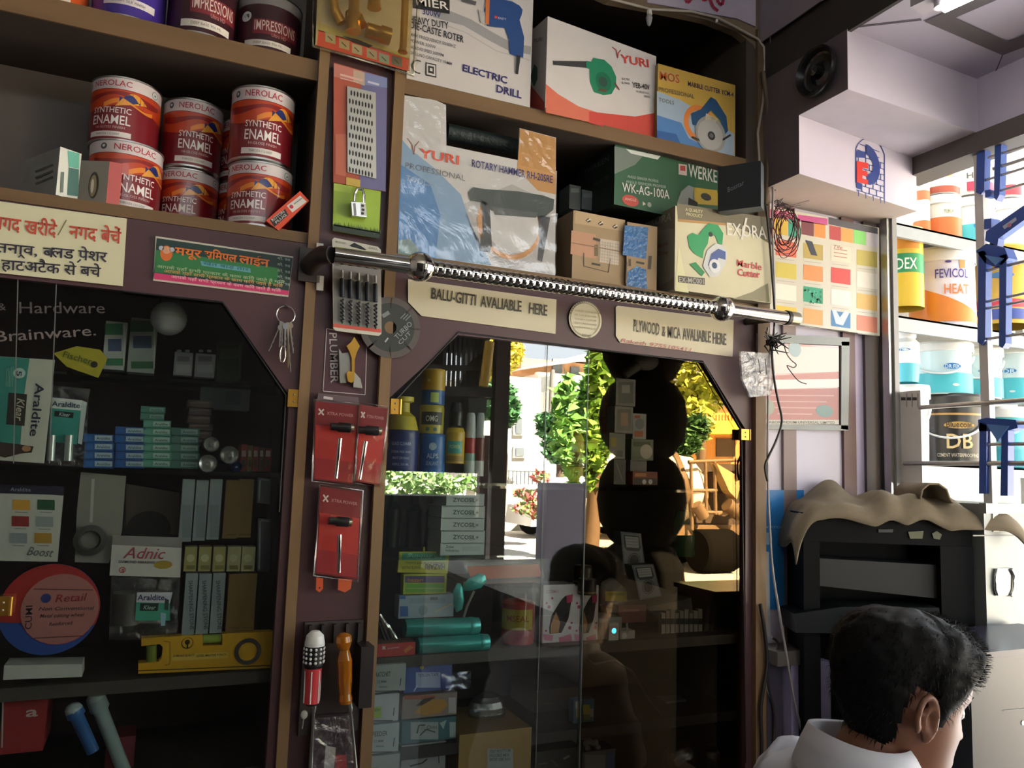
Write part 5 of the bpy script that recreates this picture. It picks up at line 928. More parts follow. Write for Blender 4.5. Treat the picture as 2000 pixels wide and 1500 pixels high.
lcan(822, 868, 722, 791, .10, [(1, 0, '2f5a9a', 'body'), (1, .38, '2f5a9a', 'body'), (1, .40, 'c79f2a', 'body'), (1, .95, 'c9a22c', 'lid'), (.94, 1, 'd6b244', 'lid'), (.001, 1, 'd6b244', 'lid')], 'tall yellow and blue tin, topmost of the tins', 'tin', 'tin', None, lab_text(('patch', .05, .33, 'b9cf6a', -.2, .5), ('disc', .66, .12, 'e8d9a0', -.4)))
lcan(868, 906, 786, 905, .09, [(1, 0, 'c7a32f', 'body'), (1, .50, 'c9ab34', 'body'), (.8, .58, '2a2a2a', 'cap'), (.62, .62, '242424', 'cap'), (.7, .84, '242424', 'cap'), (.5, 1, '2a2a2a', 'cap'), (.001, 1, '2a2a2a', 'cap')], 'yellow bottle with a teal label and a bulky black cap', 'bottle', 'bottle', None, lab_text(('band', .16, .36, '4aa79b', .8), ('txt', 'POWER', .24, .06, 'e9e3a0', 0, 1.1), ('band', .03, .12, '9a7a22', .9)))
for k, (a, b, lab) in enumerate(((905, 926, 'clear tube with a red middle next to the yellow bottle'), (926, 944, 'clear tube with a brown middle, second after the yellow bottle'))):
    lcan(a, b, 806, 930, .10, [(1, 0, 'c9d0cc', 'body'), (1, .2, 'c9d0cc', 'body'), (1, .24, ['8fb5ad', '6a3a36'][k], 'body'), (1, .36, ['b33a38', '6e3b34'][k], 'label'), (1, .58, ['b33a38', '6e3b34'][k], 'label'), (1, .60, 'b9c0bd', 'neck'), (.8, .95, 'b9c0bd', 'neck'), (.6, 1, '8f9794', 'neck'), (.001, 1, '8f9794', 'neck')], lab, 'tube', 'sealant_tube', 'sealant tubes')
lcan(1105, 1141, 838, 941, .10, [(1, 0, 'e0b43a', 'body'), (1, .26, 'e0b43a', 'body'), (1, .28, '8a4a2c', 'body'), (1, .54, '9a5230', 'body'), (1, .56, 'e3bd48', 'shoulder'), (.95, .75, 'e8c858', 'shoulder'), (.5, .93, 'e8cf70', 'cap'), (.3, 1, 'e8cf70', 'cap'), (.001, 1, 'e8cf70', 'cap')], 'yellow adhesive bottle with a brown waist alone on the glass shelf', 'bottle', 'glue_bottle', None, lab_text(('txt', 'FEVICOL', .36, .1, 'e9c9a0', 0, 1.4), ('disc', .62, .4, 'efe6c8', -.2), ('txt', 'MR', .1, .1, 'a9642c', 0, .8)))
gl = 'small boxes piled on the glass shelf'
for (a, b, c_, d_, Y, col, lab, pr) in (
    (1203, 1241, 740, 793, .10, '8d9490', 'pale grey card box with a framed print, topmost of the pile', (('r', 1207, 746, 1237, 788, '6f7a75'), ('r', 1214, 752, 1230, 768, 'a3aaa4', 2))),
    (1201, 1236, 794, 846, .10, '9aa19c', 'pale grey card box with a warm picture under the topmost one', (('r', 1205, 799, 1232, 841, '79807a'), ('r', 1212, 806, 1226, 832, 'b39a80', 2))),
    (1236, 1262, 808, 857, .11, 'b9c0bd', 'white carton with an orange corner beside the grey card boxes', (('r', 1239, 842, 1256, 853, 'c8764a'), ('d', 1249, 828, 9, '8d9aa0'), ('r', 1239, 811, 1250, 817, 'c8764a'))),
    (1190, 1221, 846, 896, .105, '8f958a', 'greenish grey carton at the foot of the card boxes', (('r', 1193, 854, 1204, 872, 'b0ac4a'), ('r', 1204, 880, 1216, 892, '6a7066'))),
    (1233, 1276, 858, 899, .10, '7f9079', 'green and cream carton showing a white fitting', (('d', 1262, 882, 12, 'c9cabc'), ('r', 1237, 863, 1270, 872, '55694f'))),
    (1199, 1222, 897, 946, .10, '6a706c', 'dark grey carton standing on the glass shelf under the pile', (('l', [(1204, 905), (1216, 940)], 2, '8f9592'),)),
    (1231, 1263, 899, 921, .11, '8f9494', 'grey carton lying on the orange and black box', ()),
    (1236, 1284, 921, 947, .09, '8a4a34', 'orange and black box with two white dots at the shelf edge', (('r', 1237, 934, 1283, 946, '2a2422'), ('d', 1258, 941, 4, 'd0d0cc'), ('d', 1270, 941, 4, 'd0d0cc'), ('r', 1240, 924, 1262, 931, 'c88a5a')))):
    simple_box(a, b, c_, d_, Y, .05, col, lab, prints=pr, group=gl)
for k in range(3): simple_box(1178-k, 1204, 742+k*36, 777+k*36, .135, .06, ['5a2a30', '4e2428', '602c30'][k], 'maroon carton behind the pale card boxes, '+['topmost', 'middle', 'lowest'][k], group='maroon cartons', prints=(('r', 1182, 750+k*36, 1199, 756+k*36, '7d464a'),))
c = W(1262, 706, .12); t = thing('bulb', 'white lamp bulb above the pile of small boxes', 'lamp', c); m = MB(); m.ball(c, .026, mat('b9bdbb', .25), 22, 1.15, 1, .8); m.build('globe', t); m = MB(); m.tube([c+V((-.02, 0, -.01)), c+V((-.05, .01, -.035))], [.012, .009], mat('777a78', .3), 12); m.build('holder', t); m = MB(); m.tube([c+V((0, 0, .02)), V((c.x, c.y, ZD0))], .004, BLACKP, 8); m.build('cord', t)
m = MB(); m.box((XI+.01, .055, W(800, 1085.5, .07).z-.006), (W(1030, 1085, .07).x, .285, W(800, 1085.5, .07).z), SHELFGLASS); m.build('glass_shelf', cab2)
for k in range(5):
    y0 = 964+k*24.2; lab = 'flat white sealant carton, '+['topmost', 'second', 'third', 'fourth', 'lowest'][k]+' of the stack'
    pr = [('l', [(864, y0+1), (944, y0+1)], 1, '55605c', 3)]
    if k < 4: pr += [('t', 'ZYCOSIL+', 884, y0+16, 934, y0+17, 8, '3a4644', .02), ('r', 905, y0+18.5, 926, y0+20, 'a3b0ab', 2)]
    else: pr += [('t', 'Zydex', 870, y0+9, 886, y0+9, 5, '49544f', .02), ('t', 'Industries', 870, y0+16, 896, y0+17, 5, '49544f', .01), ('r', 902, y0+6, 938, y0+16, 'a7b3ae', 1)]
    simple_box(862+(10 if k == 0 else k % 2)-k*.5, 946+(k % 2), y0, y0+23.4, .07, .08, 'b4c0bb', lab, prints=pr, group='white sealant cartons')
for k, (a, b) in enumerate(((752, 780), (790, 822), (828, 858))): lcan(a, b, 962+k*6, 1068, .19, [(1, 0, '1d2620', 'body'), (1, .7, '1d2620', 'body'), (.6, .82, '20281f', 'neck'), (.5, .84, ['3a5a3a', '27382a', '8a3030'][k], 'cap'), (.5, 1, ['3a5a3a', '27382a', '8a3030'][k], 'cap'), (.001, 1, '27382a', 'cap')], 'dark bottle with a '+['green', 'black', 'red'][k]+' cap in the shade behind the white cartons', 'bottle', 'bottle', 'dark bottles')
m = MB(); F = FY(.09); m.prism([F.P(x, y) for x, y in ((780, 1078), (878, 1077), (874, 1120), (777, 1118))], V((0, .006, 0)), mat('b7b42f', .4)); F.poly(m, [(786, 1080), (872, 1080), (869, 1094), (784, 1094)], '3f9a70', 1)
F.txt(m, 'HAZARI', 869, 1102, 831, 1102, 10, '3a3a20', .03); F.txt(m, 'SANITARY FITTING', 868, 1098, 792, 1097, 3.5, '5d5d22', .01); F.txt(m, 'Plumbing', 864, 1083, 794, 1083, 8, '8fd0b0', .02, 3, .2); F.txt(m, 'WHITE FILLER', 822, 1106, 784, 1106, 5, '5d5d22', .01)
m.tube([F.P(828, 1078), F.P(828, 1068)], .002, mat('b7b42f', .4), 6); solo(m, 'packet', 'yellow packet hung upside down with a green band', 'packet')
simple_box(788, 872, 1121, 1160, .085, .02, 'a9b236', 'yellow green packet with a purple band below the upside-down one', 'packet', 'packet', (('r', 791, 1125, 868, 1138, '4d4670'), ('t', 'hazari', 796, 1136, 826, 1136, 7, 'd08a3a', .02), ('r', 792, 1140, 867, 1156, '6aa83f'), ('l', [(794, 1149), (866, 1149)], 2, 'a3c46a')))
simple_box(779, 886, 1162, 1206, .08, .03, '9fb0b9', 'white and blue crinkled packet under the yellow green packet', 'packet', 'packet', (('r', 781, 1184, 797, 1204, '3f68a8'), ('r', 781, 1164, 792, 1170, '3f68a8'), ('d', 826, 1192, 9, '86989f'), ('r', 800, 1168, 870, 1178, '8fa1aa'), ('l', [(850, 1195), (884, 1178)], 3, 'c9b9a0'), ('r', 840, 1166, 855, 1172, '5f7078', 2)))
TEAL = mat('3fa9a0', .22, metal=.35, var=.15)
for k, (x0, y0, x1, y1, r, lab) in enumerate(((790, 1227, 934, 1222, .0165, 'teal metallic flask lying behind another on the display shelf'), (815, 1262, 953, 1254, .0155, 'teal metallic flask lying in front by the red carton'))):
    a, b = W(x0, y0, .06-k*.015), W(x1, y1, .06-k*.015); t = thing('flask', lab, 'flask', (a+b)/2-V((0, 0, r)), 'teal flasks'); u = b-a
    m = MB(); m.tube([a, a+u*.02, a+u*.86], [r*.9, r, r], TEAL, 24); m.build('body', t); m = MB(); m.tube([a+u*.86, a+u*.865, a+u*.93, a+u*.935, a+u*.99, b], [r*1.0, r*1.04, r*1.04, r, r, r*.92], mat('4fb8ae', .2, metal=.4), 24); m.build('cap', t)
for k, (pts, lab) in enumerate((([(903, 1146), (916, 1130), (938, 1120), (948, 1124), (950, 1136), (940, 1148), (918, 1154), (906, 1154)], 'teal scoop blade pointing up beside the flasks'), ([(893, 1141), (899, 1139), (904, 1150), (907, 1172), (903, 1190), (892, 1196), (886, 1180), (886, 1156)], 'upright teal scoop blade by the crinkled packet'))):
    m = MB(); F = FY(.05); q = [F.P(x, y) for x, y in pts]; cc = sum(q, V())/len(q)+V((0, -.012, 0)); n = len(q)
    m.add(q+[cc], [((i+1) % n, i, n) for i in range(n)], TEAL, True); m.add([p+V((0, .003, 0)) for p in q]+[cc+V((0, .003, 0))], [(i, (i+1) % n, n) for i in range(n)], TEAL, True); solo(m, 'scoop', lab, 'scoop')
m = MB(); m.tube([W(926, 1154, .06), W(912, 1185, .06), W(906, 1205, .065)], .0025, STEEL, 8); solo(m, 'wire', 'thin bent wire handle between the teal scoops', 'wire')
for k, (a, b) in enumerate((((741, 1200), (757, 1226)), ((757, 1220), (773, 1248)))): m = MB(); p, q = W(*a, .035), W(*b, .035); m.tube([p, p+(q-p)*.55, p+(q-p)*.6, q], [.0035, .0035, .0048, .0042], metal('d9dad0', .15), 12); solo(m, 'chrome_pin', 'polished chrome pin leaning by the wooden strip, '+['upper', 'lower'][k], 'pin', 'chrome pins')
for k in range(4): m = MB(); p, q = W(740+k*7, 1216+k*3, .06), W(752+k*8, 1250, .06); m.tube([p, q], .0018, mat('3a3a38', .3, metal=.7), 8); solo(m, 'drill_bit', 'dark thin drill bit leaning behind the chrome pins, '+['first', 'second', 'third', 'fourth'][k]+' from the wooden strip', 'drill bit', 'dark drill bits')
simple_box(736, 811, 1256, 1284, .035, .04, 'b23a36', 'red carton with a white cross lying before the flasks', prints=(('l', [(747, 1262), (752, 1268)], 2.5, 'e0d4d0'), ('l', [(747, 1268), (752, 1262)], 2.5, 'e0d4d0'), ('t', 'xtrapower', 756, 1268, 780, 1265, 4, 'd8b9b4', .01), ('p', [(788, 1270), (800, 1260), (808, 1264), (792, 1276)], 'c9783c')), sides='8d6a58')
# clear jar, orange tray, perfume cartons
t = thing('plastic_jar', 'clear jar of red pieces with a yellow label', 'jar', W(1005, 1258, .08)); c = W(1010, 1257, .085); R = (W(1056, 1257, .085)-W(964, 1257, .085)).length/2; H = W(1010, 1142, .085).z-c.z; M_ = Matrix.Translation(c)
m = MB(); m.lathe([(R*.96, 0), (R, .003), (R, H*.92), (R*.92, H)], film('jar_film', .12, tint=(.88, .88, .9), rough=.08), 32, M_, caps=False); m.build('clear_wall', t)
m = MB(); m.lathe([(R*.62, .003), (R*.64, H*.7), (R*.5, H*.74), (.0001, H*.74)], mat('b53a30', .4, var=.2), 24, M_, caps=False); th = toward(c); wrap_patch(m, c, R*.66, c.z+H*.28, c.z+H*.62, th-1.2, th+1.0, 'c9b23c'); wrap_text(m, 'MSEAL', c, R*.67, c.z+H*.42, H*.1, th, 'b0522c', width=R*.9, bold=.02); m.build('contents', t)
m = MB(); F = FY(.10); m.prism([F.P(x, y) for x, y in ((905, 1098), (1056, 1096), (1064, 1130), (914, 1136))], V((0, .12, 0)), CLEAR); F.poly(m, [(912, 1106), (1052, 1102), (1058, 1126), (920, 1132)], 'c0653f', 1); m.box(tuple(F.P(905, 1142)), tuple(F.P(1060, 1136)+V((0, .12, .004))), mat('8a7068', .5)); solo(m, 'tray', 'clear tray of orange pieces above the jar', 'tray')
for k, (a, b) in enumerate(((1060, 1121), (1121, 1168))):
    m = MB(); F = pbox(m, a, b, 1142+k*2, 1263-k*2, .06, .05, mat('d9d8da', .35), sides=mat('a8a6ac', .4)); w = b-a
    def q_(u, v): return (a+w*u, 1142+v*120)
    F.poly(m, [q_(.55, .28), q_(.72, .18), q_(.95, .16), q_(.9, .32), q_(.82, .55), q_(.6, .78), q_(.22, .80), q_(.2, .7), q_(.28, .5)], '231f20', 1); F.poly(m, [q_(.25, .66), q_(.42, .44), q_(.55, .62), q_(.5, .78), q_(.24, .79)], 'b98a58', 2); F.poly(m, [q_(.74, .18), q_(.96, .15), q_(.94, .28), q_(.76, .30)], 'c23a66', 3)
    F.poly(m, [q_(.0, .80), q_(.34, .82), q_(.3, .92), q_(.04, .9)], 'd68aa6', 1); F.poly(m, [q_(.5, .86), q_(.9, .80), q_(.96, .97), q_(.55, .98)], 'd07a9a', 1)
    for (u, v, r) in ((.12, .3, 2), (.2, .36, 3), (.3, .22, 2), (.86, .7, 3), (.92, .62, 2), (.1, .75, 2)): F.disc(m, *q_(u, v), r, 'b23a60', 2)
    F.txt(m, 'COSMO', *q_(.1, .14), *q_(.5, .13), 6, 'c88a96', .01); solo(m, 'perfume_carton', ['white perfume carton splashed with pink, next to the jar', 'white perfume carton splashed with pink, under the black caps'][k], 'box', 'perfume cartons')
for k, (x, yt, yb) in enumerate(((1138, 1104, 1140), (1146, 1130, 1160))): lcan(x-17, x+17, yt, yb, .085-k*.03, [(1, 0, '2a2622', 'body'), (1, .1, 'a08a5a', 'body'), (1, .2, '1e1c1b', 'cap'), (1, .9, '1e1c1b', 'cap'), (.9, 1, '8d8576', 'cap'), (.001, 1, '3a3632', 'cap')], ['short bottle with a black cap and gold rim above the perfume cartons', 'short bottle with a black cap standing lower, before the perfume cartons'][k], 'cap', 'perfume_bottle', 'black capped bottles')
simple_box(1168, 1214, 1206, 1256, .06, .06, '8b9190', 'grey carton behind the small glowing gadget', prints=(('r', 1170, 1209, 1188, 1216, 'a9aeac'),))
t = thing('gadget', 'small white gadget with a glowing blue light', 'gadget', W(1198, 1257, .045)); m = MB(); F = pbox(m, 1189, 1208, 1217, 1258, .045, .02, mat('c9cbca', .3)); F.rect(m, 1190, 1222, 1207, 1238, 'c9a9a6', 1); m.build('body', t); m = MB(); F.disc(m, 1199, 1232, 4.5, mat('4fc4f0', .3, emit=2.5), 2); m.build('light', t)
simple_box(1211, 1240, 1232, 1258, .05, .03, 'b9bab4', 'small open white carton beside the glowing gadget', prints=(('d', 1219, 1242, 5, 'd9dcd6'), ('p', [(1222, 1218), (1226, 1216), (1228, 1236), (1224, 1236)], '9a9c98')))
m = MB(); F = FY(.10); m.prism([F.P(x, y) for x, y in ((1184, 1140), (1200, 1130), (1222, 1150), (1228, 1178), (1180, 1184), (1178, 1160))], V((0, .02, 0)), CLEAR); F.rect(m, 1182, 1155, 1224, 1174, 'a9a02f', 1); F.rect(m, 1186, 1158, 1220, 1163, '7d7a2a', 2); m.prism([F.P(x, y) for x, y in ((1184, 1186), (1206, 1184), (1208, 1206), (1188, 1208))], V((0, .03, 0)), mat('1f1e1e', .5)); solo(m, 'packet', 'clear packet with an olive yellow header beside the meters', 'packet')
simple_box(1208, 1262, 1182, 1216, .09, .05, '6a2a30', 'dark red carton lying under the meters', prints=(('r', 1216, 1190, 1248, 1194, '8f4a4e'),))
for k, (q4, lab) in enumerate((([(1212, 1038), (1252, 1042), (1262, 1122), (1220, 1122)], 'grey multimeter leaning at the back, upper one'), ([(1234, 1104), (1276, 1102), (1292, 1164), (1250, 1172)], 'grey multimeter leaning in front, lower one'))):
    t = thing('multimeter', lab, 'meter', W((q4[2][0]+q4[3][0])/2, q4[2][1], .1), 'grey multimeters'); F = FY(.10-k*.03); (ax, ay), (bx, by), (cx, cy), (dx, dy) = q4
    def bl(u, v): return ((ax+(bx-ax)*u)*(1-v)+(dx+(cx-dx)*u)*v, (ay+(by-ay)*u)*(1-v)+(dy+(cy-dy)*u)*v)
    m = MB(); m.prism([F.P(*p) for p in q4], V((0, .03, 0)), mat('5a6772', .4)); F.poly(m, [bl(.06, .04), bl(.94, .04), bl(.94, .96), bl(.06, .96)], '6f7d88', 1); F.poly(m, [bl(.12, .07), bl(.88, .07), bl(.9, .36), bl(.78, .44), bl(.22, .44), bl(.1, .36)], '2c3238', 2); F.poly(m, [bl(.18, .10), bl(.82, .10), bl(.8, .36), bl(.2, .36)], '9aa8ae', 3)
    for j in range(3): F.line(m, [bl(.22, .15+j*.07), bl(.78, .15+j*.07)], 1, '5f6c74', 4)
    m.build('body', t); m = MB(); F.disc(m, *bl(.5, .66), 9, '1f2428', 3); F.ring(m, *bl(.5, .66), 12, 1.5, '3a434a', 3); m.build('dial', t)
for k in range(9):
    x = 1292+k*9; m = MB(); F = pbox(m, x, x+7.5, 1198-(k % 3)*4, 1254, .075, .012, mat('9d9a8e', .4)); F.rect(m, x, 1208, x+7.5, 1219, '2c2a24', 1); F.rect(m, x+1, 1222, x+6.5, 1250, 'aaa89c', 1); solo(m, 'glue_tube', 'small cream tube with a dark band, standing in the row', 'tube', 'small cream tubes standing in a row')
m = MB(); F = FY(.12); m.prism([F.P(x, y) for x, y in ((1262, 1186), (1350, 1168), (1354, 1200), (1280, 1206))], V((0, .08, 0)), mat('57544c', .5)); solo(m, 'carton', 'open grey carton behind the row of cream tubes', 'box')
TGL = film('tube_glass', .12, tint=(.8, .84, .8), rough=.05)
for k in range(4): m = MB(); a, b = W(1378+k*11, 1240, .07), W(1388+k*12, 1160, .12); m.tube([a, b], .0055, TGL, 10); solo(m, 'glass_tube', 'clear tube leaning in the corner of the display shelf', 'tube', 'clear tubes leaning in the corner')
c = W(1336, 1042, .10); m = MB(); m.lathe([(.022, -.05), (.026, -.02), (.026, .02), (.018, .05), (.001, .055)], mat('2f6a48', .25, trans=.2), 20, Matrix.Translation(c)); m.tube([c+V((0, 0, .05)), V((c.x, c.y, zr-.006))], .002, BLACKP, 6); solo(m, 'bottle', 'green glass bottle hanging in front of the bronze pane corner', 'bottle')
# lowest level
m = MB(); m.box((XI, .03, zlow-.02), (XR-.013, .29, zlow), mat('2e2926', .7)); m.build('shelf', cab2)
for k, (a, b, y0, y1) in enumerate(((728, 792, 1298, 1351), (725, 779, 1356, 1409), (722, 779, 1414, 1470), (719, 780, 1475, 1530))):
    pr = [('l', [(b-9, y0+26), (b-11, y1-12)], 1.6, '3a3f40'), ('l', [(a+2, y1-1), (b-12, y1-2)], 2, '3a3f40')]
    if k % 2 == 0: pr += [('t', 'RATCHET' if k == 0 else 'FEEDER', a+5, y0+24, a+34, y0+22, 9, '4a4f52', .02), ('t', '12 MM', a+8, y0+36, a+26, y0+35, 5, '6a6f70', .01), ('r', a+12, y0+42, a+28, y0+45, '8a8f90')]
    else: pr += [('r', a+2, y0+24, a+20, y0+46, '9bbf3c'), ('t', 'NEW', a+4, y0+33, a+17, y0+33, 6, '55702a', .02)]
    simple_box(a, b, y0, y1, .02, .06, ['a9adab', 'b7bcc0', 'b2bfc2', 'a9b0b0'][k], 'white carton, '+['topmost', 'second', 'third', 'lowest'][k]+' in the column against the wooden strip', prints=pr, group='white cartons stacked at the wooden strip')
for k, (a, b, y0, y1, col, lab, pr) in enumerate((
    (790, 882, 1299, 1350, '4a5f9c', 'blue packet with a white label on top of the second column', (('r', 812, 1313, 860, 1343, 'aab6d2'), ('t', 'TEFLON TAPE', 816, 1322, 856, 1320, 6, '4a527c', .02), ('l', [(808, 1350), (815, 1338)], 2, 'c9d0e4'), ('d', 824, 1303, 4, 'b9a83c'))),
    (786, 892, 1356, 1400, '8d7d74', 'carton with a brown fish-shaped picture in the second column', (('p', [(808, 1392), (824, 1376), (846, 1366), (868, 1366), (874, 1378), (860, 1392), (830, 1398)], 'b5863a'), ('r', 790, 1358, 850, 1366, 'a05a3c'), ('p', [(812, 1378), (828, 1364), (850, 1360), (840, 1368), (822, 1378)], '3a2f28', 3), ('r', 876, 1362, 890, 1392, 'b3b0b4', 2))),
    (785, 890, 1404, 1448, '3f6a72', 'teal carton with a hand-written white label in the second column', (('r', 802, 1410, 856, 1444, '9fa8a8'), ('l', [(814, 1432), (818, 1416), (830, 1416)], 2.5, '33383a', 3), ('l', [(820, 1436), (832, 1424), (850, 1430)], 2, '33383a', 3), ('t', 'Disc', 834, 1424, 854, 1422, 7, '33383a', .0, 3, .3), ('p', [(858, 1412), (872, 1406), (866, 1424)], 'a3b4b8'), ('r', 878, 1410, 890, 1440, 'a5b5b5', 2))),
    (784, 870, 1452, 1510, '99999a', 'grey carton with black scribbles at the bottom of the second column', (('l', [(812, 1468), (834, 1462)], 3, '2c2c2e', 3), ('l', [(800, 1496), (824, 1490), (834, 1482)], 3, '2c2c2e', 3), ('t', '4 inch', 814, 1472, 836, 1466, 8, '2c2c2e', .0, 3, .3), ('l', [(856, 1470), (857, 1490)], 2, '3a3a3a', 3))))):
    simple_box(a, b, y0, y1, .04, .07, col, lab, prints=pr, group='cartons of the second column')
m = MB(); F = FY(.03); vs_ = [W(862+58*i/6, 1316+34*j/5-6*i/6, .028+.012*noise.noise(V((i*.9, j*.9, 2)))) for j in range(6) for i in range(7)]; m.add(vs_, [(j*7+i, j*7+i+1, (j+1)*7+i+1, (j+1)*7+i) for j in range(5) for i in range(6)], film('blue_bag', .3, tint=(.72, .74, .95), gloss=(.75, .78, 1), rough=.25), True); solo(m, 'plastic_bag', 'bluish clear bag corner sticking out from the blue packet', 'bag')
m = MB(); rs = random.Random(9); c = W(952, 1385, .12); m.ball(c, .045, film('clear_bag', .25, tint=(.75, .78, .76), rough=.3, bump=.8, scale=20), 18, .9, .6, .75); solo(m, 'plastic_bag', 'crumpled clear bag above the brown carton', 'bag')
simple_box(896, 1037, 1428, 1520, .025, .16, '9a7c42', 'plain brown carton with a pasted white label on the lowest shelf', prints=(('r', 952, 1462, 1002, 1500, '9aa0a0'), ('t', 'SELF BOTTOM', 956, 1470, 996, 1468, 6, '3f4a4c', .02), ('t', 'HOOKS MIX', 956, 1478, 994, 1477, 6, '3f4a4c', .02), ('t', 'BOX 100 NO', 956, 1486, 996, 1485, 6, '3f4a4c', .02)), sides='7a6236')
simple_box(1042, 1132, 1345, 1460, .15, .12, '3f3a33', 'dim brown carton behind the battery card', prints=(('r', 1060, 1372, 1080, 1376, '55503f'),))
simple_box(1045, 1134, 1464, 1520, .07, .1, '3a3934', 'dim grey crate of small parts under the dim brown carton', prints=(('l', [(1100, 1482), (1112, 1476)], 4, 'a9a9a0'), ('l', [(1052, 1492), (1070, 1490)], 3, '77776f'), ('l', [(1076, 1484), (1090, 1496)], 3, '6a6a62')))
simple_box(1120, 1160, 1366, 1411, .06, .02, '2f5a78', 'battery card with yellow and white cells on the lowest shelf', 'packet', 'packet', (('r', 1124, 1370, 1134, 1384, 'b9bdb9'), ('r', 1125, 1384, 1134, 1402, 'a9a03a'), ('r', 1139, 1376, 1152, 1396, 'b0a33c'), ('r', 1139, 1397, 1152, 1406, '5f7f4a'), ('l', [(1137, 1367), (1137, 1411)], 2.5, '14181c'), ('r', 1152, 1384, 1159, 1400, 'a9a4a8')))
simple_box(1137, 1154, 1414, 1444, .06, .02, 'b5b0b2', 'narrow white packet under the battery card', 'packet', 'packet', (('t', 'FEAT', 1139, 1432, 1152, 1431, 5, '4a4a4c', .01),))
simple_box(1137, 1202, 1466, 1520, .05, .05, '4a5560', 'grey and blue carton at the foot of the clear pane edge', prints=(('r', 1142, 1474, 1182, 1500, '80868a'), ('r', 1184, 1470, 1200, 1520, '34507e', 2)))
m = MB(); rs = random.Random(4)
for k in range(9): c = W(1142+rs.random()*28, 1446+rs.random()*16, .06); m.ball(c, .006, mat('8d949c', .3), 8)
solo(m, 'parts_bag', 'small bag of pale metal parts under the narrow white packet', 'bag')
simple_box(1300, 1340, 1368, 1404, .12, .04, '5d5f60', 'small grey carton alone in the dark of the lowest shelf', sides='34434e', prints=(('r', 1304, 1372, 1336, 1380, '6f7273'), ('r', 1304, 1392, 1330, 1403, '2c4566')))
for k, (x, y, s_, lab) in enumerate(((1335, 1480, .05, 'clear bag of fittings at the front of the lowest shelf'), (1410, 1478, .055, 'large clear bag of pipes in the corner of the lowest shelf'))): m = MB(); c = W(x, y, .13); m.ball(c, s_, film('grey_bag%d' % k, .2, tint=(.7, .75, .72), rough=.25, bump=.9, scale=22), 18, 1, .6, .7); m.tube([c+V((-.02, 0, -.01)), c+V((.02, 0, .015))], .008, mat('6f7c78', .4), 10); solo(m, 'plastic_bag', lab, 'bag')
m = MB(); m.tube([W(x, y, .05) for x, y in ((1146, 1288), (1160, 1298), (1200, 1290), (1235, 1312), (1262, 1360), (1288, 1395), (1300, 1420))], .0025, mat('3a3632', .4), 8); solo(m, 'cable', 'dark thin arc across the lowest shelf', 'cable')  # dark curved outline drawn as a thin bent tube
# ------------------------------------------------------------------ counter end: charts, posters, wires
m = MB(); F = FY(.028); m.prism([F.P(x, y) for x, y in ((1492, 400), (1717, 445), (1718, 656), (1492, 625))], V((0, .012, 0)), mat('cfcab8', .22, var=.03), mat('8d8a80', .4))
F.poly(m, [(1500, 408), (1552, 416), (1552, 430), (1500, 424)], 'd06a86', 1); F.poly(m, [(1558, 419), (1616, 427), (1616, 440), (1558, 432)], 'c2508a', 1); F.poly(m, [(1618, 424), (1714, 446), (1714, 458), (1618, 438)], '4d4a52', 1)
for k, (a, b, c_) in enumerate(((1508, 1538, 'd9b43a'), (1540, 1562, '2f9a7c'), (1565, 1589, '7a3a40'), (1590, 1612, 'd98a3c'), (1620, 1642, 'b5403c'), (1643, 1666, 'e09a4a'), (1667, 1691, '7fcf6a'), (1692, 1715, 'c9c2c8'))): F.rect(m, a, 434+(a-1508)*.18-12+(0 if k > 1 else -2), b, 462+(a-1508)*.17-12+(0 if k > 1 else 8), c_, 1, .19)
sw = [[None]*4 for _ in range(5)]
rows = [('d9664a', 'b39a4a', 'd9cdb4', 'b8a84c'), ('c9b84c', 'd98e4c', 'cf4038', 'd8d4c8'), ('e2ddcc', '1f9a70', 'ded9d2', 'd9b060'), ('ddb93c', 'dca05a', '3f7fb4', 'd8846a')]
for r, row in enumerate(rows):
    for k, c_ in enumerate(row):
        x = (1515, 1569, 1623, 1673)[k]; w = (40, 38, 38, 40)[k]; y = 471+r*42.5+k*5.3+(k == 3)*3
        F.rect(m, x, y, x+w, y+30, c_, 1, .14); F.line(m, [(x+2, y+34), (x+w-4, y+38)], 1.2, 'a9a596', 1)
rs = random.Random(2)
for k in range(26): x, y = 1571+rs.random()*33, 566+rs.random()*25; F.disc(m, x, y, 2.2, ['0f6a4c', '3ab58c'][k % 2], 2, n=5)
F.poly(m, [(1573, 469), (1586, 472), (1596, 500), (1584, 498)], '2c2c3c', 2); F.poly(m, [(1624, 604), (1632, 606), (1640, 620), (1650, 606), (1658, 612), (1646, 636), (1632, 632)], 'c9d8e4', 2)
for k in range(3): F.line(m, [(1628, 486+k*7), (1654, 490+k*7)], 1.2, 'a8605a', 2)
F.txt(m, 'Tile', 1628, 484, 1645, 487, 6, 'a8605a', .0, 2, .3)
solo(m, 'colour_chart', 'laminated colour chart with rows of bright swatches on the lilac wall', 'chart')
t = thing('framed_poster', 'grey framed pink and white striped poster under the colour chart', 'poster', W(1570, 838, .04)); F = FY(.042)
m = MB(); m.prism([F.P(x, y) for x, y in ((1472, 664), (1656, 668), (1654, 838), (1472, 836))], V((0, .01, 0)), mat('3d3033', .5)); m.build('back_board', t)
m = MB(); FR = mat('8f9490', .35)
for pts in ([(1472, 652), (1656, 660), (1655, 676), (1472, 668)], [(1640, 668), (1656, 668), (1653, 840), (1639, 838)], [(1472, 828), (1654, 831), (1653, 841), (1472, 838)]): m.prism([F.P(x, y, .006) for x, y in pts], V((0, .012, 0)), FR)
m.build('frame', t); m = MB(); F2 = FY(.038)
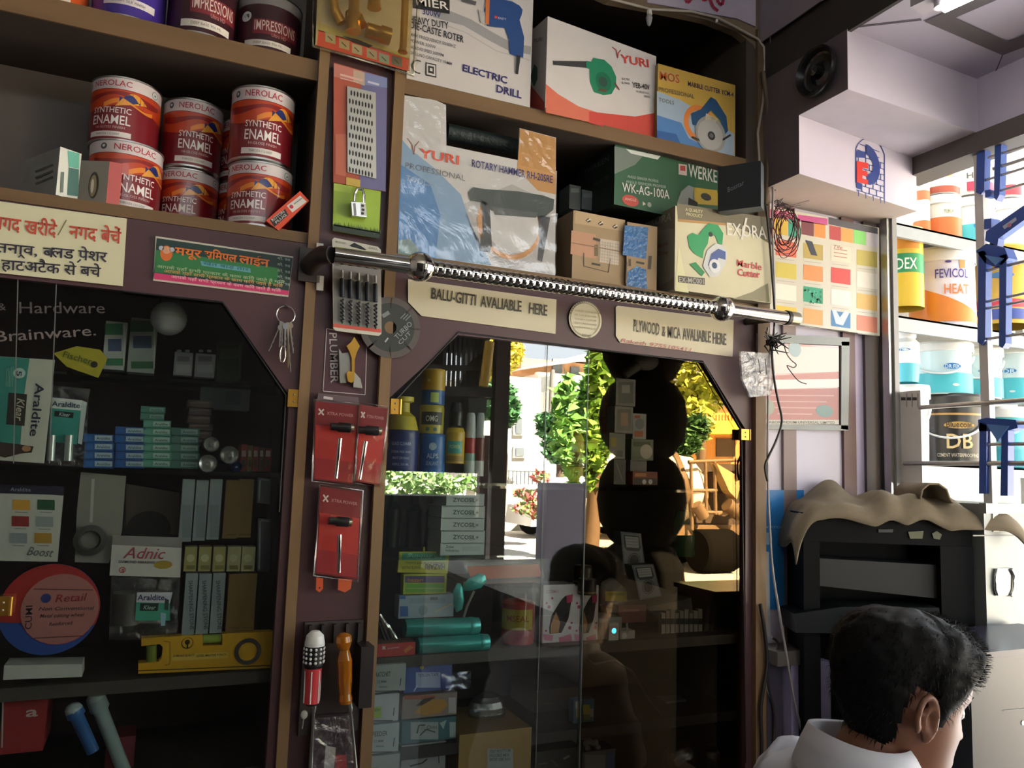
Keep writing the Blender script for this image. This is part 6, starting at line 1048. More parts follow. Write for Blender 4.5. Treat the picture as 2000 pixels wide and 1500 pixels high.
m.prism([F2.P(x, y) for x, y in ((1474, 668), (1638, 676), (1637, 829), (1474, 827))], V((0, .002, 0)), mat('d8b5ad', .2, coat=.6)); F2.poly(m, [(1510, 674), (1638, 680), (1638, 726), (1510, 730)], 'e6dcd4', 1); F2.poly(m, [(1474, 736), (1638, 726), (1638, 740), (1474, 750)], 'c9918a', 1); F2.poly(m, [(1500, 742), (1638, 740), (1638, 756), (1500, 760)], 'efe9e4', 2); F2.poly(m, [(1474, 762), (1638, 758), (1638, 822), (1474, 822)], 'bd8480', 1)
for k in range(4): F2.line(m, [(1500+k*6, 772+k*12), (1628-k*14, 773+k*12)], 2, 'dcb3ae', 2)
F2.disc(m, 1610, 803, 17, '7f9a94', 2, ry=12); F2.disc(m, 1552, 682, 12, 'a9bcc0', 2); F2.disc(m, 1500, 795, 12, 'a9b09a', 2); F2.rect(m, 1474, 820, 1638, 829, 'd0ccc0', 3); F2.txt(m, 'CARBORUNDUM UNIVERSAL LIMITED', 1490, 827, 1630, 828, 5, '6a6660', .015, 4); m.build('print', t)
m = MB(); F = FY(.047); m.prism([F.P(x, y) for x, y in ((1470, 957), (1570, 957), (1570, 1190), (1470, 1190))], V((0, .006, 0)), mat('2f7fc4', .3)); F.txt(m, 'SWITCHES', 1490, 1031, 1540, 1032, 4, 'a9cbe4', .01); F.disc(m, 1500, 1052, 8, '9fc0dc', 1, ry=12); solo(m, 'poster', 'bright blue poster on the wall behind the covered machine', 'poster')
m = MB(); F = FY(.03); m.prism([F.P(x, y) for x, y in ((1484, 1078), (1502, 1078), (1505, 1244), (1487, 1244))], V((0, .006, 0)), mat('bcbab6', .4)); solo(m, 'conduit', 'flat white cable conduit by the wooden end post', 'conduit')
t = thing('switch_plate', 'small white switch plate low beside the end post', 'switch', W(1515, 1362, .03)); m = MB(); F = FY(.03); m.prism([F.P(x, y) for x, y in ((1503, 1332), (1521, 1332), (1521, 1340), (1529, 1342), (1529, 1356), (1521, 1358), (1520, 1362), (1506, 1360))], V((0, .012, 0)), mat('cfcfcb', .35)); m.build('plate', t); m = MB(); m.prism([F.P(x, y, .003) for x, y in ((1510, 1338), (1514, 1338), (1514, 1356), (1510, 1356))], V((0, .004, 0)), BLACKP); m.build('rocker', t)
def wire(pts, r, col, name, label, cat='cable', Y=-.03):
    P0 = [W(x, y, Y+(q[0] if q else 0)) for x, y, *q in pts]; out = []
    for i in range(len(P0)-1):
        a, b, c, d = P0[max(i-1, 0)], P0[i], P0[i+1], P0[min(i+2, len(P0)-1)]
        for k in range(4):
            t = k/4; out.append(.5*((2*b)+(c-a)*t+(2*a-5*b+4*c-d)*t*t+(3*b-a-3*c+d)*t**3))
    m = MB(); m.tube(out+[P0[-1]], r, mat(col, .45), 7); return solo(m, name, label, cat)
wire([(1512, -20), (1501, 10), (1504, 60), (1510, 130), (1516, 170), (1533, 210), (1535, 245), (1529, 280), (1512, 308), (1505, 324)], .0022, 'd2ccd0', 'cable', 'white cable curling down in front of the soffit end')
wire([(1506, 330), (1510, 380), (1508, 430), (1511, 520), (1513, 640), (1502, 700), (1500, 800), (1499, 920), (1504, 1040), (1510, 1120), (1528, 1230), (1550, 1360), (1566, 1430), (1580, 1520)], .0026, 'a39c98', 'cable', 'long grey cable hanging along the end post down to the counter')
wire([(1496, 402), (1503, 470), (1508, 540), (1513, 620), (1508, 690), (1512, 740), (1519, 780), (1527, 822), (1516, 860), (1501, 892), (1494, 912), (1499, 940)], .0026, '2c2724', 'cable', 'black cable swinging out beside the pink poster', Y=-.036)
wire([(1485, 1180), (1494, 1240), (1498, 1300), (1486, 1380), (1488, 1460), (1482, 1520)], .004, '1f1d1d', 'cable', 'thick black cable at the foot of the end post', Y=-.02)
wire([(1508, 1245), (1520, 1260), (1502, 1300), (1500, 1340), (1512, 1400), (1506, 1520)], .003, '26211f', 'cable', 'black cable looping past the switch plate', Y=-.005)
wire([(1490, 140), (1497, 190), (1503, 260), (1499, 330), (1496, 400)], .0055, '6b5a44', 'cable', 'brown twine bound cable on the rough post', Y=-.02)
t = thing('fairy_lights', 'string of green plugs and small bulbs on a dark wire near the soffit', 'lights', W(1530, 360, -.02)); m = MB(); m.tube([W(x, y, -.02) for x, y in ((1526, 170), (1532, 205), (1528, 240), (1530, 300), (1520, 340), (1514, 372))], .0016, mat('1f4a3a', .5), 6); m.tube([W(x, y, -.018) for x, y in ((1508, 205), (1506, 250), (1512, 290), (1504, 318))], .0018, mat('b5aaa8', .5), 6); m.build('wire', t)
m = MB(); m.tube([W(1533, 200, -.022), W(1536, 214, -.022)], .007, mat('1f8a5a', .35), 12); m.build('plug', t); m = MB(); m.tube([W(1529, 302, -.024), W(1524, 330, -.024), W(1516, 358, -.024)], [.007, .006, .003], mat('2f9a6a', .35), 12); m.build('plug', t); m = MB(); m.tube([W(1505, 288, -.024), W(1520, 296, -.024), W(1532, 300, -.024)], [.006, .009, .006], mat('d8d4d6', .3), 12); m.build('bulb', t)
m = MB(); rs = random.Random(11)
for k in range(11):
    cx, cy, a, b, ph = 1533+rs.uniform(-7, 7), 446+rs.uniform(-12, 18), rs.uniform(14, 26), rs.uniform(30, 48), rs.uniform(-.5, .5)
    pts = [W(cx+a*math.cos(q)*math.cos(ph)-b*.5*math.sin(q)*math.sin(ph), cy+b*math.sin(q), -.02-.015*rs.random()+.004*math.sin(q*2+k)) for q in [2*math.pi*i/24 for i in range(24)]]
    m.tube(pts, .0011, mat('4a1f24' if k % 3 else '7d2a34', .45), 5, closed=True)
for k in range(9): a = (1512+rs.uniform(-4, 18), 396+rs.uniform(-6, 16)); m.tube([W(*a, -.03), W(a[0]+rs.uniform(-12, 26), a[1]+rs.uniform(-16, 24), -.035), W(a[0]+rs.uniform(-6, 50), a[1]+rs.uniform(-10, 30), -.03)], .0012, mat('8a3a50' if k % 2 else '3a2a30', .45), 5)
m.tube([W(1516, 400, -.03), W(1545, 402, -.03), W(1580, 392, -.03)], .0012, mat('4a3034', .4), 5)
solo(m, 'wire_bundle', 'tangled loop of red and black wires hanging over the colour chart', 'wires')
m = MB(); rs = random.Random(12)
for k in range(22): a = W(1505+rs.uniform(-8, 8), 668+rs.uniform(-8, 8), -.04); m.tube([a, a+V((rs.uniform(-.01, .022), rs.uniform(-.012, .004), rs.uniform(-.012, .014))), a+V((rs.uniform(-.02, .045), rs.uniform(-.02, .0), rs.uniform(-.022, .02)))], [.003, .002, .001], mat('1c1a1a', .6), 5)
m.tube([W(1500, 640, -.04), W(1497, 655, -.045), W(1505, 668, -.04)], .0022, mat('9a9a98', .4), 6); m.tube([W(1512, 638, -.04), W(1512, 655, -.045), W(1508, 668, -.04)], .0022, mat('8a8a88', .4), 6)
solo(m, 'cord_tassel', 'black frayed cord knot tied under the rail end', 'cord')
wire([(1531, 672), (1536, 690), (1545, 703), (1555, 712), (1550, 718), (1537, 714), (1546, 728), (1560, 744), (1575, 750)], .0012, '4a2c2c', 'wire', 'thin stray wire curling before the pink poster', 'wire', -.02)
t = thing('zip_bag', 'clear zip bag with two nails hanging on the end post', 'bag', W(1480, 775, -.04)); m = MB(); q = [(1446, 686), (1510, 690), (1514, 730), (1506, 772), (1466, 776), (1450, 740)]; m.prism([W(x, y, -.035) for x, y in q], V((0, .006, 0)), film('zip_film', .16, tint=(.62, .60, .60), rough=.3, bump=.9, scale=40)); m.build('clear_bag', t)
m = MB(); m.tube([W(1481, 702, -.034), W(1485, 730, -.034)], .0016, metal('4a4848', .3), 8); m.tube([W(1494, 700, -.034), W(1497, 732, -.034)], .0016, metal('4a4848', .3), 8); m.build('nail', t)
m = MB(); m.tube([W(1478, 690, -.0365), W(1478, 652, -.02)], .0012, mat('2a2624', .5), 6); m.build('string', t)
# horn speaker on the soffit end and tube light
c = WX(1597, 140, 1.225); t = thing('speaker', 'round black horn speaker on the dark soffit end', 'speaker', c-V((0, 0, .06))); R = (WX(1597, 94, 1.225).z-WX(1597, 186, 1.225).z)/2
M_ = Matrix.Translation(c) @ Matrix.Rotation(math.radians(-90), 4, 'Y'); m = MB(); m.lathe([(R*.5, -.008), (R, 0), (R*1.02, .010), (R*.97, .013), (R*.9, .009), (R*.80, -.002)], mat('1d1a1c', .3), 40, M_, caps=False); m.build('rim', t); m = MB(); m.lathe([(R*.80, -.002), (R*.55, -.010), (R*.30, -.004), (R*.2, .012), (.0001, .016)], mat('262a2a', .15, coat=.5), 32, M_, caps=False); m.build('cone', t)
t = thing('tube_light', 'ceiling tube light at the upper edge of the lowered ceiling', 'lamp', WZ(1860, -10, ZCEIL-.04)); a, b = WZ(1790, -12, ZCEIL-.001), WZ(1985, -108, ZCEIL-.001); u = (b-a).normalized(); v = V((-u.y, u.x, 0))
m = MB(); q = [a-v*.022, a+v*.022, b+v*.022, b-v*.022]; m.prism(q, V((0, 0, -.035)), mat('bdb5bd', .4)); m.build('batten', t); m = MB(); m.tube([a+u*.05+V((0, 0, -.05)), b+V((0, 0, -.05))], .012, mat('ffffff', .3, emit=9.0), 14); m.build('tube', t)
m = MB(); p = a+u*.045; m.tube([p+V((0, 0, -.03)), p+V((0, 0, -.05))], .012, mat('c9c4c4', .4), 10); m.build('end_holder', t)
# ------------------------------------------------------------------ black machine under a folded cloth, grey steel cupboard
PL, PR = V((1.305, -.055, 0)), V((1.632, -.214, 0)); pu = (PR-PL).normalized(); pn = V((pu.y, -pu.x, 0)); wM = (PR-PL).length; MM = Matrix(((pu.x, -pn.x, 0, PL.x), (pu.y, -pn.y, 0, PL.y), (0, 0, 1, 0), (0, 0, 0, 1)))
PF = Face(PL, pn); zt = PF.P(1720, 1006).z; dM = .17
t = thing('printer', 'big black office machine with an open front under a sackcloth cover', 'machine', ((PL.x+PR.x)/2, (PL.y+PR.y)/2, .9)); BK = mat('07080a', .6, var=.15, spec=.15); GY = mat('262625', .6)
m = MB(); zb = 1.02
m.box((0, .004, zt-.062), (wM, dM, zt), BK, MM); m.box((0, 0, zb), (.035, dM, zt-.062), BK, MM); m.box((wM-.07, 0, zb), (wM, dM, zt-.062), mat('0b0c10', .6, spec=.15), MM); m.box((0, .10, zb), (wM, dM, zt-.06), BK, MM); m.box((0, 0, zb-.05), (wM, dM, zb), BK, MM); m.build('body', t)
for pts, c_ in (([(1716, 1034), (1745, 1034), (1744, 1040), (1716, 1040)], '3a3c3c'), ([(1774, 1039), (1804, 1037), (1802, 1052), (1778, 1052)], '6f7052'), ([(1821, 1042), (1830, 1037), (1840, 1044), (1836, 1054), (1824, 1052)], '6a6c54')): m = MB(); m.prism([PF.P(x, y, -.0005) for x, y in pts], pn*-.0015, mat(c_, .5)); m.build('sticker', t)
m = MB(); m.prism([PF.P(x, y, -.02) for x, y in ((1598, 1092), (1840, 1106), (1840, 1172), (1600, 1146))], pn*-.08, GY); m.build('paper_tray', t)
m = MB(); m.prism([PF.P(x, y, .02) for x, y in ((1545, 1196), (1640, 1182), (1825, 1184), (1832, 1236), (1548, 1232))], pn*-.10, mat('101517', .5, spec=.2)); m.build('output_tray', t)
xa, xb, YM = PL.x, PR.x, -.05
# cloth: a crumpled sheet over the top, hanging at the side
m = MB(); CL = mat('857862', .85, var=.12, scale=60, bump=.25, name='sackcloth'); nx, ny = 64, 26; x0, x1 = xa-.06, xb+.13
def cl(i, j):
    u, v = i/nx, j/ny; lx = -.05+(wM+.16)*u; ly = -.024+(dM+.03)*v; x = PL.x+lx*.93; y = -.23+.25*v; base = zt+.006
    z = base+.020*max(0, noise.noise(V((x*9, y*6, 1.3))))+.010*noise.noise(V((x*22, y*15, 4)))+.008*abs(noise.noise(V((x*14, y*20, 7))))
    def bump(cx, cy, w, h, d): return d*math.exp(-((x-cx)/w)**2-((y-cy)/h)**2)
    z += bump(1.40, -.02, .045, .09, .052)+bump(1.475, -.13, .024, .12, .036)+bump(1.53, -.17, .03, .06, .030)+bump(1.36, -.10, .06, .09, .014)+bump(1.60, -.10, .06, .09, .028)
    if v < .14: k = (1-v/.14); z -= .030*k*k+.012*k*(1+math.sin(x*40))*.5; ly += .008*k
    if u < .16: k = 1-u/.16; lx += .03*k*k; z -= .085*k*k
    if u > .9: k = (u-.9)/.1; z -= .03*k*k
    q = MM @ V((lx, ly, 0)); return V((q.x, q.y, z))
vs_ = [cl(i, j) for j in range(ny+1) for i in range(nx+1)]; m.add(vs_, [(j*(nx+1)+i, j*(nx+1)+i+1, (j+1)*(nx+1)+i+1, (j+1)*(nx+1)+i) for j in range(ny) for i in range(nx)], CL, True)
roll = [PF.P(1795+q[0], 975+q[1], .01) for q in ((0, 0), (4, -18), (16, -28), (34, -28), (48, -18), (54, 0), (60, 8))]; off = pn*-.13; k = len(roll); m.add(roll+[p+off for p in roll], [(i, i+1, k+i+1, k+i) for i in range(k-1)], CL, True)
o = solo(m, 'cloth', 'crumpled brown sackcloth draped over the black machine', 'cloth'); md = o.modifiers.new('thickness', 'SOLIDIFY'); md.thickness = .004; md.offset = 1
t = thing('steel_cupboard', 'grey steel cupboard with a chrome lock at the counter end', 'cupboard', (1.68, -.1, 0)); m = MB(); xc0, xc1 = xb+.004, 1.86; zc_ = W(1950, 985, -.24).z; m.box((xc0, -.238, 0), (xc1, -.01, zc_), mat('787e7c', .4, metal=.25, var=.1)); m.build('body', t)
m = MB(); F = FY(-.239); F.line(m, [(1900, 1046), (2010, 1046)], 2.5, '5f6664', 1); m.box((xc0-.003, -.246, W(1950, 1003, -.24).z), (xc1, -.23, zc_+.002), mat('868b89', .35, metal=.3)); m.build('top_edge', t)
m = MB(); q = FY(-.242); m.tube([q.P(1948, 1112), q.P(1944, 1124), q.P(1944, 1150), q.P(1948, 1162)], .0035, CHROME, 10); m.tube([q.P(1974, 1112), q.P(1980, 1124), q.P(1979, 1152), q.P(1974, 1164)], .0045, CHROME, 10); m.box(tuple(q.P(1946, 1164)+V((0, .001, 0))), tuple(q.P(1978, 1110)+V((0, .004, 0))), metal('8d9290', .3)); m.build('lock', t)
m = MB(); x0, x1 = W(1895, 1300, -.42).x, 1.72; z1 = W(1950, 1282, -.42).z; m.box((x0, -.42, .8), (x1, -.25, z1), mat('181b20', .35)); m.box((x0-.005, -.43, z1), (x1, -.25, z1+.012), mat('2f2c3c', .25)); F = FY(-.4205); F.line(m, [(1960, 1388), (2005, 1384)], 2, '3a4a54', 1); F.disc(m, 1998, 1412, 3, 'b9c4cc', 1); solo(m, 'cash_drawer', 'low black machine with a dark violet lid before the steel cupboard', 'machine')
m = MB(); z1 = W(1580, 1262, .0).z; m.box((XE+.03, -.03, z1-.03), (PL.x+.05, .05, z1), mat('5f5a54', .5)); m.box((W(1545, 1300, -.02).x, -.02, .6), (W(1622, 1300, -.02).x, .05, z1-.03), mat('a59fc0', .5)); solo(m, 'counter', 'narrow shelf board on a lilac pedestal beside the end post', 'counter')
m = MB(); m.box((XE+.03, .0, .6), (W(1545, 1300, -.02).x-.006, .05, z1-.035), mat('4a4450', .5)); solo(m, 'panel', 'dark panel behind the hanging cables under the narrow shelf board', 'panel')
# ------------------------------------------------------------------ store room rack with pails
rk = thing('steel_rack', 'grey steel rack full of pails seen through the window grille', 'rack', (2.3, .4, 0)); YK = .25; zr1, zr2, zr3 = W(1840, 454, YK).z, W(1832, 628, YK).z, W(1850, 908, YK).z; RKM = mat('8f9391', .4, metal=.2); X0, X1 = 1.76, 3.0
for z, h in ((zr1, .042), (zr2, .046), (zr3, .03)): m = MB(); m.box((X0, YK, z-h), (X1, YK+.012, z), RKM); m.box((X0, YK, z-.006), (X1, YK+.32, z), RKM); m.build('shelf', rk)
for x, y in ((X0, YK+.012), (X0, YK+.30), (X1, YK+.012), (X1, YK+.3)): m = MB(); m.box((x, y, 0), (x+.03, y+.03, 2.75), RKM); m.build('upright', rk)
def pail(xl, xr, yt, yb, z, body, label, group=None, prints=None, Y=None, lid='e6e6e2', handle=True, cat='pail', taper=.92):
    Y = Y or YK+.10; a, b = W(xl, (yt+yb)/2, Y), W(xr, (yt+yb)/2, Y); R = (b.x-a.x)/2*.84; c = V(((a.x+b.x)/2, Y, z)); H = W((xl+xr)/2, yt, Y-R).z-z
    t = thing('pail', label, cat, c, group); m = MB(); bm_ = mat(body, .3, var=.04); M_ = Matrix.Translation(c); m.lathe([(R*taper*.98, 0), (R*taper, .004), (R*.98, H*.86)], bm_, 30, M_, caps=False)
    if prints: prints(m, c, R*.985, H)
    m.build('body', t); m = MB(); m.lathe([(R*1.0, H*.82), (R*1.06, H*.83), (R*1.06, H*.96), (R*1.02, H), (R*.9, H*.985), (.0001, H*.985)], mat(lid, .3), 30, M_, caps=False); m.build('lid', t)
    if handle:
        m = MB(); th = toward(c); m.tube([c+V((R*1.04*math.cos(th+q), R*1.04*math.sin(th+q), H*(.80-.42*math.cos(q*.95)))) for q in [(-1.5+3.0*i/20) for i in range(21)]], .0035, mat('dfe3e3', .3), 8); m.build('handle', t)
    return t, c, R, H
def deco(*items): return lab_text(*items)
TQ = '4ab8c4'
DP = lambda nm, s=0: deco(('band', .02, .40, TQ, 1.6), ('disc', .52, .30, '2f7fc0', .35+s, .11), ('txt', nm, .48, .07, 'd8ecf6', .35+s, .5), ('disc', .17, .12, 'd8d8cc', .45+s, .05))
for (a, b, y0, y1, z, body, lab, pr, hd) in (
    (1795, 1882, 660, 765, None, 'cfe6e8', 'white and turquoise pail standing on the black pail', DP('DR FIX'), True),
    (1880, 1944, 672, 772, None, 'cfe4e8', 'white and turquoise pail next to the one on the black pail', DP('DR', -.1), True),
    (1946, 2010, 664, 775, None, 'd4e6ea', 'white and turquoise pail behind the grille post', DP('DR', -.5), False),
    (1805, 1906, 764, 906, zr3, '2b2a28', 'black pail with gold oval emblem on the lower rack shelf', deco(('disc', .56, .44, 'c9a45a', .25, .11), ('txt', 'Bluecoat', .53, .08, '3a2c18', .25, .75), ('txt', 'DB', .24, .20, 'd8c08a', .25, .75), ('band', .70, .73, 'b9935a', 1.6), ('band', .02, .05, 'b9935a', 1.6), ('txt', 'CEMENT WATERPROOFING', .12, .05, 'c9c0aa', .2, 1.2)), True),
    (1912, 1996, 790, 906, zr3, TQ, 'turquoise pail on the lower rack shelf behind the blue clamps', deco(('disc', .6, .3, 'a9d8ec', .3, .12), ('band', .02, .3, '3aa8b8', 1.6)), False),
    (1786, 1812, 338, 420, zr1, 'ded8cc', 'narrow white and orange pail at the end of the top rack shelf', deco(('band', .05, .3, 'd9743c', 1.6), ('band', .62, .76, 'c9764a', 1.6)), False),
    (1808, 1866, 372, 448, zr1, 'e2dccc', 'white pail with an orange flame base on the top rack shelf', deco(('band', .02, .52, 'd86f34', 1.6), ('txt', 'PREMIUM', .60, .08, '8a8f70', .4, .5)), False),
    (1864, 1930, 374, 456, zr1, 'dfe6e2', 'white and turquoise pail on the top rack shelf', deco(('band', .02, .46, '55bfc4', 1.6), ('disc', .42, .34, '2f86c8', .4, .16), ('disc', .12, .16, 'd8b59a', .4, .06)), False),
    (1936, 1998, 378, 470, zr1, 'e2e0d8', 'plain white pail behind the grille post on the top rack shelf', None, False)):
    zz = z
    if zz is None: zz = zr3+.222
    pail(a, b, y0, y1, zz, body, lab, 'pails on the steel rack', pr, handle=hd, lid=('3a3936' if body == '2b2a28' else 'e4e4de'))
zz1 = zr1+W(1837, 372, YK+.05).z-zr1
for (a, b, y0, y1, lab, pr) in ((1808, 1863, 306, 371, 'white pail with a red band and rainbow fan, stacked on the orange flame pail', deco(('band', .02, .22, 'b4553c', 1.6), ('disc', .62, .32, 'c95a8a', .4, .14), ('disc', .55, .2, 'd9b43c', .45, .09))), (1866, 1926, 300, 373, 'white pail with a red flash, stacked on the turquoise one', deco(('patch', .08, .34, 'c9344c', -.2, 1.4), ('txt', 'HI-', .44, .16, '5a5048', .1, .6))), (1938, 1984, 300, 377, 'white pail with a red flash behind the grille post', deco(('patch', .05, .3, 'c9444c', -.6, 1.2), ('disc', .62, .3, '7a8fb4', .1, .1)))): pail(a, b, y0, y1, W((a+b)/2, y1, YK+.05).z, 'e2dfd4', lab, 'pails on the steel rack', pr, handle=False)
lcan(1742, 1793, 452, 604, YK+.07, [(1, 0, 'd6b030', 'body'), (1, .97, 'd6b030', 'body'), (1.03, .98, 'e8d890', 'lid'), (1.03, 1, 'e8d890', 'lid'), (.001, 1, 'd8cfa0', 'lid')], 'yellow and green drum at the end of the middle rack shelf', 'drum', 'drum', None, lab_text(('band', .42, .66, '2f8a50', 1.6), ('txt', 'DEX', .46, .14, 'efeadb', .15, 1.1), ('band', .72, .92, 'd88a2c', .9)))
t, c, R, H = pail(1791, 1886, 470, 626, zr2, 'd8d4dc', 'large white pail with an orange swoosh and violet lettering', 'pails on the steel rack', deco(('band', .02, .18, 'dca82f', 1.6), ('txt', 'FEVICOL', .60, .11, '4a3a8a', .32, 1.05), ('txt', 'HEAT', .40, .12, 'e07a34', .45, .8), ('disc', .80, .1, '4a3a8a', .2, .04), ('patch', .72, .9, 'd88a50', .55, .75)), handle=False, taper=1.0)
m = MB(); th = toward(c); n = 16; A_ = []; 
for i in range(n+1): u = -1.5+3.0*i/n; A_ += [V((c.x+R*1.018*math.cos(th+u), c.y+R*1.018*math.sin(th+u), c.z+H*.06)), V((c.x+R*1.018*math.cos(th+u), c.y+R*1.018*math.sin(th+u), c.z+H*(.64-.17*(u+1.5))))]
m.add(A_, [(2*i, 2*i+2, 2*i+3, 2*i+1) for i in range(n)], mat('d9822c', .3), True); m.build('label', t)
lcan(1884, 1916, 488, 634, YK+.16, [(1, 0, '2f4f9a', 'body'), (1, .98, '2f4f9a', 'body'), (.98, 1, 'b9bcc4', 'lid'), (.001, 1, 'b9bcc4', 'lid')], 'dark blue drum behind the white and orange pail', 'drum', 'drum', None, lab_text(('patch', .15, .6, 'c9a03a', .2, 1.4),))
lcan(1918, 1990, 490, 640, YK+.10, [(1, 0, 'c9a43c', 'body'), (1, .98, 'c9a43c', 'body'), (.98, 1, 'c9c4b4', 'lid'), (.001, 1, 'c9c4b4', 'lid')], 'yellow printed drum behind the grille post on the middle shelf', 'drum', 'drum', None, lab_text(('band', .2, .3, 'c93a4a', 1.6), ('band', .05, .18, '3a4f9a', 1.6), ('disc', .6, .4, '4a7fb4', .1, .12)))
lcan(1750, 1788, 636, 748, YK+.05, [(.9, 0, '58bcc8', 'body'), (1, .3, '58bcc8', 'body'), (1, .32, 'e4e8e4', 'body'), (1, .68, 'e4e8e4', 'body'), (.7, .76, 'e6e6e2', 'cap'), (.8, .78, 'e6e6e2', 'cap'), (.8, 1, 'e6e6e2', 'cap'), (.001, 1, 'e6e6e2', 'cap')], 'white and turquoise jug with a looped handle standing on the white bucket', 'jug', 'jug', None, lab_text(('disc', .55, .5, '2f8ac0', -.1, .1), ('txt', 'DR', .5, .1, 'd8ecf4', -.1, .5)))
m = MB(); q = [W(x, y, YK+.03) for x, y in ((1783, 668), (1791, 680), (1790, 700), (1783, 712))]; m.tube(q, .008, mat('e6e6e2', .3), 10); solo(m, 'jug_grip', 'white looped grip at the side of the jug', 'grip')
pail(1744, 1806, 748, 908, zr3, 'e8e8e2', 'white bucket with lid at the end of the lower rack shelf', 'pails on the steel rack', None, handle=True, Y=YK+.07)
t = thing('perforated_rail', 'white perforated steel rail standing at the window frame', 'rail', WX(1785, 905, 1.67)); m = MB(); a, b = WX(1757, 905, 1.672), WX(1803, 905, 1.672); zt_ = WX(1780, 764, 1.672).z; m.box((1.668, b.y, a.z-.05), (1.674, a.y, zt_), mat('deddd6', .4))
for k, px in enumerate((1764, 1775, 1786)): Fq = Face((1.668, 0, 0), (-1, 0, 0)); Fq.rect(m, px-4, 776, px+5, 782, '3a3a36', 1); Fq.line(m, [(px+7, 768), (px+7, 795)], 1.2, '6a6a64', 1)
m.build('strip', t)
# blue plastic clamps on the grille post
CLB = mat('2f55a8', .35, var=.08); CLB2 = mat('5f8fd0', .35); Xc = 1.654
def xprism(mb, pts, mt, t=.02, X=Xc): mb.prism([WX(x, y, X) for x, y in pts], V((t, 0, 0)), mt)
for k, (y0, y1, lab) in enumerate(((300, 400, 'uppermost blue clamp on the grille post'), (470, 690, 'middle blue clamp with two long legs and a slanted arm'), (815, 965, 'lowest blue clamp with a pale wedge'))):
    t = thing('clamp', lab, 'clamp', WX(1940, y1, 1.66), 'blue clamps on the grille post')
    if k == 0:
        for pts in ([(1908, 290), (1924, 284), (1922, 372), (1916, 380), (1906, 376)], [(1943, 278), (1956, 272), (1952, 380), (1946, 392), (1941, 386)]): m = MB(); xprism(m, pts, CLB); m.build('leg', t)
        m = MB(); xprism(m, [(1924, 372), (1934, 370), (1934, 384), (1924, 386)], CLB); m.build('pin', t)
    elif k == 1:
        for pts in ([(1911, 492), (1926, 488), (1924, 664), (1917, 674), (1909, 668)], [(1952, 500), (1966, 496), (1964, 670), (1958, 680), (1951, 676)]): m = MB(); xprism(m, pts, CLB); m.build('leg', t)
        m = MB(); xprism(m, [(1906, 490), (1926, 476), (1962, 484), (1970, 504), (1958, 516), (1944, 522), (1924, 514)], CLB, .03); m.build('head', t); m = MB(); xprism(m, [(1922, 498), (1960, 504), (1944, 518)], CLB2, .01, Xc-.004); m.build('wedge', t)
        m = MB(); xprism(m, [(1924, 470), (1926, 452), (2030, 380), (2030, 408), (1950, 466), (1948, 480)], CLB, .02); Fq = Face((Xc-.0005, 0, 0), (-1, 0, 0)); Fq.poly(m, [(1958, 442), (1984, 424), (1986, 430), (1962, 448)], 'b9c4d8', 1); Fq.disc(m, 1972, 440, 4, 'c98a9a', 2); m.build('arm', t); m = MB(); xprism(m, [(1922, 428), (1936, 426), (1936, 446), (1922, 448)], CLB, .03); m.build('knob', t)
    else:
        for pts in ([(1913, 826), (1927, 826), (1926, 964), (1912, 964)], [(1956, 836), (1969, 836), (1968, 968), (1954, 968)]): m = MB(); xprism(m, pts, CLB); m.build('leg', t)
        m = MB(); xprism(m, [(1910, 820), (1926, 816), (1984, 820), (1988, 836), (1964, 842), (1912, 842)], CLB, .03); m.build('head', t); m = MB(); xprism(m, [(1926, 828), (1970, 832), (1948, 862)], CLB2, .01, Xc-.004); m.build('wedge', t)
# ------------------------------------------------------------------ the street in front of the shop: it shows only as the reflection in the panes
YMIR = .008
class MR(MB):
    """collects the street as its mirror image in the panes, and turns it to where it really stands, across the street"""
    def build(s, *a, **k):
        for p in s.v: p.y = 2*YMIR-p.y
        s.f = [f[::-1] for f in s.f]
        return MB.build(s, *a, **k)
def mirror(p): return V((p.x, 2*YMIR-p.y, p.z))
def qpoly(m, pts, Y, d, mt): m.prism([W(x, y, Y) for x, y in pts], V((0, d, 0)), mt)
A_, B_ = WZ(1040, 1092, 0), WZ(1480, 1192, 0)
m = MR(); m.prism([V((1.0, 2.62, -.012)), V((3.4, .0, -.012))+V((0, .9, 0)), B_+V((3, -.6, -.012)), B_+V((0, 0, -.012)), A_+V((0, 0, -.012)), A_+V((-8, 2, -.012)), V((-3, 2.7, -.012))], V((0, 0, -.1)), mat('1f1d1b', .9, var=.2, scale=3)); o = m.build('shop_shadow_apron'); o['kind'] = 'structure'  # dark ground sheet in place of the shop's cast shadow on the street
m = MR(); m.box((-30, 1.0, -.2), (70, 90, -.06), mat('aea69a', .9, var=.1, scale=1)); o = m.build('street_ground'); o['kind'] = 'structure'
def leaves(m, c, rx, ry, rz, n, s, cols, seed):
    rs = random.Random(seed); ms = [mat(k, .6, var=.3, scale=3) for k in cols]
    blobs = [(V((rs.gauss(0, .45)*rx, rs.gauss(0, .45)*ry, rs.gauss(0, .45)*rz)), rs.uniform(.35, .6)) for _ in range(9)]
    for i in range(n):
        b, q = blobs[i % 9]; d = V((rs.gauss(0, 1), rs.gauss(0, 1), rs.gauss(0, 1))).normalized()*rs.uniform(.75, 1.0)
        p = c+b+V((d.x*rx*q, d.y*ry*q, d.z*rz*q)); u = V((rs.gauss(0, 1), rs.gauss(0, 1), rs.gauss(0, .6))).normalized()*s*rs.uniform(.6, 1.3); v = u.cross(V((rs.gauss(0, 1), rs.gauss(0, 1), rs.gauss(0, 1)))).normalized()*s*.45
        m.add([p-u, p+v, p+u, p-v], [(0, 1, 2, 3)], ms[rs.randrange(len(ms))])
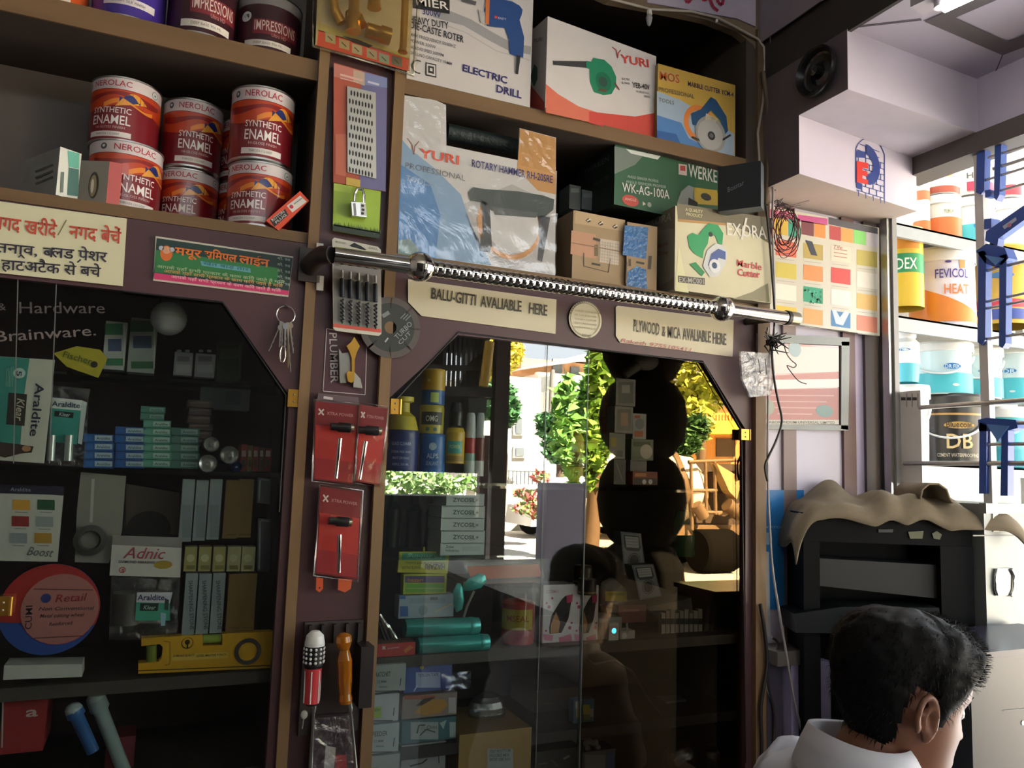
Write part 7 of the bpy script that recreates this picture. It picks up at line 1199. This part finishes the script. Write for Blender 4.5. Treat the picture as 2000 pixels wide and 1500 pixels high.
def tree(cx, cy, Y, wpx, hpx, cols, label, seed, n=1600, s=.16):
    c = W(cx, cy, Y); k = (W(cx+100, cy, Y)-W(cx, cy, Y)).length/100; rx, rz = wpx*k/2, hpx*k/2
    t = thing('tree', label, 'tree', mirror(V((c.x, Y, -.06))), 'trees across the street')
    m = MR(); leaves(m, c, rx, rx, rz, n, s, cols, seed); m.build('crown', t)
    m = MR(); m.tube([V((c.x, Y, -.06)), V((c.x+.1, Y, c.z*.6)), c], [.16, .12, .05], mat('5a4632', .8), 10); m.build('trunk', t)
LG, DG, YG = ('6f9a3a', '557f2e', '86ab48'), ('3f6a35', '4f7d45', '335a2e'), ('a3b03c', '8c9a34', 'b9b548')
tree(978, 790, 15, 75, 110, DG, 'dark green street tree reflected before the pale house', 1)
tree(1158, 800, 11, 66, 250, LG, 'tall lime green tree reflected beside the black drums', 2)
tree(1365, 765, 16, 110, 130, YG, 'yellow green tree reflected above the mixer truck', 3)
tree(1090, 850, 19, 90, 90, DG, 'round green tree reflected before the pale house', 4)
tree(980, 700, 17, 60, 70, ('c9b83a', 'b5a83a', 'd8c858'), 'yellow leaved tree reflected at the top of the clear pane', 5)
tree(1320, 850, 14, 70, 80, DG, 'low dark tree reflected between the drums and the orange house', 6)
t = thing('shrub', 'red flowered shrub reflected at the roadside', 'shrub', mirror(V((W(1035, 985, 14).x, 14, -.06)))); m = MR(); leaves(m, W(1030, 978, 14), .6, .4, .3, 500, .09, ('6f8a45', 'a8453a', '8f9a55', 'c0605a'), 8); m.build('foliage', t)
t = thing('hedge', 'pale green hedge behind a fence reflected low in the clear pane', 'hedge', mirror(V((W(810, 945, 12).x, 12, -.06)))); m = MR(); leaves(m, W(810, 940, 12), 1.2, .3, .35, 900, .1, ('8fae68', 'a9c08a', '6f9248'), 9); m.build('foliage', t)
# pale house
t = thing('house', 'pale house with a terracotta upper floor across the street', 'building', mirror(V((W(1080, 900, 24).x, 26, -.06)))); Yh = 24
WHW, TER, GRW = mat('e8e6e0', .7), mat('c08a5a', .7), mat('5f625f', .5)
m = MR(); a, b = W(1046, 900, Yh), W(1215, 900, Yh); m.box((a.x, Yh, -.06), (b.x, Yh+6, W(1120, 732, Yh).z), WHW); m.build('wall', t)
m = MR(); a, b = W(1025, 710, Yh), W(1215, 710, Yh); m.box((a.x, Yh+.3, W(1100, 734, Yh).z), (b.x, Yh+6, W(1100, 704, Yh).z), TER); m.build('upper_floor', t)
m = MR(); qpoly(m, [(1008, 722), (1150, 690), (1230, 690), (1230, 704), (1150, 702)], Yh-.5, 7, mat('e0d8cc', .7)); m.build('roof', t)
m = MR(); qpoly(m, [(1078, 734), (1200, 738), (1200, 764), (1078, 762)], Yh-.8, 1.2, mat('cfd2d0', .7)); m.build('balcony', t)
for (x0, y0, x1, y1) in ((1115, 716, 1132, 734), (1117, 770, 1141, 796), (1080, 768, 1098, 800), (1080, 700, 1098, 730)):
    m = MR(); qpoly(m, [(x0, y1), (x1, y1), (x1, y0), (x0, y0)], Yh-.06 if y0 > 740 else Yh+.2, .1, GRW); w_ = m.build('window', t)
m = MR(); [m.tube([W(1080+k*6, 765, Yh-.85), W(1080+k*6, 740, Yh-.85)], .03, WHW, 6) for k in range(0)]; m.tube([W(1079, 722, Yh-.9), W(1072, 900, Yh-.9)], .09, mat('6a645a', .6), 8); m.build('drain_pipe', t)
t = thing('laundry', 'red and blue washing on the balcony of the pale house', 'laundry', mirror(W(1092, 800, Yh-1))); m = MR(); qpoly(m, [(1086, 802), (1095, 802), (1095, 788), (1086, 788)], Yh-1, .05, mat('c8503a', .7)); qpoly(m, [(1096, 800), (1104, 800), (1104, 784), (1096, 784)], Yh-1, .05, mat('3f8fc4', .7)); qpoly(m, [(1085, 787), (1094, 787), (1094, 776), (1085, 776)], Yh-1, .05, mat('e6e0da', .7)); m.tube([W(1080, 776, Yh-1), W(1108, 778, Yh-1)], .02, WHW, 6); m.build('clothes', t)
# grey house with white window frames, boundary wall
t = thing('house', 'weathered grey house with white framed windows across the street', 'building', mirror(V((W(1000, 900, 22).x, 23, -.06)))); m = MR(); a, b = W(925, 900, 21), W(1052, 900, 21); m.box((a.x, 21, -.06), (b.x, 26, W(1000, 735, 21).z), mat('b5aea0', .8, var=.15, scale=.6)); m.build('wall', t)
for (x0, y0, x1, y1) in ((936, 856, 962, 890), (1004, 812, 1024, 850), (1004, 870, 1028, 894)): m = MR(); qpoly(m, [(x0, y1), (x1, y1), (x1, y0), (x0, y0)], 20.9, .1, WHW); f_ = m.build('window', t); m = MR(); qpoly(m, [(x0+4, y1-4), (x1-4, y1-4), (x1-4, y0+4), (x0+4, y0+4)], 20.85, .1, GRW); m.build('pane', f_)
t = thing('compound_wall', 'long stone compound wall with an iron fence across the street', 'fence', mirror(V((W(960, 950, 18).x, 18, -.06)))); m = MR(); a, b = W(740, 950, 18), W(1066, 950, 18); m.box((a.x, 18, -.06), (b.x, 18.25, W(960, 945, 18).z), mat('a39a8a', .8, var=.2, scale=1)); m.build('wall', t); m = MR(); 
for k in range(40): x = a.x+(b.x-a.x)*k/39; m.tube([V((x, 18.1, W(960, 945, 18).z)), V((x, 18.1, W(960, 915, 18).z))], .02, GRW, 5)
m.tube([V((a.x, 18.1, W(960, 918, 18).z)), V((b.x, 18.1, W(960, 918, 18).z))], .025, GRW, 5); m.build('railing', t)
# orange house
t = thing('house', 'orange house with a bright balcony across the street', 'building', mirror(V((W(1400, 850, 22).x, 23, -.06)))); Yo = 22; OR = mat('c08a4a', .7, var=.1)
m = MR(); a, b = W(1376, 850, Yo), W(1500, 850, Yo); m.box((a.x, Yo, -.06), (b.x, Yo+6, W(1420, 800, Yo).z), OR); m.build('wall', t); m = MR(); qpoly(m, [(1324, 828), (1470, 828), (1470, 800), (1376, 790), (1324, 806)], Yo-.3, 1, mat('a8683a', .7)); m.build('roof', t)
m = MR(); qpoly(m, [(1390, 847), (1480, 847), (1480, 822), (1390, 822)], Yo-1, 1.3, mat('e3c23c', .6)); m.build('balcony', t); m = MR(); [qpoly(m, [(1394+k*6, 822), (1397+k*6, 822), (1397+k*6, 808), (1394+k*6, 808)], Yo-1, .06, mat('e8a04a', .6)) for k in range(9)]; qpoly(m, [(1392, 810), (1450, 810), (1450, 806), (1392, 806)], Yo-1, .1, mat('e8a04a', .6)); m.build('railing', t)
m = MR(); qpoly(m, [(1400, 892), (1436, 892), (1436, 856), (1400, 856)], Yo-.06, .1, mat('4a3a2c', .5)); m.build('window', t)
# concrete mixer
t = thing('mixer_truck', 'concrete mixer with a pale drum and big tyres reflected in the bronze pane', 'truck', mirror(V((W(1395, 1100, 9.6).x, 9.9, -.06)))); Yt = 9.6; BR = mat('6a5236', .6, var=.25, scale=3); DRM = mat('d8cdb4', .5, var=.08, scale=2); TYR = mat('0c0a08', .95, spec=.05)
m = MR(); a, b = W(1374, 946, Yt+.4), W(1272, 966, Yt+.8); u = b-a; m.tube([a, a+u*.12, a+u*.45, a+u*.95, a+u*1.3], [.30, .50, .62, .56, .26], DRM, 28); m.build('drum', t)
m = MR(); M_ = Matrix.Translation(a+u*.42) @ u.normalized().to_track_quat('Z', 'Y').to_matrix().to_4x4(); m.lathe([(.60, -.04), (.64, -.04), (.64, .04), (.60, .04)], BR, 28, M_, caps=False); m.build('gear_ring', t)
c = W(1395, 1068, Yt); tr = .36
for dx, dy in ((0, 0), (1.5, 0), (0, 1.3), (1.5, 1.3)):
    p = V((c.x+dx, Yt+dy, -.06+tr)); w_ = MR(); M_ = Matrix.Translation(p) @ Matrix.Rotation(math.radians(90), 4, 'Y'); w_.lathe([(tr*.5, -.34), (tr*.92, -.36), (tr, -.30), (tr, .30), (tr*.92, .36), (tr*.5, .34)], TYR, 28, M_); wh = w_.build('wheel', t); w_ = MR(); w_.lathe([(tr*.5, -.30), (tr*.3, -.26), (.0001, -.29)], BR, 20, M_, caps=False); w_.lathe([(tr*.5, .30), (tr*.3, .26), (.0001, .29)], BR, 20, M_, caps=False); w_.build('hub', wh)
m = MR(); m.box((c.x-.7, Yt+.1, .55), (c.x+2.2, Yt+1.2, .72), BR); m.build('chassis', t); m = MR(); q0_, q1_ = W(1352, 1030, Yt+.1), W(1455, 905, Yt+.1); m.box((q0_.x, Yt+.2, .60), (q1_.x+.6, Yt+1.0, q1_.z-.02), mat('3d2e1e', .7, var=.5, scale=5)); m.build('engine_housing', t)
m = MR()
for pts in (((1350, 905), (1352, 1035)), ((1378, 900), (1380, 1000)), ((1350, 958), (1400, 958)), ((1396, 900), (1398, 1005)), ((1345, 902), (1460, 898)), ((1402, 1005), (1455, 980)), ((1420, 930), (1458, 965)), ((1352, 1000), (1440, 1002))): m.tube([W(*pts[0], Yt), W(*pts[1], Yt)], .03, BR, 8)
m.build('frame_bars', t); m = MR(); m.prism([W(x, y, Yt-.1) for x, y in ((1400, 905), (1450, 935), (1440, 975), (1425, 960))], V((0, .2, 0)), mat('a88a58', .6)); m.build('chute', t); m = MR(); m.ball(W(1452, 915, Yt-.2), .07, mat('d8923a', .4), 12); m.build('lamp', t)
m = MR(); m.tube([W(1420, 985, Yt-.05), W(1445, 1005, Yt-.05)], .12, BR, 14); m.tube([W(1360, 985, Yt-.05), W(1375, 1010, Yt-.05)], .10, BR, 14); m.build('engine_part', t)
# small pale car
t = thing('car', 'small silver car half hidden by the grey board', 'car', mirror(V((W(1085, 1040, 15.5).x, 15.5, -.06)))); Yc = 15.5; k = (W(1150, 1020, Yc)-W(1050, 1020, Yc)).length/100
def cp(x, z): b = W(1036, 1042, Yc); return V((b.x+x, Yc, -.06+z))
SIL = mat('c2c2bf', .25, metal=.3); m = MR(); m.prism([cp(*p) for p in ((0, .3), (.05, .75), (.75, .95), (1.3, 1.45), (2.6, 1.45), (3.2, .98), (3.6, .9), (3.65, .3))], V((0, 1.5, 0)), SIL); m.build('body', t); m = MR(); m.prism([cp(*p)+V((0, -.01, 0)) for p in ((.95, .98), (1.38, 1.38), (2.5, 1.38), (2.95, 1.0))], V((0, 1.52, 0)), mat('23282c', .1)); m.build('window', t)
for x in (.7, 2.9):
    for y in (-.02, 1.42): w_ = MR(); w_.lathe([(.18, -.08), (.29, -.09), (.3, -.04), (.3, .04), (.29, .09), (.18, .08)], TYR, 24, Matrix.Translation(cp(x, .3)+V((0, y+.05, 0))) @ Matrix.Rotation(math.radians(90), 4, 'X')); wh = w_.build('wheel', t); w_ = MR(); w_.lathe([(.18, -.07), (.0001, -.09)], SIL, 20, Matrix.Translation(cp(x, .3)+V((0, y+.05, 0))) @ Matrix.Rotation(math.radians(90), 4, 'X'), caps=False); w_.lathe([(.18, .07), (.0001, .09)], SIL, 20, Matrix.Translation(cp(x, .3)+V((0, y+.05, 0))) @ Matrix.Rotation(math.radians(90), 4, 'X'), caps=False); w_.build('hub_cap', wh)
# near things at the shop mouth
ct = thing('counter', 'long dark shop counter reflected along the foot of the panes', 'counter', (1.54, -1.57, 0)); m = MB(); m.box((1.22, -2.28, 0), (1.86, -.86, 1.07), mat('241d19', .6)); m.build('body', ct); m = MB(); m.box((1.20, -2.30, 1.07), (1.885, -.84, 1.10), mat('2b221d', .5)); m.build('worktop', ct)
m = MR(); a, b = W(1066, 1000, 3.6), W(1144, 1000, 3.6); m.box((a.x, 3.6, -.06), (b.x, 3.75, W(1100, 944, 3.6).z), mat('77707c', .6, var=.06)); solo(m, 'board', 'tall grey violet board standing at the shop mouth', 'board')
D0 = W(1254, 1000, 2.2); kk = (W(1300, 1000, 2.2)-W(1200, 1000, 2.2)).length/100; zc_ = [W(1254, y, 2.2).z for y in (640, 745, 891, 1063)]
R1 = 80*kk*.93; hs = (W(1254, 745, 2.2).z-W(1254, 891, 2.2).z)
zlist = []; zz = W(1254, 1063, 2.2).z; tops = [W(1254, y, 2.2).z for y in (570, 745, 893, 1063)]
lev = [tops[0], tops[1], tops[2], tops[3], tops[3]-.46, max(tops[3]-.92, -.05)]
wf = MR()
for x0, x1, y0, y1 in ((728, 864, 560, 922), (908, 948, 560, 922), (864, 908, 560, 684), (864, 908, 762, 922)): wf.box((W(x0, 750, 2.9).x, 2.9, W(840, y1, 2.9).z), (W(x1, 750, 2.9).x, 2.95, W(840, y0, 2.9).z), mat('2b2725', .7))
o = wf.build('added_dark_panel'); o['kind'] = 'structure'  # added dark panel, dims the reflection so the goods behind the pane show
names = ['topmost', 'second from top', 'third from top', 'fourth from top', 'lowest']
for k in range(5):
    z1, z0 = lev[k], lev[k+1]; h = z1-z0
    if h < .05: continue
    c = V((D0.x+.35, 2.2+.25, z0)); c = V((D0.x, 2.2, z0)); t = thing('drum', 'black plastic drum, '+names[k]+' of the tall stack at the shop mouth', 'drum', mirror(c), 'stacked black drums'); m = MR()
    m.lathe([(R1*.60, 0), (R1*.72, h*.06), (R1*.93, h*.25), (R1, h*.5), (R1*.94, h*.75), (R1*.75, h*.94), (R1*.60, h)], mat('060606', .95, spec=.08), 36, Matrix.Translation(c)); m.build('body', t); m = MR(); m.lathe([(R1*.62, h*.985), (R1*.62, h*1.0), (.0001, h*1.0)], mat('060606', .95, spec=.08), 28, Matrix.Translation(c-V((0, 0, .004)))); m.build('lid', t)
t = thing('gate', 'dark iron gate frame with upright bars at the shop mouth', 'gate', mirror(V((W(920, 900, 2.75).x, 2.75, -.06)))); DKM = mat('2a2524', .6); Yg = 2.75
m = MR(); m.box((W(962, 900, Yg).x, Yg, -.06), (W(990, 900, Yg).x, Yg+.06, 2.6), mat('4a3a34', .6)); m.build('post', t); m = MR(); m.box((W(938, 900, Yg).x, Yg, W(945, 1010, Yg).z), (W(954, 900, Yg).x, Yg+.05, W(945, 850, Yg).z), mat('5a3a32', .6)); m.build('post', t)
m = MR(); qpoly(m, [(868, 773), (962, 776), (962, 757), (868, 754)], Yg, .05, DKM); m.build('rail', t); m = MR(); qpoly(m, [(830, 722), (945, 724), (945, 714), (830, 712)], Yg, .05, DKM); m.build('rail', t)
m = MR(); qpoly(m, [(896, 756), (950, 756), (955, 700), (940, 690), (918, 706)], Yg+.02, .04, mat('2f3028', .6)); qpoly(m, [(914, 778), (950, 778), (948, 822), (916, 824)], Yg, .1, BLACKP); m.build('lock_plate', t)
for k in range(9): m = MR(); qpoly(m, [(866+k*9, 756), (870+k*9, 756), (873+k*9, 660), (869+k*9, 660)], Yg+.02, .03, DKM); m.build('bar', t)
m = MR(); qpoly(m, [(895, 650), (960, 655), (945, 700), (925, 705), (890, 690)], Yg+.3, .05, mat('6a6c66', .5)); m.build('top_plate', t)
m = MR(); a = W(944, 700, 2.7); m.tube([W(956, 668, 2.7), W(944, 755, 2.7)], .028, mat('c9a03c', .35), 10); solo(m, 'pole', 'yellow pole hanging at the shop mouth beside the gate', 'pole')
m = MR(); a, b = W(738, 1000, 4.2), W(962, 1000, 4.2); m.box((a.x, 4.2, -.06), (b.x, 4.5, W(800, 968, 4.2).z), mat('0d0d0e', .8)); solo(m, 'added_dark_block', 'low dark block added at the shop mouth to darken the reflection', 'wall')  # added dark mass, keeps the bright street out of the reflection
# ------------------------------------------------------------------ the shopkeeper, seated, looking down to the side
HC_ = WD(1760, 1368, 1.45)
rh = V((CR.x, CR.y, 0)).normalized(); fh_ = V((_fw.x, _fw.y, 0)).normalized()
FA = (rh*math.cos(math.radians(7))+fh_*math.sin(math.radians(7))).normalized()      # where he faces
SA = V((0, 0, 1)).cross(FA)                                                           # his left
pt_ = math.radians(14); HF = FA*math.cos(pt_)-V((0, 0, 1))*math.sin(pt_); HU = FA*math.sin(pt_)+V((0, 0, 1))*math.cos(pt_)
SKIN = mat('7a503c', .45, var=.12, scale=30); HAIR = mat('0c0b0b', .65, var=.3, scale=80, spec=.18); SHIRT = mat('c9cad2', .7, var=.04, scale=40)
TAB = [(-.130, .052, -.012, .020), (-.122, .080, .000, .036), (-.108, .090, .020, .046), (-.090, .088, .040, .053), (-.072, .090, .054, .058), (-.055, .089, .066, .062), (-.038, .088, .074, .066), (-.020, .087, .083, .069), (0, .087, .091, .071), (.020, .089, .097, .073), (.040, .094, .100, .074), (.060, .094, .100, .0725), (.080, .085, .095, .067), (.098, .066, .080, .055), (.112, .040, .052, .036), (.120, .012, .018, .012)]
def tab(u):
    for a, b in zip(TAB, TAB[1:]):
        if a[0] <= u <= b[0]: k = (u-a[0])/(b[0]-a[0]); return [a[i]+(b[i]-a[i])*k for i in (1, 2, 3)]
    return list((TAB[0] if u < TAB[0][0] else TAB[-1])[1:])
def G(x, w): return math.exp(-(x/w)**2)
def head_pt(u, ph, off=0.0):
    fr, bk, hw = tab(u); c, s = math.cos(ph), math.sin(ph)
    x = (fr+off)*abs(c)**.9*(1 if c > 0 else -1) if c > 0 else (bk+off)*c; y = (hw+off)*abs(s)**.92*(1 if s > 0 else -1)
    if c > 0 and off < .004:
        nose = 0
        if -.048 < u < .028: nose = .026*max(0, min(1, (.028-u)/.058)) if u > -.030 else .026*(u+.048)/.018
        x += nose*G(y, .010+.006*max(0, -u*20)); x -= .009*(G(y-.031, .016)+G(y+.031, .016))*G(u-.010, .013); x += .005*(G(y-.03, .02)+G(y+.03, .02))*G(u-.030, .010)
        x += .0065*G(u+.066, .006)*G(y, .022)+.006*G(u+.080, .006)*G(y, .020)-.003*G(u+.073, .0025)*G(y, .024); x += .004*G(u+.112, .012)*G(y, .018)
        x += .004*(G(y-.035, .02)+G(y+.035, .02))*G(u+.022, .018)
    return HC_+HF*x+SA*y+HU*u
m = MB(); NU, NP = 74, 72
us = [TAB[0][0]+(TAB[-1][0]-TAB[0][0])*i/NU for i in range(NU+1)]
vs_ = [head_pt(u, 2*math.pi*j/NP) for u in us for j in range(NP)]
m.add(vs_, [(i*NP+j, i*NP+(j+1) % NP, (i+1)*NP+(j+1) % NP, (i+1)*NP+j) for i in range(NU) for j in range(NP)], SKIN, True); m.add(vs_[:NP], [tuple(range(NP-1, -1, -1))], SKIN); m.add(vs_[-NP:], [tuple(range(NP))], SKIN)
for sd in (-1, 1):
    def ear(a, u, o): return HC_+HF*a+SA*sd*(tab(u)[2]+o)+HU*u
    loop = [ear(-.012+.017*math.cos(q)-.004*math.sin(q), -.006+.031*math.sin(q), .008+.006*(1-math.cos(q))*.6) for q in [math.radians(-75+300*i/20) for i in range(21)]]
    m.tube(loop, [.0042+.0012*math.sin(i/20*math.pi) for i in range(21)], SKIN, 8); m.tube([ear(.002, .014, .007), ear(-.010, .010, .010), ear(-.016, -.004, .011), ear(-.010, -.022, .009), ear(.0, -.028, .005)], .0042, SKIN, 8)
    m.ball(ear(-.002, -.036, .007), .0062, SKIN, 10); m.add([ear(-.012, -.006, .003)]+[ear(-.012+.016*math.cos(q), -.006+.028*math.sin(q), .008) for q in [2*math.pi*i/16 for i in range(16)]], [(0, 1+i, 1+(i+1) % 16) for i in range(16)], SKIN, True); m.ball(ear(.005, -.010, .004), .005, SKIN, 8)
C7 = HC_-FA*.085+V((0, 0, -.078)); SHO = C7-FA*.02+V((0, 0, -.07)); PEL = C7-FA*.17+V((0, 0, -.58))
def loft(mb, rings, mt, n=32):
    """rings: centre, axis a, half a, axis b, half b"""
    P_ = [c+a*(ha*math.cos(2*math.pi*i/n))+b*(hb*math.sin(2*math.pi*i/n)) for c, a, ha, b, hb in rings for i in range(n)]
    k = len(rings); mb.add(P_, [(r*n+i, r*n+(i+1) % n, (r+1)*n+(i+1) % n, (r+1)*n+i) for r in range(k-1) for i in range(n)], mt, True); mb.add(P_[:n], [tuple(range(n-1, -1, -1))], mt); mb.add(P_[-n:], [tuple(range(n))], mt)
Z = V((0, 0, 1))
def neck(mb, o=0): loft(mb, [(C7+FA*.02+Z*-.03, FA, .062+o, SA, .070+o), (C7+FA*.045+Z*.0, FA, .056+o, SA, .058+o), (HC_-FA*.045+Z*-.06, FA, .056+o, SA, .054+o), (HC_-FA*.02+Z*-.03, FA, .055, SA, .055)], SKIN)
neck(m)
def torso(mb, o, mt): loft(mb, [(PEL-Z*.06, FA, .10+o, SA, .14+o), (PEL+Z*.06, FA, .115+o, SA, .155+o), (PEL+(SHO-PEL)*.45, FA, .115+o, SA, .155+o), (PEL+(SHO-PEL)*.78, FA, .12+o, SA, .175+o), (SHO-Z*.03, FA, .105+o, SA, .178+o), (SHO+Z*.015, FA, .085+o, SA, .135+o), (C7+Z*-.018+FA*.01, FA, .066+o, SA, .085+o)], mt)
torso(m, 0, SKIN)
for sd in (-1, 1):
    s0 = SHO+SA*sd*.165-Z*.02; el = s0+FA*.09-Z*.28+SA*sd*.03; wr = el+FA*.21-Z*.10-SA*sd*.06
    m.tube([s0, s0+(el-s0)*.3, el, el+(wr-el)*.3, wr], [.052, .048, .040, .041, .028], SKIN, 16)
    hd = (wr+FA*.05); m.tube([wr, wr+FA*.03, wr+FA*.075, wr+FA*.085], [.026, .036, .038, .030], SKIN, 14)
    for k in range(4):
        b = wr+FA*.080+SA*(.027-.018*k); l = (.072, .080, .075, .058)[k]; m.tube([b, b+FA*l*.5-Z*.006, b+FA*l*.8-Z*.018, b+FA*l*.95-Z*.03], [.0095, .009, .0082, .0065], SKIN, 8)
    b = wr+FA*.03-SA*sd*.03; m.tube([b, b+FA*.03-SA*sd*.016, b+FA*.055-SA*sd*.018-Z*.01], [.0115, .0105, .008], SKIN, 8)
    h0 = PEL+SA*sd*.09-Z*.01; kn = h0+FA*.42+SA*sd*.05; ak = kn+Z*(-kn.z+.09)-FA*.02
    m.tube([h0, h0+(kn-h0)*.4, kn, kn+(ak-kn)*.3, ak], [.088, .080, .056, .054, .036], SKIN, 16); m.tube([ak-FA*.05-Z*.05, ak+FA*.06-Z*.05, ak+FA*.17-Z*.062], [.038, .038, .025], SKIN, 12)
per = tag(m.build('person', None, V((PEL.x, PEL.y, 0))), 'person in a white shirt seated at the counter with head bowed, short black hair', 'person')
rm = per.modifiers.new('skin', 'REMESH'); rm.mode = 'VOXEL'; rm.voxel_size = .0034; rm.use_smooth_shade = True
sm_ = per.modifiers.new('soften', 'SMOOTH'); sm_.factor = .5; sm_.iterations = 2
# shirt
m = MB(); torso(m, .014, SHIRT)
for sd in (-1, 1):
    s0 = SHO+SA*sd*.160-Z*.015; el = s0+FA*.09-Z*.28+SA*sd*.03; m.tube([s0-SA*sd*.03+Z*.012, s0, s0+(el-s0)*.3, s0+(el-s0)*.75], [.060, .070, .066, .062], SHIRT, 20)
sh = m.build('shirt', per); r2 = sh.modifiers.new('cloth', 'REMESH'); r2.mode = 'VOXEL'; r2.voxel_size = .007; r2.use_smooth_shade = True
tx = bpy.data.textures.new('folds', 'CLOUDS'); tx.noise_scale = .09; tx.noise_depth = 1
dp = sh.modifiers.new('folds', 'DISPLACE'); dp.texture = tx; dp.strength = .030; dp.mid_level = .5; dp.texture_coords = 'LOCAL'; s2 = sh.modifiers.new('soften', 'SMOOTH'); s2.iterations = 3
m = MB(); n = 30; rr = []
for k, (dz, r, back) in enumerate(((-.030, .078, 0), (.0, .073, -.004), (.036, .071, -.010), (.040, .076, -.014), (.012, .086, -.014), (-.022, .096, -.012))):
    for i in range(n+1):
        q = math.radians(35+290*i/n); hgt = dz*(1 if k < 2 else (.62+.38*G(q-math.pi, 1.1))); c = C7+FA*(.018+back*.5+.10*dz)+Z*hgt
        rr.append(c+FA*(r*.95*math.cos(q))+SA*(r*1.02*math.sin(q)))
m.add(rr, [(k*(n+1)+i, k*(n+1)+i+1, (k+1)*(n+1)+i+1, (k+1)*(n+1)+i) for k in range(5) for i in range(n)], SHIRT, True); m.build('collar', per)
# hair: a thick cap with loose strands
def hairline(ph):
    a = abs((ph+math.pi) % (2*math.pi)-math.pi)*180/math.pi      # 0 front, 180 back
    pts = [(0, .068), (35, .066), (52, .052), (62, .030), (72, .012), (80, -.016), (88, -.016), (93, .030), (106, .036), (113, .0), (120, -.045), (136, -.070), (180, -.078)]
    for p, q in zip(pts, pts[1:]):
        if p[0] <= a <= q[0]: return p[1]+(q[1]-p[1])*(a-p[0])/(q[0]-p[0])
def hair_pt(u, ph, lay=1.0):
    hl = hairline(ph); t_ = min(1, max(0, (u-hl)/.030)); p = head_pt(u, ph, .0045); n_ = (p-HC_-HU*(-.01)).normalized()
    vol = (.005+.011*max(0, min(1, (u+.05)/.12)))*t_*lay; f_ = (1+.5*G(u-.085, .045)*(1 if math.cos(ph) > 0 else .5))
    return p+n_*(vol*f_+.005*t_*noise.noise(p*38)+.003*t_*noise.noise(p*90)), t_
m = MB(); vs_ = []; NU2, NP2 = 60, 96; ok = []
u2 = [-.085+(.119+.085)*i/NU2 for i in range(NU2+1)]
for u in u2:
    for j in range(NP2): p, t_ = hair_pt(u, 2*math.pi*j/NP2); vs_.append(p); ok.append(u >= hairline(2*math.pi*j/NP2)-.004)
fc = [(i*NP2+j, i*NP2+(j+1) % NP2, (i+1)*NP2+(j+1) % NP2, (i+1)*NP2+j) for i in range(NU2) for j in range(NP2)]
m.add(vs_, [f for f in fc if all(ok[k] for k in f)], HAIR, True); top = HC_+HU*.141; m.add([top]+vs_[-NP2:], [(0, 1+j, 1+(j+1) % NP2) for j in range(NP2)], HAIR, True)
rs = random.Random(21)
for i in range(3400):
    ph = rs.uniform(0, 2*math.pi); hl = hairline(ph); u = hl+(.118-hl)*rs.random()**.75; p, t_ = hair_pt(u, ph); nrm = (p-HC_).normalized()
    fr_ = max(0, math.cos(ph)); dn = (nrm*(.35+.25*fr_)-HU*(.75-.6*fr_*(u > .05))+HF*(.9*fr_*(u > .05))+SA*rs.gauss(0, .25)+HF*rs.gauss(0, .25)).normalized()
    l = rs.uniform(.007, .014)*(1+.8*fr_*(u > .05)); wv = nrm.cross(dn).normalized()*.0007; k1 = p+dn*l*.5+nrm*l*.18; k2 = p+dn*l-HU*l*.25
    m.add([p-nrm*.002-wv, p-nrm*.002+wv, k1+wv*.8, k2, k1-wv*.8], [(0, 1, 2, 4), (4, 2, 3)], HAIR)
m.build('hair', per)
m = MB()
for sd in (-1, 1):
    for i in range(24): a = i/23; u = .030+.004*math.sin(a*math.pi); y = sd*(.012+.036*a); p = HC_+HF*(.0965-.030*a*a)+SA*y+HU*u; m.tube([p, p+SA*sd*.005+HU*.003*(1-a)], [.0014, .0004], HAIR, 5)
m.build('eyebrow', per)
m = MB()
for sd in (-1, 1): m.ball(HC_+HF*.0695+SA*sd*.031+HU*.008, .0115, mat('d8d0c8', .2), 16); m.ball(HC_+HF*.0772+SA*sd*.031+HU*.005, .0055, mat('1a1210', .1), 12)
m.build('eye', per)
m = MB(); b = V((PEL.x, PEL.y, 0)); zt_ = PEL.z-.10; m.lathe([(.16, zt_-.03), (.165, zt_-.015), (.16, zt_)], mat('5a4030', .5), 24, Matrix.Translation(b)); stl = thing('stool', 'round wooden stool under the seated person', 'stool', b); m.build('seat', stl)
for k in range(4): a = math.pi/4+k*math.pi/2; m = MB(); m.tube([b+V((.11*math.cos(a), .11*math.sin(a), zt_-.02)), b+V((.15*math.cos(a), .15*math.sin(a), .0))], .014, mat('4a3528', .5), 10); m.build('leg', stl)
